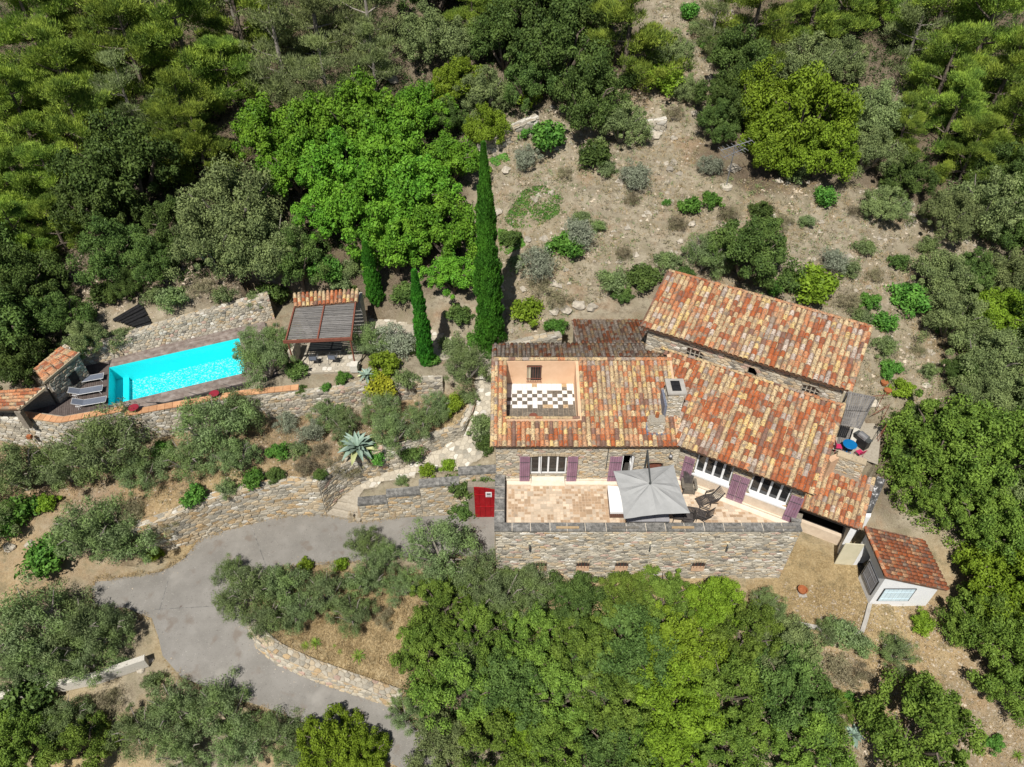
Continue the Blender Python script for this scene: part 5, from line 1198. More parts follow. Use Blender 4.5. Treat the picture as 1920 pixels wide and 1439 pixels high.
# ================================================================== the swimming pool and its deck
P_ = thing('swimming_pool', pool(PLEN / 2, PWID / 2, 0), 'long turquoise swimming pool with grey boarded deck', 'swimming pool')
def pq(a0, a1, b0, b1, z0, z1, m, name, parent=P_, **k):
    q = [pool(a0, b0), pool(a1, b0), pool(a1, b1), pool(a0, b1)]
    return MB().prism([(v.x, v.y, z0) for v in q], [(v.x, v.y, z1) for v in q], m).build(name, parent, **k)
zf = -.6
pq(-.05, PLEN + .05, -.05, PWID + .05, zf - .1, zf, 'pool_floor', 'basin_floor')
for a0, a1, b0, b1 in ((-.1, 0, -.1, PWID + .1), (PLEN, PLEN + .1, -.1, PWID + .1), (0, PLEN, -.1, 0), (0, PLEN, PWID, PWID + .1)):
    pq(a0, a1, b0, b1, zf - .05, POOL_Z - .02, 'pool_liner', 'basin_wall')
pq(.0, .75, 0, PWID, zf, -.3, 'pool_step', 'basin_step')
W_ = pool(0, 0); q = [pool(0, 0), pool(PLEN, 0), pool(PLEN, PWID), pool(0, PWID)]
MB().add([(v.x, v.y, POOL_Z - .11) for v in q], [(0, 1, 2, 3)], 'water').build('water_surface', P_)
# boards
M['deck_v'] = M['wood_deck_dark']
dk = bpy.data.objects.new('deck', None); COL.objects.link(dk); dk.parent = P_; dk.name = 'deck'
def boards(parent, outline, dirv, m, w=.14, name='plank', z=POOL_Z, th=.03, cap=70, seed=1, ln=3.0, hole=None):
    """deck boards clipped to an outline; dirv is the way the boards run"""
    d = Vector(dirv).normalized(); n = Vector((-d.y, d.x, 0)); r = random.Random(seed); O = Vector(outline[0]); P2 = [((Vector(p) - O).dot(d), (Vector(p) - O).dot(n)) for p in outline]
    t = min(p[1] for p in P2); t1 = max(p[1] for p in P2); inv = world_of(parent).inverted(); k = 0
    while t < t1 - .02:
        poly = clip(clip(P2, 0, -1, -t - .005), 0, 1, t + w - .005); c0 = min([p[0] for p in poly] or [0]); c1 = max([p[0] for p in poly] or [0]); s = c0 - r.uniform(0, ln)
        while s < c1 and len(poly) > 2:
            q = clip(clip(poly, -1, 0, -s - .004), 1, 0, s + ln - .004); s += ln
            if len(q) < 3 or area(q) < .01: continue
            V = [O + d * a + n * b for a, b in q]; zz = z + r.uniform(-.003, .003)
            MB().prism([(v.x, v.y, zz - th) for v in V], [(v.x, v.y, zz) for v in V], m).build(name, parent); k += 1
        t += w
    return k
dbase = MB(); 
for a0, a1, b0, b1 in ((-2.6, -.1, -.1, 3.1), (-.1, 9.6, -1.0, -.1), (-.1, 9.6, PWID + .1, 4.6), (PLEN + .1, 9.6, -.1, PWID + .1)):
    q = [pool(a0, b0), pool(a1, b0), pool(a1, b1), pool(a0, b1)]; dbase.prism([(v.x, v.y, POOL_Z - .3) for v in q], [(v.x, v.y, POOL_Z - .035) for v in q], 'wood_dark')
bpy.data.objects.remove(dk)
dk = dbase.build('deck', P_)
cw = [at(39, 779, POOL_Z), at(112, 789, POOL_Z), at(232, 766, POOL_Z)]
boards(dk, [pool(-.32, -.75), pool(-.32, PWID + .7), pool(-1.5, 4.3), pool(-3.1, 2.9), pool(-4.3, 1.2), cw[0] + Vector((0, .15, 0)), cw[1] + Vector((0, .2, 0)), cw[2] + Vector((0, .15, 0))][::-1], pv, 'wood_deck_dark', .11, seed=1, ln=4.2)
pq(-.32, -.02, -.6, PWID + .6, POOL_Z - .03, POOL_Z + .005, 'wood_deck_dark', 'edge_board', dk)
boards(dk, [pool(-.02, PWID + .02), pool(9.5, PWID + .02), pool(9.5, 4.75), pool(.2, 4.6)], pu, 'wood_deck', .14, seed=2)
boards(dk, [pool(-.02, -.92), pool(9.5, -.92), pool(9.5, -.02), pool(-.02, -.02)], pu, 'wood_deck', .14, seed=3)
boards(dk, [pool(PLEN + .02, .0), pool(9.5, .0), pool(9.5, PWID), pool(PLEN + .02, PWID)], pu, 'wood_deck', .14, seed=4)

# sun loungers
def lounger():
    t = thing('sun_lounger', (0, 0, 0), 'x', 'sun lounger', 'sun loungers on the pool deck')
    f = MB(); L = 1.95; w = .62
    for y in (0, w): f.tube([(-.55, y, .33), (1.4, y, .33)], .017, 'white_paint', 6)
    for x in (-.55, .1, 1.4): f.tube([(x, 0, .33), (x, w, .33)], .015, 'white_paint', 6)
    f.build('frame', t, False)
    for x, y in ((-.4, 0), (-.4, w), (1.2, 0), (1.2, w)):
        MB().tube([(x, y, .33), (x + (.09 if x > 0 else -.06), y, 0)], .016, 'white_paint', 6).build('leg', t, False)
    MB().box((.62, w / 2, .345), (1.5, w - .05, .015), 'mesh_blue').build('seat', t, False)
    b = MB(); a = R(28); c, s = math.cos(a), math.sin(a); Rm = Matrix.Rotation(a, 3, 'Y')
    b.box((-.12 - .33 * c, w / 2, .35 + .33 * s), (.68, w - .05, .015), 'mesh_blue', Rm).build('backrest', t, False)
    g = MB()
    for y in (.01, w - .01): g.tube([(-.12, y, .35), (-.12 - .69 * c, y, .35 + .69 * s)], .014, 'white_paint', 6)
    g.tube([(-.12 - .69 * c, 0, .35 + .69 * s), (-.12 - .69 * c, w, .35 + .69 * s)], .014, 'white_paint', 6)
    for y in (.03, w - .03): g.tube([(-.12 - .4 * c, y, .34 + .4 * s), (-.3, y, .02)], .012, 'white_paint', 5)
    g.build('back_frame', t, False); return t
lg = lounger()
for k, (px, py, lab) in enumerate(((143, 722, 'lounger with white frame farthest from the coping, beside the grilled hut'), (140, 745, 'middle one of the three blue grey loungers by the pool'), (146, 766, 'lounger with white frame nearest the clay coping'))):
    o = lg if k == 0 else copy_tree(lg); p = at(px, py, POOL_Z + .05); o.location = (p.x + .45, p.y, POOL_Z + .01); o.rotation_euler = (0, 0, R(17 - k)); o['label'] = lab; o.scale = (.82, .82, .82)
# red side tables, folded parasol poles along the south deck
for px, py, lab in ((250, 764, 'maroon round side table by the wall step near the pool corner'), (401, 738, 'maroon round side table by the coping, half under an olive')):
    p = at(px, py, POOL_Z + .45); t = thing('side_table', (p.x, p.y, POOL_Z), lab, 'side table', 'maroon side tables')
    MB().lathe((p.x, p.y, POOL_Z + .40), [(.27, 0), (.29, .02), (.29, .05), (.27, .06)], 'maroon_plastic', 20).build('table_top', t)
    MB().lathe((p.x, p.y, POOL_Z), [(.2, 0), (.2, .03), (.04, .05), (.04, .4)], 'maroon_plastic', 12).build('base', t)
for a, b, lab in (((272, 754), (320, 757), 'thin dark folded parasol lying on the south deck, nearer the loungers'), ((354, 736), (396, 747), 'thin dark folded parasol lying on the south deck between olive and table'), ((418, 720), (452, 730), 'dark folded parasol pole on the deck at the east end of the pool')):
    p, q = at(*a, POOL_Z + .08), at(*b, POOL_Z + .08); t = thing('folded_parasol', (p + q) / 2, lab, 'parasol', 'folded parasols on the pool deck')
    MB().tube([p, q], [.014, .014], 'dark_metal', 6).build('pole', t); m_ = p + (q - p) * .45
    MB().tube([m_, p + (q - p) * .8, q], [.05, .04, .02], 'black_metal', 8).build('canopy', t)
# tiled huts at the west end
HT = thing('pool_hut', at(60, 740, POOL_Z), 'small stone pool hut with two low clay roofs at the left edge', 'hut')
def quadroof(parent, c, kind, cols, rows, thick=.1, name='roof', seed=1):
    """c: four world corners, tiles run from c0->c1 direction; c0,c1 one side, c3,c2 the other"""
    c = [Vector(p) for p in c]; r = random.Random(seed); n = (c[1] - c[0]).cross(c[3] - c[0]).normalized()
    if n.z < 0: n = -n
    b = MB().prism([p - n * thick for p in c], [tuple(p) for p in c], 'tile_bed'); ro = b.build(name, parent); sp = []
    nc = max(1, round((c[3] - c[0]).length / cols)); nr = max(1, round((c[1] - c[0]).length / rows))
    for i in range(nc):
        f = (i + .5) / nc; p0, p1 = c[0].lerp(c[3], f), c[1].lerp(c[2], f); d = (p1 - p0).normalized(); x = d.cross(n).normalized(); Rm = Matrix((x, d, n)).transposed()
        for j in range(nr):
            sp.append((p0.lerp(p1, j / nr) + n * (.045 + r.uniform(0, .01)) + d * r.uniform(-.02, .02), Rm @ Matrix.Rotation(r.uniform(-.03, .03), 3, 'Z') @ Matrix.Rotation(R(-2.5), 3, 'X'), pal_mix(kind)(f * 9, j, r)))
    lay(ro, sp, 200); return ro
h1 = [at(65, 693, 2.35), at(112, 653, 2.55), at(149, 661, 2.75), at(82, 717, 2.55)]
quadroof(HT, h1, 'clay', .2, .36, seed=4)
h2 = [at(-75, 770, 2.0), at(33, 768, 2.2), at(84, 727, 2.45), at(-60, 737, 2.2)]
quadroof(HT, [h2[0], h2[1], h2[2], h2[3]], 'clay', .2, .36, seed=5)
g = MB()
a, b = h1[3], h1[2]
wA, wB = Vector((a.x + .1, a.y + .12, 0)), Vector((b.x - .05, b.y - .1, 0)); d = (wB - wA).normalized(); n_ = Vector((d.y, -d.x, 0))
A = [wA, wB, wB - n_ * .3, wA - n_ * .3]
MB().prism([(v.x, v.y, .4) for v in A], [(v.x, v.y, z) for v, z in zip(A, (2.42, 2.6, 2.6, 2.42))], 'mortar').build('front_wall', HT)
Lw = (wB - wA).length; og = [(Lw * .50, Lw * .72, 1.15, 1.95)]
stones(HT, lambda s, z, dd: wA + d * s + n_ * dd + Vector((0, 0, z)), cells(0, Lw, POOL_Z, 2.42, .32, .18, seed=101), 'grey', 60, seed=101, clampf=openclamp(og))
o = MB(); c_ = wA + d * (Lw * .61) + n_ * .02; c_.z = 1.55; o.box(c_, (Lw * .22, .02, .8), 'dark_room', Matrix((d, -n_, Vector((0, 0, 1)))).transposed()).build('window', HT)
o2 = MB()
for k in range(4): v = wA + d * (Lw * (.52 + .06 * k)) + n_ * .05; o2.tube([(v.x, v.y, 1.15), (v.x, v.y, 1.95)], .012, 'black_metal', 5)
for z in (1.4, 1.7): v, w_ = wA + d * (Lw * .5) + n_ * .05, wA + d * (Lw * .72) + n_ * .05; o2.bar((v.x, v.y, z), (w_.x, w_.y, z), .012, .02, 'black_metal')
o2.build('window_grille', HT)
MB().bar(h1[3] + Vector((0, 0, -.04)), h1[2] + Vector((0, 0, -.04)), .12, .14, 'stone_beige').build('verge_beam', HT)
MB().bar(h2[1] + Vector((0, 0, -.04)), h2[2] + Vector((0, 0, -.04)), .14, .14, 'stone_beige').build('verge_beam', HT)
p, q = at(83, 717, 2.4), at(103, 741, POOL_Z); MB().bar(p, q, .12, .14, 'wood_taupe').build('brace_post', HT)
MB().bar(at(91, 728, 1.9), at(85, 741, POOL_Z), .05, .05, 'white_paint').build('post', HT)
# the open store under the second roof
e1, e2 = at(36, 771, 2.1), at(40, 780, .8)
A = [at(34, 770, 2.05), at(44, 778, .9)]
q0 = [Vector((h2[1].x - .35, h2[1].y, 0)), Vector((h2[1].x, h2[1].y - .1, 0))]
MB().prism([(q0[0].x, q0[0].y + .05, .7), (q0[1].x + .05, q0[1].y + .05, .7), (q0[1].x + .05, q0[1].y + .35, .7), (q0[0].x, q0[0].y + .35, .7)], [(q0[0].x, q0[0].y + .05, 1.95), (q0[1].x + .05, q0[1].y + .05, 1.98), (q0[1].x + .05, q0[1].y + .35, 2.0), (q0[0].x, q0[0].y + .35, 2.0)], 'mortar').build('corner_pier', HT)
bk = [at(-75, 742, 2.0), at(30, 740, 2.1), at(82, 722, 2.3)]
for i in range(2):
    a, b = bk[i], bk[i + 1]; dd = (b - a); dd.z = 0; dd.normalize(); nn = Vector((-dd.y, dd.x, 0)); A = [a, b, b + nn * .3, a + nn * .3]
    MB().prism([(v.x, v.y, .3) for v in A], [(v.x, v.y, 2.0) for v in A], 'stone_dark').build('rear_wall', HT)  # dark stone colour imitates the shade inside the open store
MB().prism([tuple(at(-70, 772, 1.2)), tuple(at(32, 774, 1.2)), tuple(at(32, 762, 1.2)), tuple(at(-70, 760, 1.2))], [v for v in [tuple(at(-70, 772, 1.2) + Vector((0, 0, .75))), tuple(at(32, 774, 1.2) + Vector((0, 0, .8))), tuple(at(32, 762, 1.2) + Vector((0, 0, .8))), tuple(at(-70, 760, 1.2) + Vector((0, 0, .75)))]], 'mortar_pale').build('front_wall', HT)
MB().lathe(at(98, 744, POOL_Z), [(.35, 0), (.4, .15), (.3, .3), (.1, .36)], 'stone_grey', 9).build('boulder_seat', HT)
t = thing('clay_lantern', at(64, 815, .1), 'clay wall lantern on the pale rubble wall below the hut, far left', 'lantern')
p = at(64, 815, -.2); pl = onplane(64, 815, (pw[1][0], pw[1][1], 0), Vector((pw[2][1] - pw[1][1], -(pw[2][0] - pw[1][0]), 0)).normalized())
pl = pl + Vector((0, -.25, .2)); MB().box(pl + Vector((0, -.12, 0)), (.24, .2, .22), 'clay').build('housing', t)
MB().box(pl + Vector((.1, -.16, -.16)), (.03, .03, .2), 'dark_metal').build('bracket', t)
# black irrigation mats rolled on the slope above the wall
t = thing('ground_sheeting', ground(250, 590), 'rumpled black ground sheeting spread on the slope above the pool wall', 'ground sheet')
for k in range(7):
    a, b = ground(214 + k * 7, 604 + k * 2.2), ground(268 + k * 3, 574 + k * 6)
    MB().bar(a + Vector((0, 0, .10 + .03 * (k % 2))), b + Vector((0, 0, .10 + .03 * (k % 2))), .30, .05, 'black_metal').build('sheet_fold', t)

# ================================================================== pool house with slatted pergola
PH = thing('pool_house', at(610, 620, .7), 'pool house with small clay roof and grey slatted pergola on rust red beams', 'pool house')
zp = .78
TLx, TRx, BRx, BLx = at(556, 567, 3.45), at(668, 562, 3.45), at(659, 636, 3.05), at(536, 642, 3.05)
bar = lambda o, a, b, w, hh, m: o.bar(a, b, w, hh, m)
up = Vector((0, 0, 1))
for a, b, nm in ((TLx, BLx, 'rafter'), (TRx, BRx, 'rafter'), (TLx.lerp(TRx, .485), BLx.lerp(BRx, .485), 'rafter')): MB().bar(a + up * .06, b + up * .06, .08, .16, 'rust_metal').build(nm, PH)
MB().bar(BLx - Vector((.15, 0, 0)) + up * .02, BRx + Vector((.05, 0, 0)) + up * .02, .09, .20, 'rust_metal').build('front_beam', PH)
MB().bar(TLx, TRx, .08, .16, 'rust_metal').build('rear_beam', PH)
ns = 22
for k in range(ns):
    f = (k + .5) / ns; a, b = TLx.lerp(BLx, f), TRx.lerp(BRx, f); r = random.Random(k)
    for f0, f1 in ((.02, .475), (.495, .98)):
        MB().bar(a.lerp(b, f0) + up * (.03 + r.uniform(-.008, .008)), a.lerp(b, f1) + up * (.03 + r.uniform(-.008, .008)), .112, .035, 'wood_grey').build('slat', PH)
quadroof(PH, [at(551, 577, 3.5), at(549, 553, 3.8), at(673, 546, 3.8), at(671, 567, 3.5)], 'front', .24, .34, seed=8)
for x, y, nm in ((541, 652, 'post'), (655, 648, 'post')):
    p = (BLx if x < 600 else BRx) + Vector((.1 if x < 600 else -.1, .05, 0)); MB().tube([(p.x, p.y, zp), (p.x, p.y, 3.0)], .05, 'rust_metal', 8).build(nm, PH)
a, b = at(560, 590, 2.4), at(676, 585, 2.4)
q = [Vector((TLx.x - .1, TLx.y + .1, 0)), Vector((TRx.x + .2, TRx.y + .1, 0)), Vector((TRx.x + .2, TRx.y + 1.0, 0)), Vector((TLx.x - .1, TLx.y + 1.0, 0))]
MB().prism([(v.x, v.y, zp - .4) for v in q], [(v.x, v.y, 3.3) for v in q], 'plaster_grey').build('rear_wall', PH)
fl = W2([(561, 700, zp), (672, 696, zp), (690, 620, zp), (560, 625, zp)])
MB().prism([(v.x, v.y, -.2) for v in fl], [(v.x, v.y, zp) for v in fl], 'mortar_pale').build('floor', PH)
f0, f1 = fl[0], fl[1]; du = (f1 - f0); Lf = du.length; du.normalize(); dn = Vector((-du.y, du.x, 0))
stones(PH, lambda s, q_, d_: f0 + du * s + dn * q_ + up * d_, cells(0, Lf, 0, 1.9, .33, .33, jit=.12, seed=110), 'path', 70, seed=110, proud=.015, name='paving_stone', flat=True)
for px, nm in ((664, 'pier'),): p = at(px, 700, zp); MB().box((p.x, p.y + .3, zp + .25), (.45, .5, .5), 'stone_white').build(nm, PH)
p = at(556, 682, zp); MB().box((p.x - .1, p.y + .4, zp + .6), (.3, 1.3, 1.2), 'stone_pale').build('side_wall', PH)
# dining table and chairs under it
def chair(px, py, rz, lab):
    p = at(px, py, zp); t = thing('garden_chair', (p.x, p.y, zp + .02), lab, 'chair', 'metal chairs on the pool house patio', rz)
    MB().box((0, 0, .44), (.46, .44, .03), 'grey_metal').build('seat', t, False)
    b = MB()
    for x in (-.23, .23): b.tube([(x, .22, .44), (x, .30, .88)], .014, 'dark_metal', 5)
    b.tube([(-.23, .30, .88), (.23, .30, .88)], .014, 'dark_metal', 5).box((0, .27, .68), (.42, .02, .3), 'mesh_blue').build('backrest', t, False)
    for x in (-.24, .24):
        MB().tube([(x, -.2, .64), (x, .24, .66)], .014, 'grey_metal', 5).build('armrest', t, False)
        for y in (-.2, .2): MB().tube([(x, y, .66 if y < 0 else .44), (x * 1.12, y * 1.25, 0)], .014, 'dark_metal', 5).build('leg', t, False)
chair(591, 683, R(184), 'left one of the two metal chairs on the sunny pool house patio'); chair(627, 681, R(176), 'right one of the two metal chairs on the sunny pool house patio')
p = at(615, 667, zp); t = thing('dining_table', (p.x, p.y, zp), 'dark metal dining table in the slatted shade of the pergola', 'table')
MB().box((p.x, p.y, zp + .73), (2.0, .8, .04), 'dark_metal').build('table_top', t)
for sx in (-.9, .9):
    for sy in (-.33, .33): MB().tube([(p.x + sx, p.y + sy, zp), (p.x + sx, p.y + sy, zp + .71)], .02, 'dark_metal', 6).build('leg', t)

# ================================================================== on the front terrace
# parasol
U0 = at(1219, 907, 2.78); T4 = [at(1150, 884, 2.42), at(1263, 872, 2.42), at(1294, 963, 2.42), at(1170, 974, 2.42)]
PA_ = thing('cantilever_parasol', (6.95, 24.1, 0), 'large square grey parasol hung from a dark arm over the terrace table', 'parasol')
o = MB(); N_ = 8; vs = [U0]; fs = []; edge = []
per = []
for k in range(4):
    a, b = T4[k], T4[(k + 1) % 4]
    for j in range(N_):
        f = j / N_; p = a.lerp(b, f); c = (a + b + T4[(k + 2) % 4] + T4[(k + 3) % 4]) / 4; s = .05 * (1 - (2 * f - 1) ** 2); p = p.lerp(c, s) ; p.z = 2.42 + .03 * math.sin(f * math.pi) ; per.append(p)
n = len(per); rings = 6
for i in range(1, rings + 1):
    f = i / rings
    for k, p in enumerate(per):
        q = U0.lerp(p, f); rib = (k % 4 == 0); q.z = U0.z - (U0.z - p.z) * (f ** 1.25) + (0 if rib else -.035 * math.sin(f * math.pi)) + (.02 if rib else 0) + .012 * math.sin(k * 2.4 + i); vs.append(q)
for k in range(n): fs.append((0, 1 + (k + 1) % n, 1 + k))
for i in range(rings - 1):
    for k in range(n): a, b = 1 + i * n + k, 1 + i * n + (k + 1) % n; fs.append((a, b, b + n, a + n))
cn = o.add(vs, fs, 'canvas_grey').build('canopy', PA_)
so = cn.modifiers.new('thick', 'SOLIDIFY'); so.thickness = .006
for p in cn.data.polygons: p.use_smooth = False
for k in range(0, n, 4):
    MB().tube([U0 + up * -.05, per[k].lerp(U0, .5) + up * -.07, per[k] + up * -.03], .013, 'dark_metal', 5).build('rib', PA_)
bp_ = Vector((6.93, 24.2, 0)); hi_ = at(1204, 866, 3.05)
MB().tube([bp_, bp_ + up * 2.4], .045, 'dark_metal', 8).build('pole', PA_)
MB().tube([bp_ + up * 2.3, Vector((6.85, 24.0, 3.0)), U0 + up * .1], [.045, .045, .035], 'dark_metal', 8).build('arm', PA_)
MB().lathe(U0 + up * -.08, [(.05, 0), (.07, .05), (.05, .2), (.02, .26)], 'dark_metal', 10).build('hub', PA_)
MB().box((6.93, 24.1, .04), (.8, .6, .07), 'dark_metal').build('base_plate', PA_)
# grey long table, white padded bench, chairs under the parasol
p = at(1214, 968, .74); t = thing('terrace_table', (p.x, p.y, 0), 'long grey three panelled table under the square parasol', 'table')
for k in range(3): MB().box((p.x + (k - 1) * .72, p.y + .12, .73), (.708, .9, .04), 'grey_paint').build('table_panel', t)
MB().box((p.x, p.y + .12, .68), (2.1, .8, .05), 'dark_metal').build('table_frame', t)
for sx in (-.98, .98):
    for sy in (-.25, .48): MB().box((p.x + sx, p.y + sy, .33), (.06, .06, .66), 'dark_metal').build('leg', t)
t = thing('padded_bench', at(1152, 945, 0), 'white cushioned wicker bench beside the parasol, brown fringe along its front', 'bench')
q = [at(1139, 912, .5), at(1162, 914, .5), at(1172, 962, .5), at(1144, 962, .5)]
MB().prism([(v.x, v.y, .42) for v in q], [(v.x, v.y, .56) for v in q], 'cushion_white').build('cushion', t)
q2 = [v.lerp((q[0] + q[2]) / 2, .04) for v in q]
b_ = MB().prism([(v.x, v.y, .04) for v in q2], [(v.x, v.y, .415) for v in q2], 'wicker').build('base', t)
for k in range(8): v = q[3].lerp(q[2], (k + .5) / 8); MB().box((v.x, v.y - .03, .3), (.05, .03, .26), 'wicker').build('slat', b_)
def wicker_chair(px, py, rz, lab):
    p = at(px, py, .4); t = thing('woven_chair', (p.x, p.y, 0), lab, 'chair', 'dark woven chairs under the parasol', rz)
    MB().box((0, 0, .42), (.5, .5, .05), 'wood_dark').build('seat', t, False)
    b = MB()
    for k in range(7): b.bar((-.24 + .08 * k, .24, .42), (-.24 + .08 * k, .33, .9), .05, .02, 'wood_dark')
    b.build('backrest', t, False)
    for x in (-.22, .22):
        MB().bar((x, -.22, .62), (x, .26, .64), .04, .03, 'wood_dark').build('armrest', t, False)
        for y in (-.22, .22): MB().bar((x, y, 0), (x, y, .6 if y < 0 else .42), .035, .035, 'wood_dark').build('leg', t, False)
wicker_chair(1271, 966, R(-95), 'dark woven chair at the right end of the grey terrace table'); wicker_chair(1290, 972, R(-100), 'dark slatted chair in front of the parasol corner, by the parapet')
# adirondack chair and two steamer chairs
def adirondack(px, py, rz, lab):
    p = at(px, py, .3); t = thing('deck_armchair', (p.x, p.y, 0), lab, 'armchair', None, rz)
    s = MB()
    for k in range(5): MB().box((0, -.28 + .12 * k, .38 - .03 * k), (.52, .11, .025), 'wood_taupe', Matrix.Rotation(R(-12), 3, 'X')).build('seat_slat', t, False)
    MB().box((0, -.36, .25), (.56, .03, .24), 'wood_taupe').build('apron', t, False)
    for k in range(7):
        x = -.24 + .08 * k; hgt = .98 - .9 * (x * x) * 1.6; MB().bar((x * .8, .22, .28), (x * 1.1, .52, hgt), .072, .022, 'wood_dark').build('back_slat', t, False)
    for x in (-.34, .34):
        MB().box((x, -.02, .56), (.13, .72, .025), 'wood_taupe').build('armrest', t, False)
        MB().box((x * .88, -.3, .28), (.04, .1, .54), 'wood_dark').build('leg', t, False); MB().box((x * .88, .3, .24), (.04, .08, .48), 'wood_dark').build('leg', t, False)
adirondack(1291, 912, R(-4), 'slatted wooden armchair with high fanned back by the left shutter of the wing')
def steamer(px, py, rz, lab):
    p = at(px, py, .3); t = thing('steamer_chair', (p.x, p.y, 0), lab, 'deck chair', 'folding deck chairs on the terrace', rz)
    def slats(a, b, n, nm, w):
        for k in range(n): q = Vector(a).lerp(Vector(b), (k + .5) / n); MB().box(q, (.045, w, .018), 'wood_dark', Matrix.Rotation(-math.atan2(b[2] - a[2], b[0] - a[0]), 3, 'Y')).build(nm, t, False)
    f = MB()
    for y in (-.26, .26):
        f.bar((-.72, y, .26), (-.2, y, .40), .035, .035, 'wood_dark').bar((-.2, y, .40), (.3, y, .33), .035, .035, 'wood_dark').bar((.3, y, .33), (.62, y, .88), .035, .035, 'wood_dark')
        f.bar((-.35, y * .9, .0), (.42, y * .9, .56), .035, .03, 'wood_dark').bar((.45, y * .8, 0), (-.3, y * .8, .4), .035, .03, 'wood_dark')
    f.build('frame', t, False)
    slats((-.72, 0, .28), (-.2, 0, .42), 8, 'foot_slat', .46); slats((-.18, 0, .42), (.28, 0, .35), 7, 'seat_slat', .48)
    for k in range(7): y = -.21 + .07 * k; MB().bar((.3, y, .35), (.61, y, .87), .028, .014, 'wood_dark', ).build('back_slat', t, False)
    for y in (-.31, .31): MB().box((.12, y, .58), (.5, .06, .025), 'wood_dark').build('armrest', t, False)
    for y in (-.31, .31): MB().bar((-.1, y, .0), (-.1, y, .57), .035, .03, 'wood_dark').build('leg', t, False)
steamer(1331, 936, R(16), 'dark folding deck chair pointing at the closed double shutters')
steamer(1313, 965, R(-24), 'dark folding deck chair nearest the front parapet')

# ================================================================== rear patio, east side
t = thing('patio_pergola', EB + vb * 6 + ub * 1, 'weathered grey plank canopy between the two tiled roofs on the east side', 'pergola')
c4 = [at(1584, 768, 3.1), at(1590, 734, 3.3), at(1640, 744, 3.3), at(1624, 772, 3.1)]
c5 = [at(1577, 797, 2.9), at(1586, 762, 3.02), at(1626, 773, 3.02), at(1612, 803, 2.9)]
for c, nn in ((c4, 11), (c5, 10)):
    for k in range(nn):
        f0_, f1_ = k / nn + .008, (k + 1) / nn - .008; q = [c[0].lerp(c[3], f0_), c[1].lerp(c[2], f0_), c[1].lerp(c[2], f1_), c[0].lerp(c[3], f1_)]
        MB().prism([v - up * .03 for v in q], [tuple(v) for v in q], 'wood_grey').build('plank', t)
for v in (c4[2], c4[1]): MB().box((v.x, v.y, v.z / 2 + .2), (.09, .09, v.z - .5), 'wood_grey').build('post', t)
MB().bar(c4[2] - up * .1, c4[1] - up * .1, .08, .12, 'wood_grey').build('beam', t)
PZ = .5
c = W2([(1568, 840, PZ + .1), (1576, 797, PZ + .1), (1600, 806, PZ + .1), (1594, 850, PZ + .1)])
t = thing('patio_boards', c[0], 'darker grey boards on the patio floor beside the blue table', 'decking')
for k in range(7):
    f0_, f1_ = k / 7 + .01, (k + 1) / 7 - .01; q = [c[0].lerp(c[3], f0_), c[1].lerp(c[2], f0_), c[1].lerp(c[2], f1_), c[0].lerp(c[3], f1_)]
    MB().prism([v - up * .08 for v in q], [tuple(v) for v in q], 'wood_grey').build('plank', t)
o = drape([p.xy for p in PATIO], lambda x, y: PZ + 0 * x, 'patio_floor', 'mortar_pale', .03); props(o, kind='structure', label='small paved patio east of the wing')
q = W2([(1602, 801, PZ + .45), (1613, 806, PZ + .45), (1603, 833, PZ + .45), (1593, 828, PZ + .45)])
t = thing('patio_bench', q[0], 'narrow white stone bench between blue table and barbecue', 'bench')
MB().prism([v - up * .1 for v in q], [tuple(v) for v in q], 'stone_white').build('seat', t)
for a, b in ((0, 1), (2, 3)): v = (q[a] + q[b]) / 2; MB().box((v.x, v.y, PZ + .17), (.3, .2, .34), 'stone_pale').build('leg', t)
p = at(1594, 833, PZ + .72); t = thing('blue_table', (p.x, p.y, PZ), 'round bright blue table on the rear patio', 'table')
MB().lathe((p.x, p.y, PZ + .68), [(.35, 0), (.37, .01), (.37, .035), (.355, .045)], 'blue_plastic', 32).build('table_top', t)
MB().tube([(p.x, p.y, PZ + .03), (p.x, p.y, PZ + .69)], .04, 'blue_plastic', 10).build('pedestal', t); MB().lathe((p.x, p.y, PZ), [(.25, 0), (.25, .03), (.06, .05)], 'blue_plastic', 16).build('foot', t)
for px, py, rz, lab in ((1573, 836, R(85), 'crimson garden chair on the left of the blue table'), (1613, 847, R(200), 'crimson garden chair on the right of the blue table')):
    p = at(px, py, PZ + .4); t = thing('crimson_chair', (p.x, p.y, PZ), lab, 'chair', 'crimson chairs at the blue table', rz); t.scale = (.85, .85, .85)
    for k in range(5): MB().box((-.16 + .08 * k, 0, .42), (.06, .38, .025), 'pink_plastic').build('seat_slat', t, False)
    for k in range(5): MB().bar((-.16 + .08 * k, .2, .44), (-.16 + .08 * k, .28, .82), .05, .02, 'pink_plastic').build('back_slat', t, False)
    for x in (-.17, .17):
        for y in (-.17, .18): MB().tube([(x, y, .42), (x * 1.1, y * 1.1, 0)], .012, 'pink_plastic', 5).build('leg', t, False)
p = at(1620, 818, PZ + .8); t = thing('barbecue', (p.x, p.y, PZ), 'black gas barbecue with grey lid at the patio edge', 'barbecue', rz=R(-60)); t.scale = (.78, .78, .85)
MB().box((0, 0, .5), (1.1, .5, .7), 'black_metal').build('cabinet', t, False)
MB().lathe((0, 0, .86), [(.001, .32), (.1, .32)], 'grey_metal', 6)
k = MB(); pts = [(.27 * math.cos(a), .27 * math.sin(a)) for a in [math.pi * i / 8 for i in range(9)]]; k.prism([(-.33, y, .86 + z) for y, z in pts], [(.33, y, .86 + z) for y, z in pts], 'grey_metal').build('lid', t, False)
for x in (-.48, .48): MB().box((x, 0, .87), (.26, .48, .03), 'dark_metal').build('side_shelf', t, False)
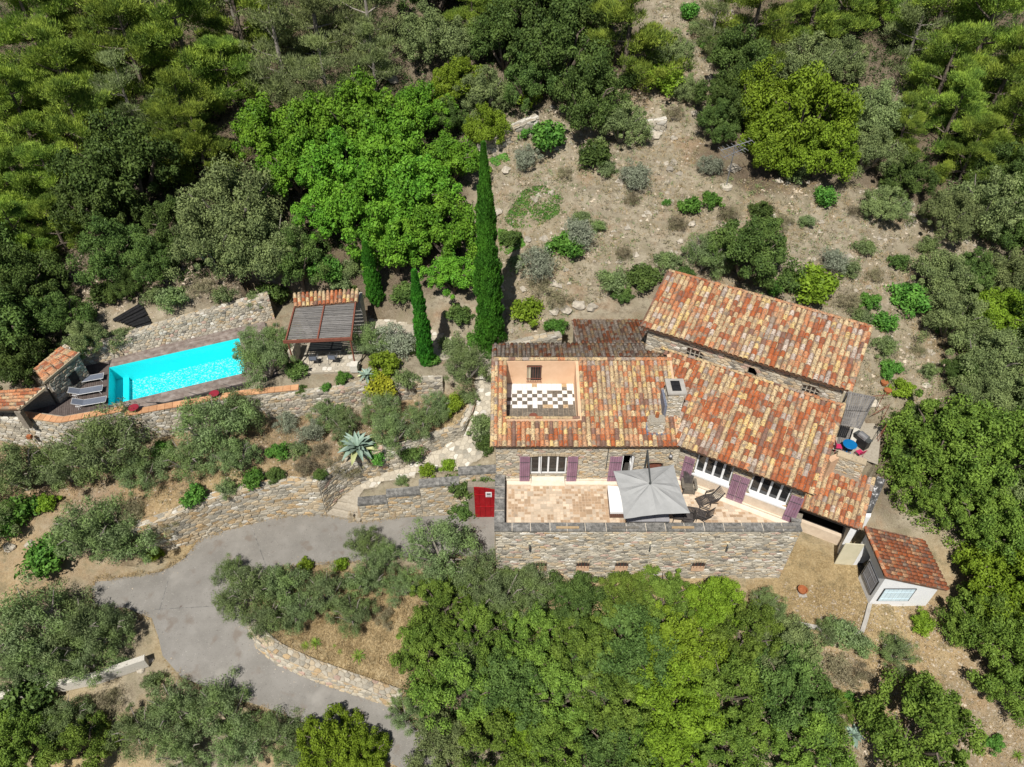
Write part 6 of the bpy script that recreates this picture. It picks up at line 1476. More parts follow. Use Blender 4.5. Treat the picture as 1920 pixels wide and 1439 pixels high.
MB().tube([(-.25, -.3, 1.02), (.25, -.3, 1.02)], .015, 'grey_metal', 6).build('handle', t, False)
for k, (px, py, lab) in enumerate(((1656, 723, 'small clay pot, upper one on the plank path edge'), (1661, 740, 'round clay pot beside the yellow bush east of the canopy'))):
    p = ground(px, py); t = thing('clay_pot', p, lab, 'plant pot', 'clay pots east of the canopy'); MB().lathe(p, [(.1, 0), (.17, .12), (.2, .26), (.22, .28), (.16, .29)], 'clay', 12).build('pot', t); MB().lathe(p + up * .25, [(.15, 0), (.13, .03)], 'bush_core', 10).build('soil', t)
# rusty plant supports leaning over the patio bank
for k, (a, b, c) in enumerate((((1640, 775), (1608, 770), (1655, 762)), ((1650, 795), (1625, 800), (1658, 778)), ((1645, 830), (1632, 845), (1655, 815)))):
    p = ground(*a); t = thing('vine_support', p, ['rusty wire vine support, uppermost beside the plank canopy', 'rusty wire vine support, middle one along the patio bank', 'rusty wire vine support, lowest by the barbecue'][k], 'trellis', 'vine supports on the patio bank')
    q, r_ = ground(*b) + up * .9, ground(*c) + up * .8; s = MB(); s.tube([p, p + up * 1.4], .02, 'rust_metal', 5).tube([p + up * 1.35, q], .014, 'rust_metal', 5).tube([p + up * 1.35, r_], .014, 'rust_metal', 5).tube([q, r_], .012, 'rust_metal', 5); s.build('frame', t)

# ================================================================== red garage door with its white sign
t = thing('red_gate', (-1.6, 24.75, -3.6), 'arched bright red garage door with a white plate, left of the terrace', 'garage door')
GYr = 24.75; x0_ = at(888, 920, -1).x; pts = []
zb_ = -3.62
nb = 4; xs_ = [x0_ + (AX0 - .06 - x0_) * k / nb for k in range(nb + 1)]
topz = lambda x: -.92 - .28 * ((x - x0_) / (AX0 - x0_)) ** 2
for k in range(nb):
    a, b = xs_[k] + .006, xs_[k + 1] - .006; q = [(a, zb_), (b, zb_), (b, topz(b)), (a, topz(a))]
    MB().prism([(x, GYr, z) for x, z in q][::-1], [(x, GYr + .06, z) for x, z in q][::-1], 'red_paint').build('panel', t)
for z in (-1.55, -2.6): MB().box(((x0_ + AX0) / 2, GYr - .02, z), (AX0 - x0_ - .1, .03, .05), 'red_paint').build('rail', t)
sgn = MB(); sx = at(916, 933, -1.4).x; sgn.box((sx, GYr - .03, -1.5), (.34, .02, .42), 'white_paint'); pl_ = sgn.build('sign_plate', t)
sg2 = MB(); sg2.box((sx, GYr - .045, -1.45), (.22, .01, .18), 'grey_metal'); sg2.box((sx, GYr - .045, -1.62), (.24, .01, .02), 'grey_metal'); sg2.box((sx, GYr - .045, -1.67), (.18, .01, .02), 'grey_metal'); sg2.build('sign_print', pl_)
MB().box(((x0_ + AX0) / 2 - .1, GYr + .3, -2.6), (AX0 - x0_ + .5, .4, 3.2), 'mortar').build('door_wall', t)

# ================================================================== yard and hillside things
p = at(1502, 1112, -3.9); t = thing('fire_basket', (p.x, p.y, -3.9), 'rust brown fire bowl on a pale slab in the dry lawn', 'fire bowl')
MB().box((p.x + .02, p.y - .08, -3.87), (.42, .42, .06), 'plaster_grey').build('slab', t)
MB().lathe((p.x, p.y, -3.84), [(.08, 0), (.2, .1), (.25, .24), (.26, .3), (.22, .3), (.18, .18)], 'clay', 16).build('bowl', t)
for (pts, nm, lab) in (([(1629, 1136), (1622, 1165), (1614, 1188)], 'kerb', 'grey concrete kerb running down from the shed corner'), ([(1612, 1190), (1560, 1186), (1500, 1174), (1470, 1172)], 'kerb', 'grey concrete kerb along the foot of the dry lawn')):
    g = [ground(*q) for q in pts]; t = thing(nm, g[0], lab, 'kerb', 'kerbs round the dry lawn')
    for a, b in zip(g, g[1:]): MB().bar(a + up * .04, b + up * .04, .2, .22, 'plaster_grey').build('kerb_stone', t)
# antenna
p = ground(1361, 352); t = thing('tv_antenna', p, 'grey television aerial on a mast on the dry slope', 'antenna')
MB().lathe(p + up * -.1, [(.42, 0), (.42, .2), (.3, .24)], 'stone_pale', 9).build('footing', t)
MB().tube([p, p + up * 2.9], .045, 'grey_metal', 6).build('mast', t)
for z, ang, L in ((2.85, R(25), 2.0), (2.35, R(35), 1.5)):
    d = Vector((math.cos(ang), math.sin(ang) * .6, .18)).normalized(); e = Vector((-d.y, d.x, 0)).normalized(); c = p + up * z
    bo = MB().tube([c - d * L * .5, c + d * L * .6], .03, 'grey_metal', 5).build('boom', t)
    for k in range(8): q = c - d * L * .48 + d * (L * 1.05 * k / 7); MB().tube([q - e * .38, q + e * .42], .018, 'grey_metal', 4).build('rod', bo)

# rocks
ROCKS = []
def rock_mesh(seed):
    r = random.Random(seed); bm = bmesh.new(); bmesh.ops.create_icosphere(bm, subdivisions=2, radius=1)
    ph = [r.uniform(0, 6) for _ in range(6)]
    for v in bm.verts:
        c = v.co; k = 1 + .18 * math.sin(3 * c.x + ph[0]) * math.cos(2.3 * c.y + ph[1]) + .14 * math.sin(5 * c.z + 4 * c.x + ph[2]); v.co = Vector((round(c.x * k * 3.2) / 3.2 * .5 + c.x * k * .5, c.y * k * .8, max(-.3, c.z * k * .55)))
    me = bpy.data.meshes.new('boulder'); bm.to_mesh(me); bm.free(); me.materials.append(M['rock']); return me
RM = [rock_mesh(i) for i in range(5)]
def boulder(px, py, rpx, lab):
    p = ground(px, py); s = rpx * depth(p) / FPX; o = bpy.data.objects.new('boulder', RM[len(ROCKS) % 5]); COL.objects.link(o); ROCKS.append(o)
    o.location = p + up * s * .1; o.scale = (s, s, s); o.rotation_euler = (0, 0, rnd.uniform(0, 6)); props(o, lab, 'boulder', 'limestone boulders on the hillside', 'thing')
for l in ((930, 262, 9, 'white boulder under the dry stone wall above the tall cypress'), (950, 322, 11, 'pale slab rock left of the small silvery shrub'), (935, 400, 10, 'pale rock between cypress and green creeper'),
          (1228, 258, 13, 'flat tan boulder below the broken stone wall'), (1263, 262, 8, 'tan rock at the right end of the broken wall'), (1303, 216, 9, 'grey rock left of the big lime green tree'),
          (1375, 318, 14, 'pale rock slab behind the aerial'), (1706, 386, 9, 'upper white boulder in the gully of the right wood'), (1704, 409, 11, 'lower white boulder in the gully of the right wood'),
          (1062, 585, 13, 'round pale boulder above the old rear roof, left one'), (1040, 588, 11, 'grey boulder beside the shrub behind the cypress'), (1110, 578, 12, 'dark boulder above the old rear roof, right one'),
          (1085, 575, 14, 'pale boulder above the old rear roof, middle one'), (990, 452, 9, 'rock at the foot of the creeper right of the cypress'), (1275, 455, 8, 'white stone below the twin bushes'), (1255, 320, 9, 'grey stone on the pale slope beside the round olive'),
          (1298, 422, 9, 'grey stone on the slope under the twin bushes'), (265, 1258, 8, 'loose stone at the end of the white wall'), (282, 1240, 6, 'small loose stone beside the drive edge'), (1345, 0, 8, 'white rock at the top edge of the clearing'),
          (20, 1028, 12, 'flat grey rock at the left edge above the sandy strip'), (58, 1022, 9, 'grey rock in front of the bright green shrub, far left'), (735, 150, 14, 'pale flat rock in the clearing of the upper wood'), (850, 1370, 7, 'grey rock beside the drive foot')):
    boulder(*l)

# saw cut joints in the drive
for (a, b), lab in ((((285, 1142), (400, 1136)), 'thin joint crossing the west arm of the drive'), (((318, 1085), (296, 1150)), 'thin joint across the mouth of the west arm'), (((470, 982), (500, 1064)), 'thin joint across the upper drive')):
    p, q = at(*a, -4.1), at(*b, -4.1); d = (q - p).normalized(); n_ = Vector((-d.y, d.x, 0)) * .02; k = 10; vs = []
    for i in range(k + 1): c = p.lerp(q, i / k); z = float(road_h(c.x, c.y)) + .026; vs += [(c.x - n_.x, c.y - n_.y, z), (c.x + n_.x, c.y + n_.y, z)]
    o = MB().add(vs, [(2 * i, 2 * i + 2, 2 * i + 3, 2 * i + 1) for i in range(k)], 'coping').build('drive_joint'); props(o, lab, None, None, 'structure')

# ================================================================== vegetation
def unit(v): return v / (np.linalg.norm(v, axis=-1, keepdims=True) + 1e-9)
def leaves(C, Rc, n, size, g, aspect=.5, up=.5, shell=.75, flat=.85):
    """n leaves in each clump (centre C, radius Rc), lying outwards and upwards"""
    C = np.repeat(C, n, 0); Rr = np.repeat(Rc, n)[:, None]; N = len(C)
    d = unit(g.normal(size=(N, 3)) + np.array([0, 0, .25])); rad = 1 - shell * g.random((N, 1)) ** 1.5
    P = C + d * Rr * rad * np.array([1, 1, flat])
    nm = unit(.95 * d + np.array([0, 0, up * .7]) + .62 * g.normal(size=(N, 3)))
    t = unit(np.cross(nm, g.normal(size=(N, 3)))); b = np.cross(nm, t)
    L = size * (.65 + .7 * g.random((N, 1))); w = L * aspect
    return np.stack([P - t * L, P - b * w, P + t * L, P + b * w], 1).reshape(-1, 3)
def crown_round(seed, lobes=7, clumps=11, n=150, size=.05, clump_r=.25, spread=.62, h=.75, aspect=.5, up=.5, lobe_r=.38, base=-.45):
    """a crown of radius about 1 made of lobes, each covered in leafy clumps"""
    g = np.random.default_rng(seed); C = []; Rr = []
    for k in range(lobes):
        a = 2 * math.pi * (k + g.random() * .7) / max(1, lobes - 1); r = spread * (.5 + .62 * g.random()) if k else 0.05
        lr = lobe_r * (.75 + .5 * g.random()); c = np.array([r * math.cos(a), r * math.sin(a), h * (1 - r) * (.45 + .35 * g.random()) if k else h * .62])
        d = unit(g.normal(size=(clumps, 3)) + np.array([0, 0, .35])); d[:, 2] = np.maximum(d[:, 2], -.55)
        C.append(c + d * lr * (.7 + .5 * g.random((clumps, 1))) * np.array([1, 1, .85])); Rr.append(clump_r * (.45 + .85 * g.random(clumps)))
    C = np.concatenate(C); Rr = np.concatenate(Rr); C[:, 2] = np.maximum(C[:, 2], base)
    return leaves(C, Rr, n, size, g, aspect, up)
def needles(C, Rc, D, n, L, w, g):
    """pine tufts: needles fanning out of flattened pads"""
    C = np.repeat(C, n, 0); Rr = np.repeat(Rc, n)[:, None]; D = np.repeat(D, n, 0); N = len(C)
    o = unit(g.normal(size=(N, 3))) * np.cbrt(g.random((N, 1))); P = C + o * Rr * np.array([1, 1, .62]) + D * (Rr * g.normal(size=(N, 1)) * .35)
    d = unit(o * .7 + D * .35 + np.array([0, 0, .95]) + .45 * g.normal(size=(N, 3))); s = unit(np.cross(d, g.normal(size=(N, 3))))
    l = L * (.6 + .8 * g.random((N, 1)))
    return np.stack([P - s * w, P + s * w, P + d * l], 1).reshape(-1, 3)
def crown_pine(seed, tiers=6, per=6, n=200, L=.058, w=.0075):
    g = np.random.default_rng(seed); C = []; Rr = []; D = []; limbs = []
    for t in range(tiers):
        f = t / (tiers - 1); z = -.5 + 1.55 * f; reach = (1.02 - .78 * f ** 1.4)
        for k in range(max(3, int(per * (1 - .5 * f)))):
            a = g.random() * 6.28; rr = reach * (.6 + .5 * g.random()); d = np.array([math.cos(a), math.sin(a), .0]); tip = d * rr + np.array([0, 0, z + .18 * rr + .1 * g.normal()])
            limbs.append((np.array([0, 0, z - .12]), tip)); m = 6
            for j in range(m):
                u = .5 + .58 * j / m; q = np.array([0, 0, z - .12]) * (1 - u) + tip * u + g.normal(size=3) * np.array([.075, .075, .025]) * (1 + .6 * (1 - f))
                C.append(q); Rr.append(.10 + .07 * g.random()); D.append(d)
    return needles(np.array(C), np.array(Rr), np.array(D), n, L, w, g), limbs
def crown_cypress(seed, H_=8.0, n=26000, ex=.8):
    g = np.random.default_rng(seed); z = g.random(n) ** .9; a = g.random(n) * 6.283
    prof = ((1 - z) * 1.0 + .015) ** ex * (0.8 + .25 * np.minimum(1, z * 5)); rr = prof * (1 + .14 * np.sin(z * 19 + 2 * np.sin(a)) + .12 * np.sin(a * 5 + z * 30) + .10 * np.sin(a * 9 - z * 47) + .10 * np.sin(a * 3 + z * 83)) * (1 - .3 * g.random(n) ** 2)
    P = np.stack([rr * np.cos(a), rr * np.sin(a), z * H_], 1); d = unit(np.stack([np.cos(a) * .35, np.sin(a) * .35, np.ones(n)], 1) + .25 * g.normal(size=(n, 3)))
    nm = unit(np.stack([np.cos(a), np.sin(a), np.full(n, .3)], 1) + .4 * g.normal(size=(n, 3))); s = unit(np.cross(d, nm)); l = (.05 + .07 * g.random((n, 1))) ; w = .022
    return np.stack([P - s * w, P + d * l, P + s * w, P - d * l], 1).reshape(-1, 3)
def trunk_mesh(kind, seed, mt='bark', n=7):
    r = random.Random(seed); o = MB()
    if kind == 'pine':
        o.tube([(0, 0, -2.2), (.03, .02, -1.2), (-.02, .03, -.3), (.02, 0, .6), (0, 0, 1.0)], [.075, .06, .05, .03, .012], mt, 7)
    else:
        o.tube([(0, 0, -1.4), (.03, -.02, -.7), (0, 0, -.2)], [.10, .075, .06], mt, 7)
        for k in range(n):
            a = 6.28 * k / n + r.random(); x, y = math.cos(a), math.sin(a)
            o.tube([(0, 0, -.3), (x * .28, y * .28, .02), (x * .52, y * .52, .28 + .2 * r.random()), (x * .7, y * .7, .42 + .2 * r.random())], [.05, .036, .02, .007], mt, 5)
    return o.mesh('trunk')
V_ = {}
def variants(key, fn, nper, lm, k, trunk=None, tm='bark'):
    V_[key] = []
    for i in range(k):
        r = fn(i); limbs = None
        if isinstance(r, tuple): r, limbs = r
        me = npmesh('crown', r, nper, [M[lm]])
        tme = None
        if trunk:
            tme = trunk_mesh(trunk, i, tm)
            if limbs:
                o = MB(); o.tube([(0, 0, -2.2), (.03, .02, -1.0), (0, .0, .2), (0, 0, .95)], [.07, .055, .04, .012], tm, 6)
                for a, b in limbs[::1]: o.tube([a, (a + b) / 2 + np.array([0, 0, -.03]), b], [.018, .012, .004], tm, 4, False)
                tme = o.mesh('trunk')
        V_[key].append((me, tme))
def mk():
    variants('pine', lambda i: crown_pine(100 + i), 3, 'leaf_pine', 3, 'pine')
    variants('pine_grey', lambda i: crown_pine(110 + i, n=110, L=.06, w=.007), 3, 'leaf_pine_grey', 2, 'pine', 'bark_pale')
    variants('oak', lambda i: crown_round(200 + i, 9, 12, 250, .027, .18, .74, 1.05), 4, 'leaf_oak', 3, 'x')
    variants('holm', lambda i: crown_round(205 + i, 9, 12, 250, .028, .175, .76, 1.1), 4, 'leaf_holm', 3, 'x')
    variants('oak_grey', lambda i: crown_round(210 + i, 10, 12, 230, .025, .18, .68, .85, aspect=.45), 4, 'leaf_oak_grey', 2, 'x', 'bark_pale')
    variants('bright', lambda i: crown_round(220 + i, 10, 11, 230, .03, .17, .72, .95, aspect=.6, up=.8), 4, 'leaf_bright', 3, 'x')
    variants('lime', lambda i: crown_round(230 + i, 10, 12, 240, .027, .175, .72, .95, aspect=.55, up=.7), 4, 'leaf_lime', 2, 'x')
    variants('olive', lambda i: crown_round(240 + i, 9, 9, 190, .032, .21, .7, .75, aspect=.24, up=.2, lobe_r=.34), 4, 'leaf_olive', 4, 'x', 'bark_pale')
    variants('silver', lambda i: crown_round(250 + i, 6, 9, 110, .05, .26, .5, .75, aspect=.26, up=.2), 4, 'leaf_silver', 2, 'x', 'bark_pale')
    variants('shrub', lambda i: crown_round(260 + i, 6, 8, 70, .075, .28, .5, .75, aspect=.5), 4, 'leaf_green', 3)
    variants('dark', lambda i: crown_round(270 + i, 6, 8, 80, .07, .28, .5, .8, aspect=.45), 4, 'leaf_oak', 2)
    variants('grey', lambda i: crown_round(280 + i, 6, 8, 80, .07, .28, .5, .8, aspect=.3, up=.2), 4, 'leaf_olive', 2)
    variants('yellow', lambda i: crown_round(290 + i, 6, 9, 80, .065, .27, .5, .8, aspect=.5), 4, 'leaf_yellow', 2)
    variants('limeb', lambda i: crown_round(295 + i, 6, 9, 80, .065, .27, .5, .8, aspect=.5), 4, 'leaf_lime', 2)
    variants('dry', lambda i: crown_round(300 + i, 6, 7, 60, .08, .3, .5, .7, aspect=.12, up=.1), 4, 'leaf_dry', 2)
mk()
NAMES = {'holm': 'oak_tree', 'pine': 'pine_tree', 'pine_grey': 'pine_tree', 'oak': 'oak_tree', 'oak_grey': 'oak_tree', 'bright': 'broadleaf_tree', 'lime': 'broadleaf_tree', 'olive': 'olive_tree', 'silver': 'olive_tree',
         'shrub': 'green_shrub', 'dark': 'green_shrub', 'grey': 'grey_shrub', 'yellow': 'yellow_shrub', 'limeb': 'green_shrub', 'dry': 'dry_shrub'}
CENTRE = {'holm': .75, 'pine': 1.15, 'pine_grey': 1.1, 'oak': .75, 'oak_grey': .7, 'bright': .85, 'lime': .65, 'olive': .75, 'silver': .45}
CENTRE.update({k: .22 for k in ('shrub', 'dark', 'grey', 'yellow', 'limeb', 'dry')})
cnt = {}
def plant(kind, px, py, rpx, label):
    """a plant whose crown shows at this pixel with this pixel radius, standing on the ground behind it"""
    i = cnt[kind] = cnt.get(kind, -1) + 1; me, tme = V_[kind][i % len(V_[kind])]
    s = rpx * 36 / FPX; up_ = CENTRE[kind] * s
    for _ in range(3): g = ground(px, py, up_); c = g + Vector((0, 0, up_)); s = rpx * depth(c) / FPX; up_ = CENTRE[kind] * s
    s /= .95; zc = up_ - (.25 * s if tme else .1 * s)
    rz = rnd.uniform(0, 6.28); FATS = {'pine': 1.3, 'pine_grey': 1.3, 'oak': 1.15, 'holm': 1.05, 'oak_grey': 1.15, 'bright': 1.1, 'lime': 1.05, 'olive': 1.06, 'silver': 1.05}.get(kind, 1.12); s *= FATS; sc = Vector((s * rnd.uniform(.94, 1.06), s * rnd.uniform(.94, 1.06), s * rnd.uniform(.95, 1.1) * (1.28 if tme and 'pine' not in kind else 1)))
    cat = 'tree' if tme else 'shrub'
    if tme:
        t = thing(NAMES[kind], g, label, cat)
        for nm, m_ in (('crown', me), ('trunk', tme)):
            o = bpy.data.objects.new(nm, m_); COL.objects.link(o); o.parent = t; o.location = (0, 0, zc); o.scale = sc; o.rotation_euler = (0, 0, rz)
            if nm == 'trunk': o.scale = (sc.x, sc.y, max(sc.z, (zc + .3) / (2.2 if 'pine' in kind else 1.4)) if False else sc.z)
    else:
        o = bpy.data.objects.new(NAMES[kind], me); COL.objects.link(o); o.location = g + Vector((0, 0, zc)); o.scale = sc; o.rotation_euler = (0, 0, rz); props(o, label, cat, None, 'thing')
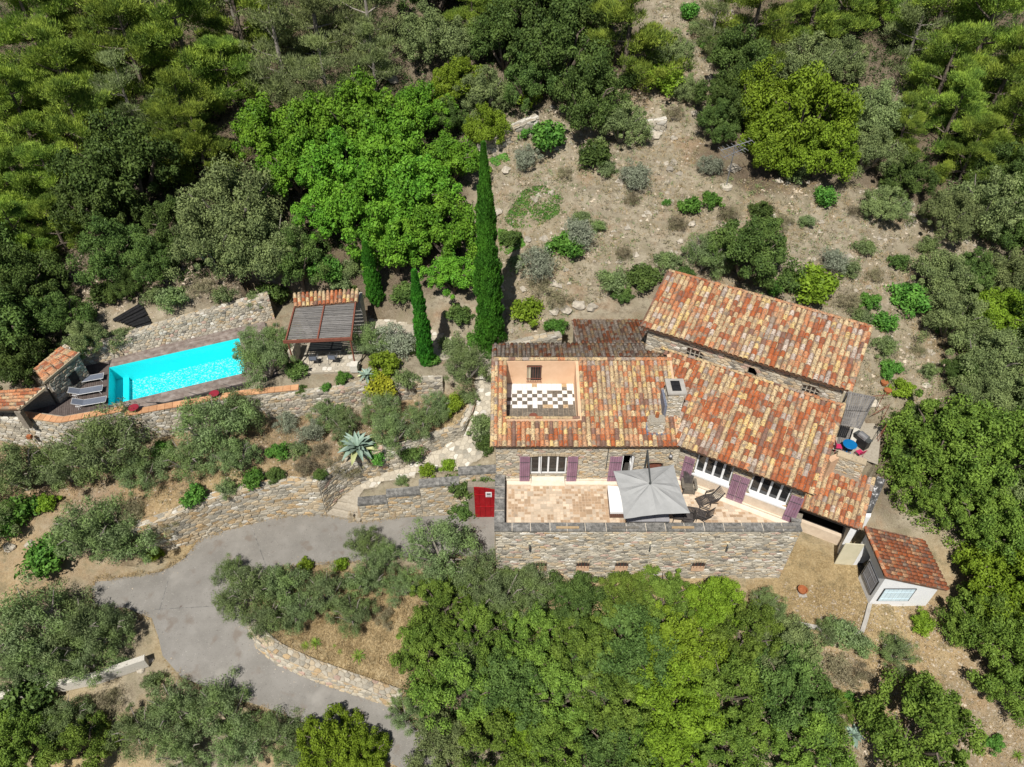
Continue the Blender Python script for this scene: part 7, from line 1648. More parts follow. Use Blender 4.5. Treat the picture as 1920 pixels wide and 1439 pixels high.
PL = '''
pine|60,55,78|pine crown filling the top left corner of the wood
pine|175,35,70|yellow green pine in the top row, second from the left corner
pine|120,150,75|broad pine with bright upper tufts below the top left corner
pine|250,110,80|pine with pale raised tufts left of the tall bright pine
pine|345,95,85|tallest bright yellow green pine with upright leading shoots in the left wood
pine|445,40,70|pine at the top edge right of the tall bright pine
pine|425,140,55|slim yellowish pine leaning towards the grey thicket
pine|40,215,62|pine on the left edge under the corner pine
pine|150,245,70|pine with spreading arms above the dark round oak
pine|345,215,62|lower bright pine just above the grey green oak
pine|375,275,50|small bright pine touching the vivid green grove
pine|30,330,60|pine on the left edge level with the dark oak
pine|100,345,58|sparse pine immediately left of the dark round oak
pine|30,440,55|lowest pine on the left edge of the wood
pine|105,430,45|short pine beneath the left wood, above the sandy clearing
pine_grey|240,195,58|greyish thin pine in the middle of the left wood
pine_grey|250,25,55|grey tinted pine at the top edge between two bright pines
pine_grey|520,90,70|grey thin pine over the pinkish clearing
pine_grey|590,35,65|dull grey pine at the top edge left of centre
pine_grey|610,160,60|thin grey pine just above the vivid green grove
pine_grey|690,40,70|dark grey pine at the top edge, beside the black hollow
pine_grey|700,120,48|low grey pine at the rim of the rocky clearing
pine_grey|560,215,38|small grey pine behind the vivid green grove
oak|245,335,82|dark round holm oak in the left wood
oak|185,400,66|dark oak directly below and left of the round holm oak
oak|330,430,50|dark green oak wedged between round oak and pale oak
oak|215,480,55|dark oak at the lower edge of the left wood above the slope
oak|290,500,42|dark spreading bush oak above the pool wall
oak|660,200,42|dark oak between grey pine and vivid grove
oak|45,545,60|dark oak at the left edge level with the pool wall
oak|15,620,70|big dark oak at the left edge behind the hut
oak|120,600,42|leafy dark oak beside the black sheeting
oak|40,690,48|dark oak behind the two clay hut roofs
oak_grey|165,640,34|grey green oak leaning over the hut roof
oak_grey|440,395,82|large pale grey green oak left of the vivid grove
oak_grey|400,470,62|pale oak above the pool wall, lower left of the large pale oak
oak_grey|500,480,62|pale oak between pool wall and pool house
oak|560,500,50|dark green oak just behind the pool house, left
bright|500,255,62|vivid green tree at the upper left of the grove
bright|590,255,62|vivid green tree at the top of the grove, left of centre
bright|680,240,70|vivid green tree at the top centre of the grove
bright|555,325,58|vivid green tree on the left flank of the grove
bright|640,330,66|vivid green tree in the middle of the grove
bright|730,300,66|vivid green tree right of the grove middle
bright|610,400,50|vivid green tree at the lower left of the grove
bright|700,390,70|vivid green tree in the lower middle of the grove
bright|790,370,66|vivid green tree near the tall cypress, middle height
bright|845,310,52|vivid green tree right against the tall cypress top
bright|830,440,62|vivid green tree low beside the tall cypress
bright|740,470,60|vivid green tree at the bottom of the grove above the two small cypresses
bright|850,520,46|vivid green tree nearest the foot of the tall cypress
bright|790,215,46|paler green tree at the upper right of the grove
lime|855,160,48|light green tree above the grove, left of the reddish earth gap
oak_grey|905,185,46|soft grey green tree right of the light green tree
lime|910,250,40|light green bush tree just left of the dry stone wall
oak|840,230,32|small dark green tree under the light green tree
oak_grey|800,75,52|grey green oak in the upper wood right of the black hollow
oak_grey|870,85,44|grey green oak with yellow tips, upper wood
pine|885,30,42|small yellowish pine at the top edge, centre left
oak|945,90,55|dark oak in the upper wood, left of the dark pair
oak|1010,35,72|large blackish green oak at the top edge, centre
oak|1050,110,72|large blackish green oak below the one at the top edge
oak|1110,40,48|dark oak left of the big round pine at the top
oak|990,165,46|dark rounded oak above the yellowish bush
pine|1180,60,74|big rounded yellow green pine at the top, right of centre
limeb|985,190,30|yellowish round bush under the dark oaks
limeb|1245,165,42|dense yellow green juniper bush at the left rim of the clearing
oak_grey|1255,100,38|grey green oak between round pine and clearing
oak|1100,195,56|medium dark oak above the broken wall
oak_grey|1165,240,42|grey leafed oak left of the broken stone wall
shrub|1025,270,38|bright green bush right of the dry stone wall
dark|1118,302,33|compact dark bush below the grey leafed oak
silver|985,302,28|silvery shrub right of the cypress top
silver|1190,340,37|round silvery olive alone on the dry slope
shrub|1325,92,22|small bright green bush in the upper clearing
pine|1420,30,66|pine at the top edge right of the clearing
pine_grey|1340,45,42|greyish thin pine at the left of the top right group
pine|1530,10,52|pine at the top edge, right of the black gap
oak|1385,125,50|dark green oak above the big lime green tree, left
oak|1360,195,46|dark green oak touching the lime green tree on its left
oak_grey|1510,125,52|soft green oak above the big lime green tree, right
oak_grey|1570,120,40|grey green oak at the right end of that row
lime|1502,222,86|largest lime green tree on the right slope, upper half of its crown
lime|1448,282,56|lower left crown of the lime green clump on the slope
lime|1535,295,62|lower right crown of the lime green clump on the slope
oak|1342,235,38|green oak at the left edge of the lime green clump
grey|1492,330,30|grey bush at the foot of the lime green clump
silver|1332,318,26|silvery bush left of the aerial mast
oak_grey|1640,215,52|pale green oak right of the lime green clump
oak_grey|1630,290,46|grey green oak below the pale green oak
pine|1695,240,38|small yellow pine right of the pale green oak
pine|1850,60,85|large bright pine in the top right corner
pine|1760,35,66|pine at the top edge left of the corner pine
pine|1880,160,72|bright pine on the right edge under the corner pine
pine|1775,135,62|pine with reaching arms over the black shade
pine_grey|1720,60,52|grey green pine leaning over the black shade, upper right
pine|1790,215,58|pine in the middle of the right wood
pine|1885,255,58|pine on the right edge of the right wood
pine|1820,290,50|lower pine of the right wood
oak|1880,340,48|dark oak on the right edge below the pines
oak_grey|1850,390,62|grey green oak at the right, above the pebbly slope
oak_grey|1775,410,48|grey green oak right of the white gully boulders
oak_grey|1660,390,38|grey green bush oak left of the white gully boulders
oak|1695,345,40|dark oak in shade above the white gully boulders
oak|1900,430,44|dark oak at the right edge beside the stony bank
shrub|1543,378,26|bright green bush below the lime green clump
dark|1425,400,22|small round dark bush in the middle of the dry slope
shrub|1293,392,24|left one of twin round green bushes on the slope
shrub|1330,384,20|right one of twin round green bushes on the slope
dry|1365,408,24|brown twiggy bush beside the twin green bushes
shrub|1250,384,9|tiny green bush on the slope left of the twin bushes
dark|1435,432,26|dark bush on the slope behind the big dark bush
oak|1400,490,64|big dark bush oak just behind the upper roof
olive|1322,478,44|grey green bush tree left of the big dark bush oak
silver|1085,445,38|silvery bush right of the tall cypress, upper one
shrub|1060,470,34|green bush merging with the silvery bush right of the cypress
silver|1010,500,38|silvery airy bush between cypress and slope
grey|1150,535,30|grey green bush above the old rear roof, left one
dark|1208,530,34|dark green bush above the old rear roof, beside the upper roof
limeb|985,590,34|yellow green bush right of the tall cypress foot
dry|1015,545,26|dark dry bush between cypress and the boulders
silver|1562,495,30|silvery olive bush on the slope above the upper roof
grey|1590,512,22|small grey bush next to the silvery olive bush
limeb|1525,545,46|domed bush with yellow green top behind the upper roof
dry|1590,570,26|brown twiggy shrub behind the right end of the upper roof
shrub|1628,570,20|upright green shrub at the corner of the upper roof
shrub|1655,612,26|green shrub just right of the upper roof
grey|1655,655,24|dull green shrub beside the right verge of the upper roof
shrub|1668,697,22|round fresh green shrub above the plank canopy
limeb|1690,738,24|yellowish feathery shrub right of the clay pots
dark|1682,498,20|narrow dark bush on the pebbly slope
shrub|1705,568,36|fresh green round bush on the pebbly slope
oak_grey|1765,525,50|grey green oak at the left rim of the right thicket
oak|1820,520,40|dark green oak in the right thicket, upper row
oak_grey|1885,520,48|pale oak at the right edge, upper row of the thicket
oak_grey|1785,605,50|grey green oak jutting into the stony slope
shrub|1770,618,18|bright green bush at the foot of the jutting oak
lime|1870,600,50|yellow green tree in the right thicket
oak_grey|1855,675,56|pale round oak in the right thicket, second row
oak|1915,650,44|dark green oak at the right edge, second row
oak|1800,700,28|small dark bush oak under the pale round oak
oak_grey|1830,745,44|grey green tree above the great oak, right side
oak_grey|1900,760,56|grey green tree at the right edge above the great oak
holm|1768,825,78|great spreading oak right of the blue table, upper part
holm|1840,860,88|great oak crown at the right, centre
holm|1742,905,54|oak crown right of the stained wall
oak_grey|1905,890,62|paler oak at the right edge beside the great oak
holm|1840,965,62|oak crown above and right of the white shed
holm|1895,1010,70|oak at the right edge level with the white shed
lime|1885,1105,80|big green tree right of the white shed, upper crown
holm|1838,1165,56|big green tree right of the white shed, lower left crown
holm|1880,1210,70|big green tree at the right edge below the shed
holm|1905,1300,54|dark tree at the right edge in the lower corner
limeb|1728,1170,24|yellow green bush touching the shed shadow
olive|1678,1225,34|solitary olive bush on the reddish slope below the shed
holm|1720,1375,92|large dark oak at the bottom right
dry|1610,1268,24|brown thorny bush between oak and olive at lower right
dry|1565,1262,36|dry grey brown scrub left of the thorny bush
olive|170,1232,50|olive crown hanging over the middle of the white wall
olive|40,1275,34|low olive sprawling across the white wall's left end
grey|225,1250,17|grey bush hiding the right end of the white wall
grey|1572,1190,30|grey green bush on the kerb below the dry lawn, left
grey|1605,1212,28|grey green bush on the kerb below the dry lawn, right
shrub|1592,1315,16|small green bush above the lower right agave
shrub|1860,1395,18|small green shrub at the bottom right corner path
olive|1435,1135,34|olive bush at the left corner of the dry lawn
lime|1340,1132,52|bright yellow green tree against the terrace wall, right
holm|1245,1122,48|bright green tree against the terrace wall, middle
holm|1172,1122,48|green oak against the terrace wall, left of the lime one
oak|1085,1125,46|dark green tree below the cellar windows, left
olive|1000,1100,46|olive crown at the left end of the terrace wall
olive|830,1040,66|olive tree overhanging the drive left of the red door
olive|895,1085,52|olive tree between drive and terrace corner
holm|1400,1190,58|green oak below the lawn corner
oak_grey|1470,1220,54|grey green oak below the lawn kerb
oak|1480,1300,70|dark green oak in the lower right grove
holm|1510,1390,66|green oak at the bottom edge, right grove
lime|1270,1210,66|yellow green tree in the middle of the lower grove
oak|1180,1220,66|oak in the lower grove, left of the yellow green tree
holm|1090,1210,60|oak in the lower grove under the terrace wall
holm|1000,1200,60|oak in the lower grove, centre left
holm|900,1180,54|light green tree in the lower grove, near the island bed
holm|800,1220,52|oak touching the straw bed of the island
holm|850,1290,66|oak in the lower grove above the drive foot
oak|950,1290,64|oak in the lower grove, second row centre
holm|1050,1300,62|oak in the lower grove, second row right of centre
holm|1150,1320,68|oak in the lower grove, second row, right
lime|1265,1320,80|brightest yellow green tree in the bottom centre
holm|1370,1290,62|oak between the yellow green tree and the right grove
lime|1260,1415,60|yellow green tree at the bottom edge, centre right
holm|1370,1400,62|oak at the bottom edge between two groves
oak|1150,1420,60|oak at the bottom edge, right of centre
holm|1040,1400,62|oak at the bottom edge, centre
holm|930,1390,62|oak at the bottom edge, left of centre
oak_grey|830,1400,52|grey green oak at the bottom edge beside the drive foot
olive|195,850,84|large olive below the pale rubble wall
olive|260,890,44|olive right of the large one, casting black shade
olive|120,880,48|olive left of the large one below the wall
olive|30,885,66|dull olive at the left edge below the hut wall
olive|400,805,70|spreading olive below the pool coping
olive|450,775,48|olive whose crown hides the clay coping
olive|350,860,48|olive on the red earth left of the fan palm
olive|440,860,44|olive on the red earth above the drive wall
lime|1425,190,62|left wing of the lime green clump on the slope
olive|105,1248,44|olive hiding the middle of the white wall
olive|760,1100,34|olive at the right end of the island bed, above the straw
holm|830,1130,50|green oak between island bed and lower grove
olive|940,1118,50|olive at the foot of the terrace's left corner
dark|948,1080,20|dark shrub hugging the terrace's left corner
shrub|475,905,24|glossy green bush on the edge of the drive wall
shrub|365,935,26|bright green bush at the left end of the drive wall
shrub|305,850,20|fresh green bush under the large olive
olive|170,1000,74|olive hanging over the drive end, left crown
olive|250,1015,64|olive hanging over the drive end, right crown
shrub|90,1055,46|vivid green leafy shrub on the sandy strip
shrub|40,970,40|vivid green shrub at the left edge
limeb|90,950,22|yellowish bush between vivid shrub and olives
dry|315,985,24|grey brown dome bush on the drive wall end
limeb|290,1045,18|yellow green bush at the kink of the drive
olive|60,1180,84|olive at the left edge of the lower left grove
olive|140,1190,68|olive in the middle of the lower left grove
olive|205,1180,50|olive at the right of the lower left grove, shading the drive
olive|40,1250,50|low olive over the white wall at the left edge
olive|500,680,50|olive overhanging the east end of the pool
olive|520,640,38|thin upper crown of the olive east of the pool
olive|470,650,36|olive branch crown reaching over the water
dark|560,700,22|dark bush against the pool house side
dark|566,738,14|small dark bush at the end of the clay coping
shrub|645,713,15|small green bush on the earth in front of the patio
shrub|612,732,11|tiny green bush at the upper garden wall
olive|690,640,38|olive with dark leaves beside the pergola
silver|735,650,40|pale silvery olive behind the yellow bush
limeb|725,690,32|fresh green bush just above the golden bush in the middle garden
yellow|720,735,34|golden yellow bush in the middle garden
olive|875,690,46|grey olive between small cypress and paved path
shrub|812,680,15|small green bush at the foot of the small cypress
olive|615,780,34|small olive in the red bed, upper one
olive|645,800,30|small olive in the red bed, right one
silver|585,815,30|silvery bush in the red bed
silver|540,795,24|silvery round bush at the left of the red bed
olive|720,770,38|olive directly under the golden yellow bush
olive|735,820,44|bushy olive beside the large agave
olive|790,790,38|thin olive above the path wall
olive|820,765,32|thin olive left of the curved path wall
limeb|850,765,24|yellow green bush at the curved path wall
shrub|522,855,21|fan shaped green palm bush on the red bed
shrub|710,865,22|round green bush right of the large agave
dry|575,880,26|grey brown lavender mound on the wall edge, left
dry|625,880,24|dark lavender mound on the wall edge, middle
dark|600,895,14|small grey bush hanging over the drive wall
dry|660,895,22|rosemary mound at the corner of the path wall
grey|905,810,30|grey green bush against the house corner by the path
dark|915,838,22|dark bush under the grey one at the house corner
dark|868,930,32|dark ivy hedge left of the red door, upper part
dark|872,962,26|dark ivy hedge left of the red door, lower part
dark|905,905,24|green creeper above the red door
limeb|800,888,17|yellow green edging plants along the stepped coping, left
limeb|840,878,17|yellow green edging plants along the stepped coping, right
grey|755,905,13|grey tuft plant at the lowest coping step
olive|470,1110,48|olive on the left of the island bed
olive|435,1075,32|olive branch crown at the tip of the island bed
olive|425,1130,22|small detached olive crown over the drive
olive|530,1100,50|olive in the island bed, second from left
olive|500,1165,42|low olive above the island wall
olive|610,1115,44|olive in the middle of the island bed
olive|560,1150,38|dark low olive in the island bed
olive|690,1090,46|olive at the right of the island bed
olive|680,1020,34|upright olive crown over the upper drive
olive|720,1050,32|olive crown over the drive, right of the upright one
olive|660,1155,38|olive low in the straw of the island bed
limeb|575,1065,18|yellow green bush on the island kerb, left
limeb|640,1063,16|yellow green bush on the island kerb, right
dry|720,1160,22|brown twiggy bush on the straw of the island bed
dark|50,1330,54|dark bushy tree below the white wall, left edge
olive|130,1350,48|olive below the white wall
holm|50,1400,56|oak in the bottom left corner
holm|150,1405,52|oak at the bottom edge next to the corner oak
olive|330,1330,56|olive below the bend of the drive, left
olive|420,1335,62|olive below the bend of the drive, middle
olive|260,1370,48|olive at the bottom edge, left of the drive grove
olive|340,1410,52|olive at the bottom edge, drive grove
olive|450,1405,52|olive at the bottom edge below the middle one
olive|520,1375,48|olive beside the lower drive edge
olive|555,1420,40|olive at the bottom edge beside the yellow green oak
lime|620,1395,56|yellow green oak at the bottom, on the lower drive edge
lime|690,1420,44|yellow green oak at the bottom edge, right one
dry|205,1320,30|brown dry scrub on the bank below the white wall
dry|160,1335,24|brown dry bush left of the bank scrub
grey|290,1285,22|yellowish grass bush at the loose stones
oak|240,545,26|low green bush oak at the slope above the sheeting
grey|325,570,32|grey bush growing over the top of the pool back wall
grey|295,560,22|grey bush beside it on the pool back wall
shrub|615,520,32|green bush tree behind the pool house, right
grey|665,510,22|dry green bush behind the pool house by the first cypress
shrub|985,255,16|green sprout behind the dry stone wall
dark|955,455,22|dark creeper bush right of the cypress trunk line
dry|1270,425,22|brown bush on the slope left of the twin bushes
dark|690,1440,30|dark bush at the bottom edge
dark|1180,160,24|dark bush at the foot of the dark oaks by the broken wall
oak_grey|1290,170,26|grey bush under the juniper bush at the clearing
shrub|1290,30,22|small bush at the top of the clearing
grey|1305,60,18|dusty bush near the small bright bush in the clearing
dry|1265,215,20|dry bush between juniper and broken wall
grey|1140,325,20|grey sprout bush beside the compact dark bush
dry|1185,378,18|dry tuft at the foot of the round silvery olive
dry|1060,330,16|brown tuft on the slope above the creeper
grey|1090,415,18|small grey bush above the silvery bush
grey|1120,430,16|low thyme bush right of the silvery bush
dry|1170,480,20|dry bush on the open slope north of the grey bush pair
grey|1250,500,26|grey bush touching the top left corner of the upper roof
dark|1285,520,18|dark bush behind the left corner of the upper roof
dry|1470,420,20|brown bush on the pale scree
grey|1510,420,16|grey bush on the pale scree
dry|1600,400,16|dry tuft beneath the grey green bush oak
grey|1620,470,20|grey bush in the middle of the pebbly slope
dry|1640,520,18|dry bush on the pebbly slope above the fresh green one
grey|1740,470,22|grey bush at the rim of the right thicket
dark|1480,535,30|dark bush behind the upper roof between the big one and the domed one
shrub|1450,545,20|green bush peeping over the ridge of the upper roof
grey|1610,600,22|grey bush behind the right corner of the upper roof
dry|1720,660,18|dry tuft on the stony right slope
grey|1740,700,18|grey bush on the stony right slope
dark|1700,790,28|dark bush between the plank canopy and the great oak
dark|1690,860,26|dark bush behind the stained wall
dry|1050,570,24|dry bush above the boulders behind the old roof
dark|1165,560,20|dark bush directly above the old rear roof
shrub|1040,620,20|green weeds on the rear garden wall
grey|970,500,20|silvery weeds in the cypress shadow
grey|660,840,22|grey bush behind the large agave
dry|600,850,22|dry brown bush left of the large agave
dry|690,870,18|dry bush at the foot of the large agave
dark|770,850,28|dark bush hanging on the path side wall
grey|560,850,20|grey bush next to the fan palm
dark|520,900,18|dark bush on top of the drive wall, middle
grey|430,930,20|grey bush on top of the drive wall
dry|250,960,26|dry thicket between two olives at the drive end
grey|880,750,18|grey weeds at the curved top of the path wall
grey|760,720,24|grey bush under the small cypress
dark|780,655,24|dark bush between silvery olive and small cypress
grey|850,655,26|grey olive shoot beside the path bend
dark|860,600,24|dark bush at the tall cypress foot, left
shrub|890,640,18|green bush at the tall cypress foot, front
dark|760,560,26|dark bush behind the small cypress
grey|640,540,26|grey bush behind the pool house, middle
dark|670,570,20|dark bush touching the pool house side wall
dark|510,560,34|dark bush left of the pool house roof
grey|480,575,22|grey bush on the end of the pool back wall
dry|380,545,24|dry bush on the bank above the pool back wall
grey|420,560,22|grey bush above the pool back wall
grey|230,640,24|grey bush spilling over the pool back wall, left end
dark|200,560,30|dark bush on the bank left of the sheeting
holm|1555,1330,40|small oak between the right grove and the agave
olive|1550,1190,26|olive sprout against the lawn kerb
dark|1640,1330,20|dark sprout beside the large dark oak
dry|1700,1290,20|dry bush on the reddish slope
grey|1500,1200,26|grey bush at the lower left corner of the lawn
lime|980,1360,50|lighter green tree in the bottom grove, centre left
olive|880,1240,48|olive in the lower grove behind the light green tree
olive|1100,1280,44|grey olive crown in the lower grove, centre
holm|1200,1380,46|yellow green crown at the bottom, left of the brightest one
olive|760,1340,34|olive overhanging the foot of the drive
pine|1000,-40,70|pine beyond the top edge, centre
pine|150,-50,80|pine beyond the top edge, left
pine_grey|420,-60,80|grey pine beyond the top edge, left of centre
pine_grey|620,-50,80|grey pine just beyond the top edge
oak|820,-30,70|oak beyond the top edge, centre left
pine|1600,-40,70|pine beyond the top edge over the black gap
pine|1660,-10,48|pine at the top edge left of the grey pine
pine|-60,150,80|pine beyond the left edge, upper
pine|-60,330,80|pine beyond the left edge, middle
oak|-60,500,80|oak beyond the left edge
olive|-60,1000,70|olive beyond the left edge
holm|-70,1400,80|oak beyond the lower left corner
oak|1985,400,70|oak beyond the right edge, upper
oak|1985,560,70|oak beyond the right edge, middle
holm|1990,800,80|oak beyond the right edge, lower
holm|1990,1150,80|oak beyond the right edge, below the great oak
'''
for l in PL.strip().split('\n'):
    k, c, lab = l.split('|'); x, y, r_ = (float(q) for q in c.split(',')); plant(k, x, y, r_, lab)
# cypresses
CY = [npmesh('crown', crown_cypress(400, 1.0 * 10), 4, [M['leaf_cypress']])]
def cypress(bx, by, ty, wpx, lab, lean=0.0, seed=0, n=26000, ex=.8):
    b = ground(bx, by); d = ray(bx, ty); t_ = b.y / d.y; H_ = (CAM + d * t_).z - b.z; rr = wpx * depth(b) / FPX / 2
    t = thing('cypress_tree', b, lab, 'tree'); V = crown_cypress(400 + seed, 1.0, n, ex); V = V.reshape(-1, 4, 3); c = V.mean(1, keepdims=True); off = V - c
    off *= np.array([1, 1, 1]) ; V = (c * np.array([rr, rr, H_]) + off * 1.15).reshape(-1, 3); me = npmesh('crown', V, 4, [M['leaf_cypress']])
    o = bpy.data.objects.new('crown', me); COL.objects.link(o); o.parent = t; o.rotation_euler = (0, R(lean), 0)
    k = MB().tube([(0, 0, -.4), (0, 0, H_ * .35), (0, 0, H_ * .93)], [rr * .3, rr * .55, .03], 'leaf_cypress', 7); q = MB().tube([(0, 0, -.3), (0, 0, .6)], [rr * .25, rr * .2], 'bark', 7)
    i_ = k.build('inner_foliage', t, False); i_.rotation_euler = (0, R(lean), 0); q.build('trunk', t, False)
cypress(921, 666, 268, 52, 'tallest cypress, a dark green column left of the sunken roof terrace', -.5, 1, 60000, .66)
cypress(801, 682, 508, 29, 'small narrow cypress beside the paved path', -1.5, 2, 24000, .42)
cypress(708, 574, 455, 30, 'cypress column behind the pool house, against the vivid grove', -2.5, 3, 26000, .5)
# agaves and yuccas
def rosette(px, py, rpx, lab, n=26, name='agave', lm='leaf_agave', old='leaf_agave_old', w=.16, seed=1, lift=.15, hgt=.0):
    g = ground(px, py, hgt); c = g + up * hgt; s = rpx * depth(c) / FPX; t = thing(name, g, lab, 'agave' if name == 'agave' else 'yucca'); r = random.Random(seed)
    for k in range(n):
        f = k / n; a = k * 2.39996 + r.uniform(-.2, .2); el = R(8 + 68 * f ** 1.3); L = s * (1.05 - .35 * f) * r.uniform(.88, 1.1); dx, dy = math.cos(a), math.sin(a); ww = w * s * (1 - .3 * f)
        P = []; 
        for j in range(6):
            u = j / 5; e = el * (1 - .35 * u) - (R(18) * u * u if f < .4 else 0); P.append((dx * L * u * math.cos(e), dy * L * u * math.cos(e), hgt + .05 + L * u * math.sin(max(e, R(-5)))))
        vs = []; fs = []
        for j, p in enumerate(P):
            wj = ww * [.75, .9, 1, .82, .48, .03][j]; e = (-dy, dx)
            vs += [(p[0] + e[0] * wj, p[1] + e[1] * wj, p[2] + wj * .35), (p[0], p[1], p[2] - wj * .25), (p[0] - e[0] * wj, p[1] - e[1] * wj, p[2] + wj * .35)]
        for j in range(5):
            b = j * 3; fs += [(b, b + 1, b + 4, b + 3), (b + 1, b + 2, b + 5, b + 4)]
        MB().add(vs, fs, old if f < .22 and r.random() < .6 else lm).build('leaf', t, False)
    return t
rosette(672, 847, 40, 'largest blue green agave, spread over the edge of the path wall', 30, seed=3, hgt=.5)
rosette(688, 707, 22, 'blue green agave left of the golden bushes', 20, seed=4, hgt=.2)
rosette(1600, 1378, 27, 'blue green agave at the lower right beside the large dark oak', 20, seed=5)
rosette(1562, 1434, 16, 'small agave cut by the bottom edge', 14, seed=6)
for x, y, r_, lab in ((592, 1208, 15, 'bright yucca in the island straw, right one of the pair'), (573, 1212, 12, 'darker yucca in the island straw, left one of the pair'), (672, 1232, 18, 'largest yucca in the island straw, beside two pale stones'), (627, 1213, 6, 'tiny yucca seedling in the island straw, upper'), (637, 1225, 8, 'small yucca in the island straw, lower'), (1905, 1420, 14, 'spiky green clump at the lower right edge')):
    rosette(x, y, r_, lab, 34 if r_ > 10 else 16, 'yucca', 'leaf_yucca', 'leaf_yucca', .055, int(x))
# creeping ground cover, dry tufts, stones
def scatter(name, poly_px, n, fn, m, label, seed=1, nper=3, dens=None, size=(.06, .16)):
    g = np.random.default_rng(seed); xs = [p[0] for p in poly_px]; ys = [p[1] for p in poly_px]; out = []
    W_ = [ground(*p) for p in poly_px]; x0, x1, y0, y1 = min(p.x for p in W_), max(p.x for p in W_), min(p.y for p in W_), max(p.y for p in W_)
    X_ = g.uniform(x0, x1, n); Y_ = g.uniform(y0, y1, n); fx = (X_ - GX0) / GS; fy = (Y_ - GY0) / GS; i = np.clip(fx.astype(int), 0, len(gx) - 2); j = np.clip(fy.astype(int), 0, len(gy) - 2); a = fx - i; b = fy - j
    Z = (HH[j, i] * (1 - a) + HH[j, i + 1] * a) * (1 - b) + (HH[j + 1, i] * (1 - a) + HH[j + 1, i + 1] * a) * b
    px, py = project(X_, Y_, Z); ok = inpoly(px, py, poly_px)
    for zp_ in [HOUSE, UHOUSE, ANNEX, ROAD, PATH] + [[p.xy for p in DECK]] + [[p.xy for p in PATIO]]: ok &= ~inpoly(X_, Y_, [(p[0], p[1]) for p in zp_])
    if dens: ok &= g.random(n) < dens(X_, Y_)
    P = np.stack([X_, Y_, Z], 1)[ok]; V = fn(P, g)
    o = bpy.data.objects.new(name, npmesh(name, V, nper, [M[m]])); COL.objects.link(o); props(o, label, None, None, 'stuff'); return o
def tufts(k, hh, w, spread):
    def f(P, g):
        P = np.repeat(P, k, 0); N = len(P); B = P + g.normal(size=(N, 3)) * np.array([spread, spread, 0]); d = unit(g.normal(size=(N, 3)) * np.array([.8, .8, .2]) + np.array([0, 0, .8])); s = unit(np.cross(d, g.normal(size=(N, 3)))); L = hh * (.5 + g.random((N, 1)))
        return np.stack([B - s * w, B + s * w, B + d * L], 1).reshape(-1, 3)
    return f
def pebbles(lo, hi):
    def f(P, g):
        N = len(P); s = lo + (hi - lo) * g.random((N, 1)) ** 3; D = np.array([[1, 0, 0], [0, 1, 0], [-1, 0, 0], [0, -1, 0]]); T = P + np.array([0, 0, 1]) * s * .55; out = []
        ang = g.random(N) * 6.28; ca, sa_ = np.cos(ang), np.sin(ang); st = .6 + .6 * g.random((N, 4))
        ring = [P + s * st[:, k:k + 1] * np.stack([ca * d[0] - sa_ * d[1], sa_ * d[0] + ca * d[1], np.full(N, -.1)], 1) for k, d in enumerate(D)]
        T = T + s * .3 * g.normal(size=(N, 3)) * np.array([1, 1, .2])
        for k in range(4): out.append(np.stack([ring[k], ring[(k + 1) % 4], T], 1))
        return np.concatenate(out, 0).reshape(-1, 3)
    return f
patch = lambda s, t: (lambda x, y: np.clip(.5 + .5 * np.sin(x * s + 1.3 * np.sin(y * s * .7)) * np.cos(y * s * 1.1) + t, 0, 1))
SLOPE = [(890, 240), (1190, 160), (1240, -40), (1380, -40), (1380, 100), (1300, 330), (1640, 350), (1830, 420), (1880, 490), (1740, 540), (1800, 720), (1760, 790), (1640, 800), (1500, 640), (1250, 500), (1000, 630), (930, 660)]
scatter('hillside_stones', SLOPE, 17000, pebbles(.03, .20), 'pebble', 'scattered pale limestone rubble on the dry slope', 21, dens=patch(.8, .1))
scatter('dry_grass', SLOPE, 16000, tufts(7, .22, .012, .10), 'straw', 'dry straw coloured grass on the slope', 22, dens=patch(.6, .15))
GARD = [(-40, 810), (480, 780), (640, 750), (880, 720), (890, 780), (700, 890), (600, 910), (300, 980), (-40, 960)]
scatter('garden_straw', GARD, 9000, tufts(6, .16, .012, .10), 'straw', 'dry grass among the olives below the pool', 23, dens=patch(.9, 0))
scatter('garden_stones', GARD, 3500, pebbles(.03, .12), 'pebble', 'small pale stones in the red earth of the olive bed', 24)
ISL = [(470, 1070), (800, 1065), (800, 1310), (640, 1262), (500, 1195)]
scatter('island_straw', ISL, 7000, tufts(7, .2, .012, .12), 'straw', 'thick straw in the island bed', 25)
LOW = [(1460, 1090), (1760, 1130), (1960, 1250), (1960, 1445), (1500, 1445), (1540, 1240)]
scatter('lower_slope_stones', LOW, 5000, pebbles(.03, .12), 'pebble', 'stone chips on the reddish slope below the shed', 26)
scatter('lower_slope_grass', LOW, 7000, tufts(6, .16, .012, .10), 'straw', 'dry grass on the reddish slope below the shed', 27, dens=patch(.7, .1))
scatter('lawn_straw', [(1440, 1000), (1520, 960), (1640, 1060), (1630, 1190), (1400, 1180), (1400, 1090), (1455, 1085)], 12000, tufts(6, .07, .01, .05), 'straw', 'short burnt lawn beside the terrace', 28)
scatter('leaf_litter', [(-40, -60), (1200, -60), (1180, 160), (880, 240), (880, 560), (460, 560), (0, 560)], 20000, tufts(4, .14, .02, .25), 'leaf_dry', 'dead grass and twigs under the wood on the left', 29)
scatter('bank_stones', [(100, 480), (470, 470), (480, 545), (200, 620), (100, 590)], 3500, pebbles(.03, .16), 'pebble', 'loose stones on the bank above the pool wall', 30)
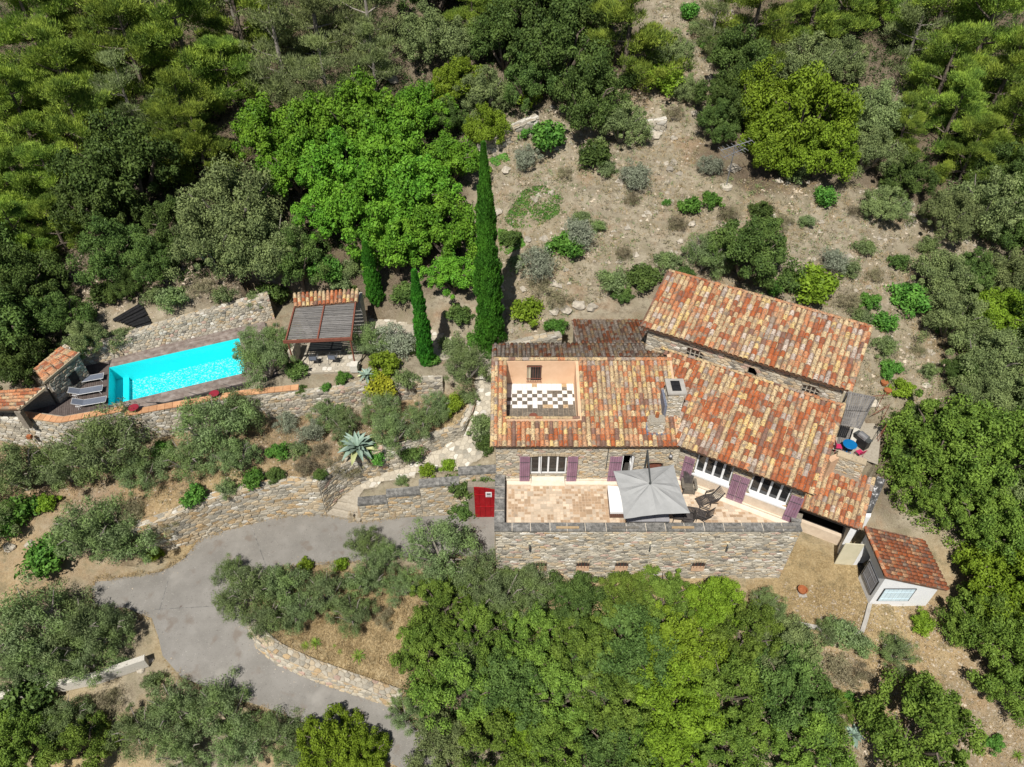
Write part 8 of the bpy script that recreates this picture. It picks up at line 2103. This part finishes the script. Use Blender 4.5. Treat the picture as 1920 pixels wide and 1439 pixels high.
for pl_, lab, sd in (([(962, 385), (985, 350), (1020, 348), (1055, 372), (1048, 400), (1010, 425), (965, 430), (945, 412)], 'bright green creeper mat on the dry slope right of the cypress', 31), ([(935, 430), (975, 440), (985, 460), (950, 478), (938, 470)], 'dark green creeper at the edge of the cypress shade', 32), ([(915, 300), (948, 288), (955, 300), (930, 312)], 'low green creeper under the dry stone wall', 33)):
    scatter('ground_creeper', pl_, 3600, lambda P, g: leaves(P + np.array([0, 0, .03]), np.full(len(P), .12), 7, .045, g, .6, 1.2, flat=.35), 'leaf_green', lab, sd, 4, patch(1.7, .0))

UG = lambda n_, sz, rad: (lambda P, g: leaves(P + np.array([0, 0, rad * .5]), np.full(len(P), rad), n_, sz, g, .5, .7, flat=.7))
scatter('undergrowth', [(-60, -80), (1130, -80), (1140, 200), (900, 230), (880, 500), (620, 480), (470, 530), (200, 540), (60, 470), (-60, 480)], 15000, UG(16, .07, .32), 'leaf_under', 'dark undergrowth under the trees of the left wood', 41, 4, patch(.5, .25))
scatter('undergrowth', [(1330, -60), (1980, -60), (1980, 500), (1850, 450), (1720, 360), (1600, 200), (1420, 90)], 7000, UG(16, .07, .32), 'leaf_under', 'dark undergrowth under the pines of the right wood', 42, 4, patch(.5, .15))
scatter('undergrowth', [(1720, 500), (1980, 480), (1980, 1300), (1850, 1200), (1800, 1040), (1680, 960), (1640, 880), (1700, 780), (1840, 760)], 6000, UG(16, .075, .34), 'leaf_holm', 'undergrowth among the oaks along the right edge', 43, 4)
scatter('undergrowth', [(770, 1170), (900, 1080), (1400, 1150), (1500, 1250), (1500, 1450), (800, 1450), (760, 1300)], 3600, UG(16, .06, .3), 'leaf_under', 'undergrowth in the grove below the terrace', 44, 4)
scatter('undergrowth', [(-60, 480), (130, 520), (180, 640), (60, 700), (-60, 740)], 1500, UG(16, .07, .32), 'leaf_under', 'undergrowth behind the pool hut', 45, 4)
scatter('slope_tufts', SLOPE, 11000, UG(12, .045, .2), 'leaf_dry', 'withered thyme and grass clumps on the dry slope', 46, 4, patch(.9, .1))

scatter('slope_weeds', SLOPE, 5200, UG(14, .045, .22), 'leaf_olive', 'low green weeds on the dry slope', 47, 4, patch(.5, -.1))
scatter('garden_weeds', GARD, 1500, UG(12, .04, .2), 'leaf_dry', 'dry weeds between the olives below the pool', 48, 4, patch(.9, .1))
def edge_litter(poly, n, wd, fn, m, name, lab, sd):
    g = np.random.default_rng(sd); P = []
    for i in range(len(poly)):
        a, b = poly[i], poly[(i + 1) % len(poly)]; L = math.hypot(b[0] - a[0], b[1] - a[1]); k = int(n * L)
        if L > 9 or abs(a[0] - b[0]) < .2 and a[0] > -1.2: continue
        t = g.random(k)[:, None]; q = np.array([[a[0], a[1]]]) * (1 - t) + np.array([[b[0], b[1]]]) * t + g.normal(size=(k, 2)) * wd
        for x, y in q: P.append((x, y, h(x, y) + (.12 if inpoly([x], [y], [(p[0], p[1]) for p in ROAD])[0] else 0)))
    V = fn(np.array(P), g); o = bpy.data.objects.new(name, npmesh(name, V, 3, [M[m]])); COL.objects.link(o); props(o, lab, None, None, 'stuff')
edge_litter(ROAD, 45, .06, tufts(6, .09, .012, .06), 'straw', 'verge_grass', 'dry grass fringe along the edges of the drive', 50)
edge_litter(ROAD, 14, .3, pebbles(.015, .06), 'pebble', 'verge_gravel', 'loose gravel along the edges of the drive', 51)

scatter('hillside_rubble', SLOPE, 1500, pebbles(.12, .42), 'rock', 'larger limestone rubble on the dry slope', 52, dens=patch(.45, -.25))
band = lambda x, y: (np.abs(((y + 1.1 * np.sin(x * .35) + .5 * np.sin(x * 1.1)) / 3.6) % 1 - .5) < .07) * (.5 + .5 * np.sin(x * .8))
scatter('rock_ledges', SLOPE, 9000, pebbles(.12, .38), 'rock', 'broken limestone ledges stepping across the dry slope', 53, dens=band)
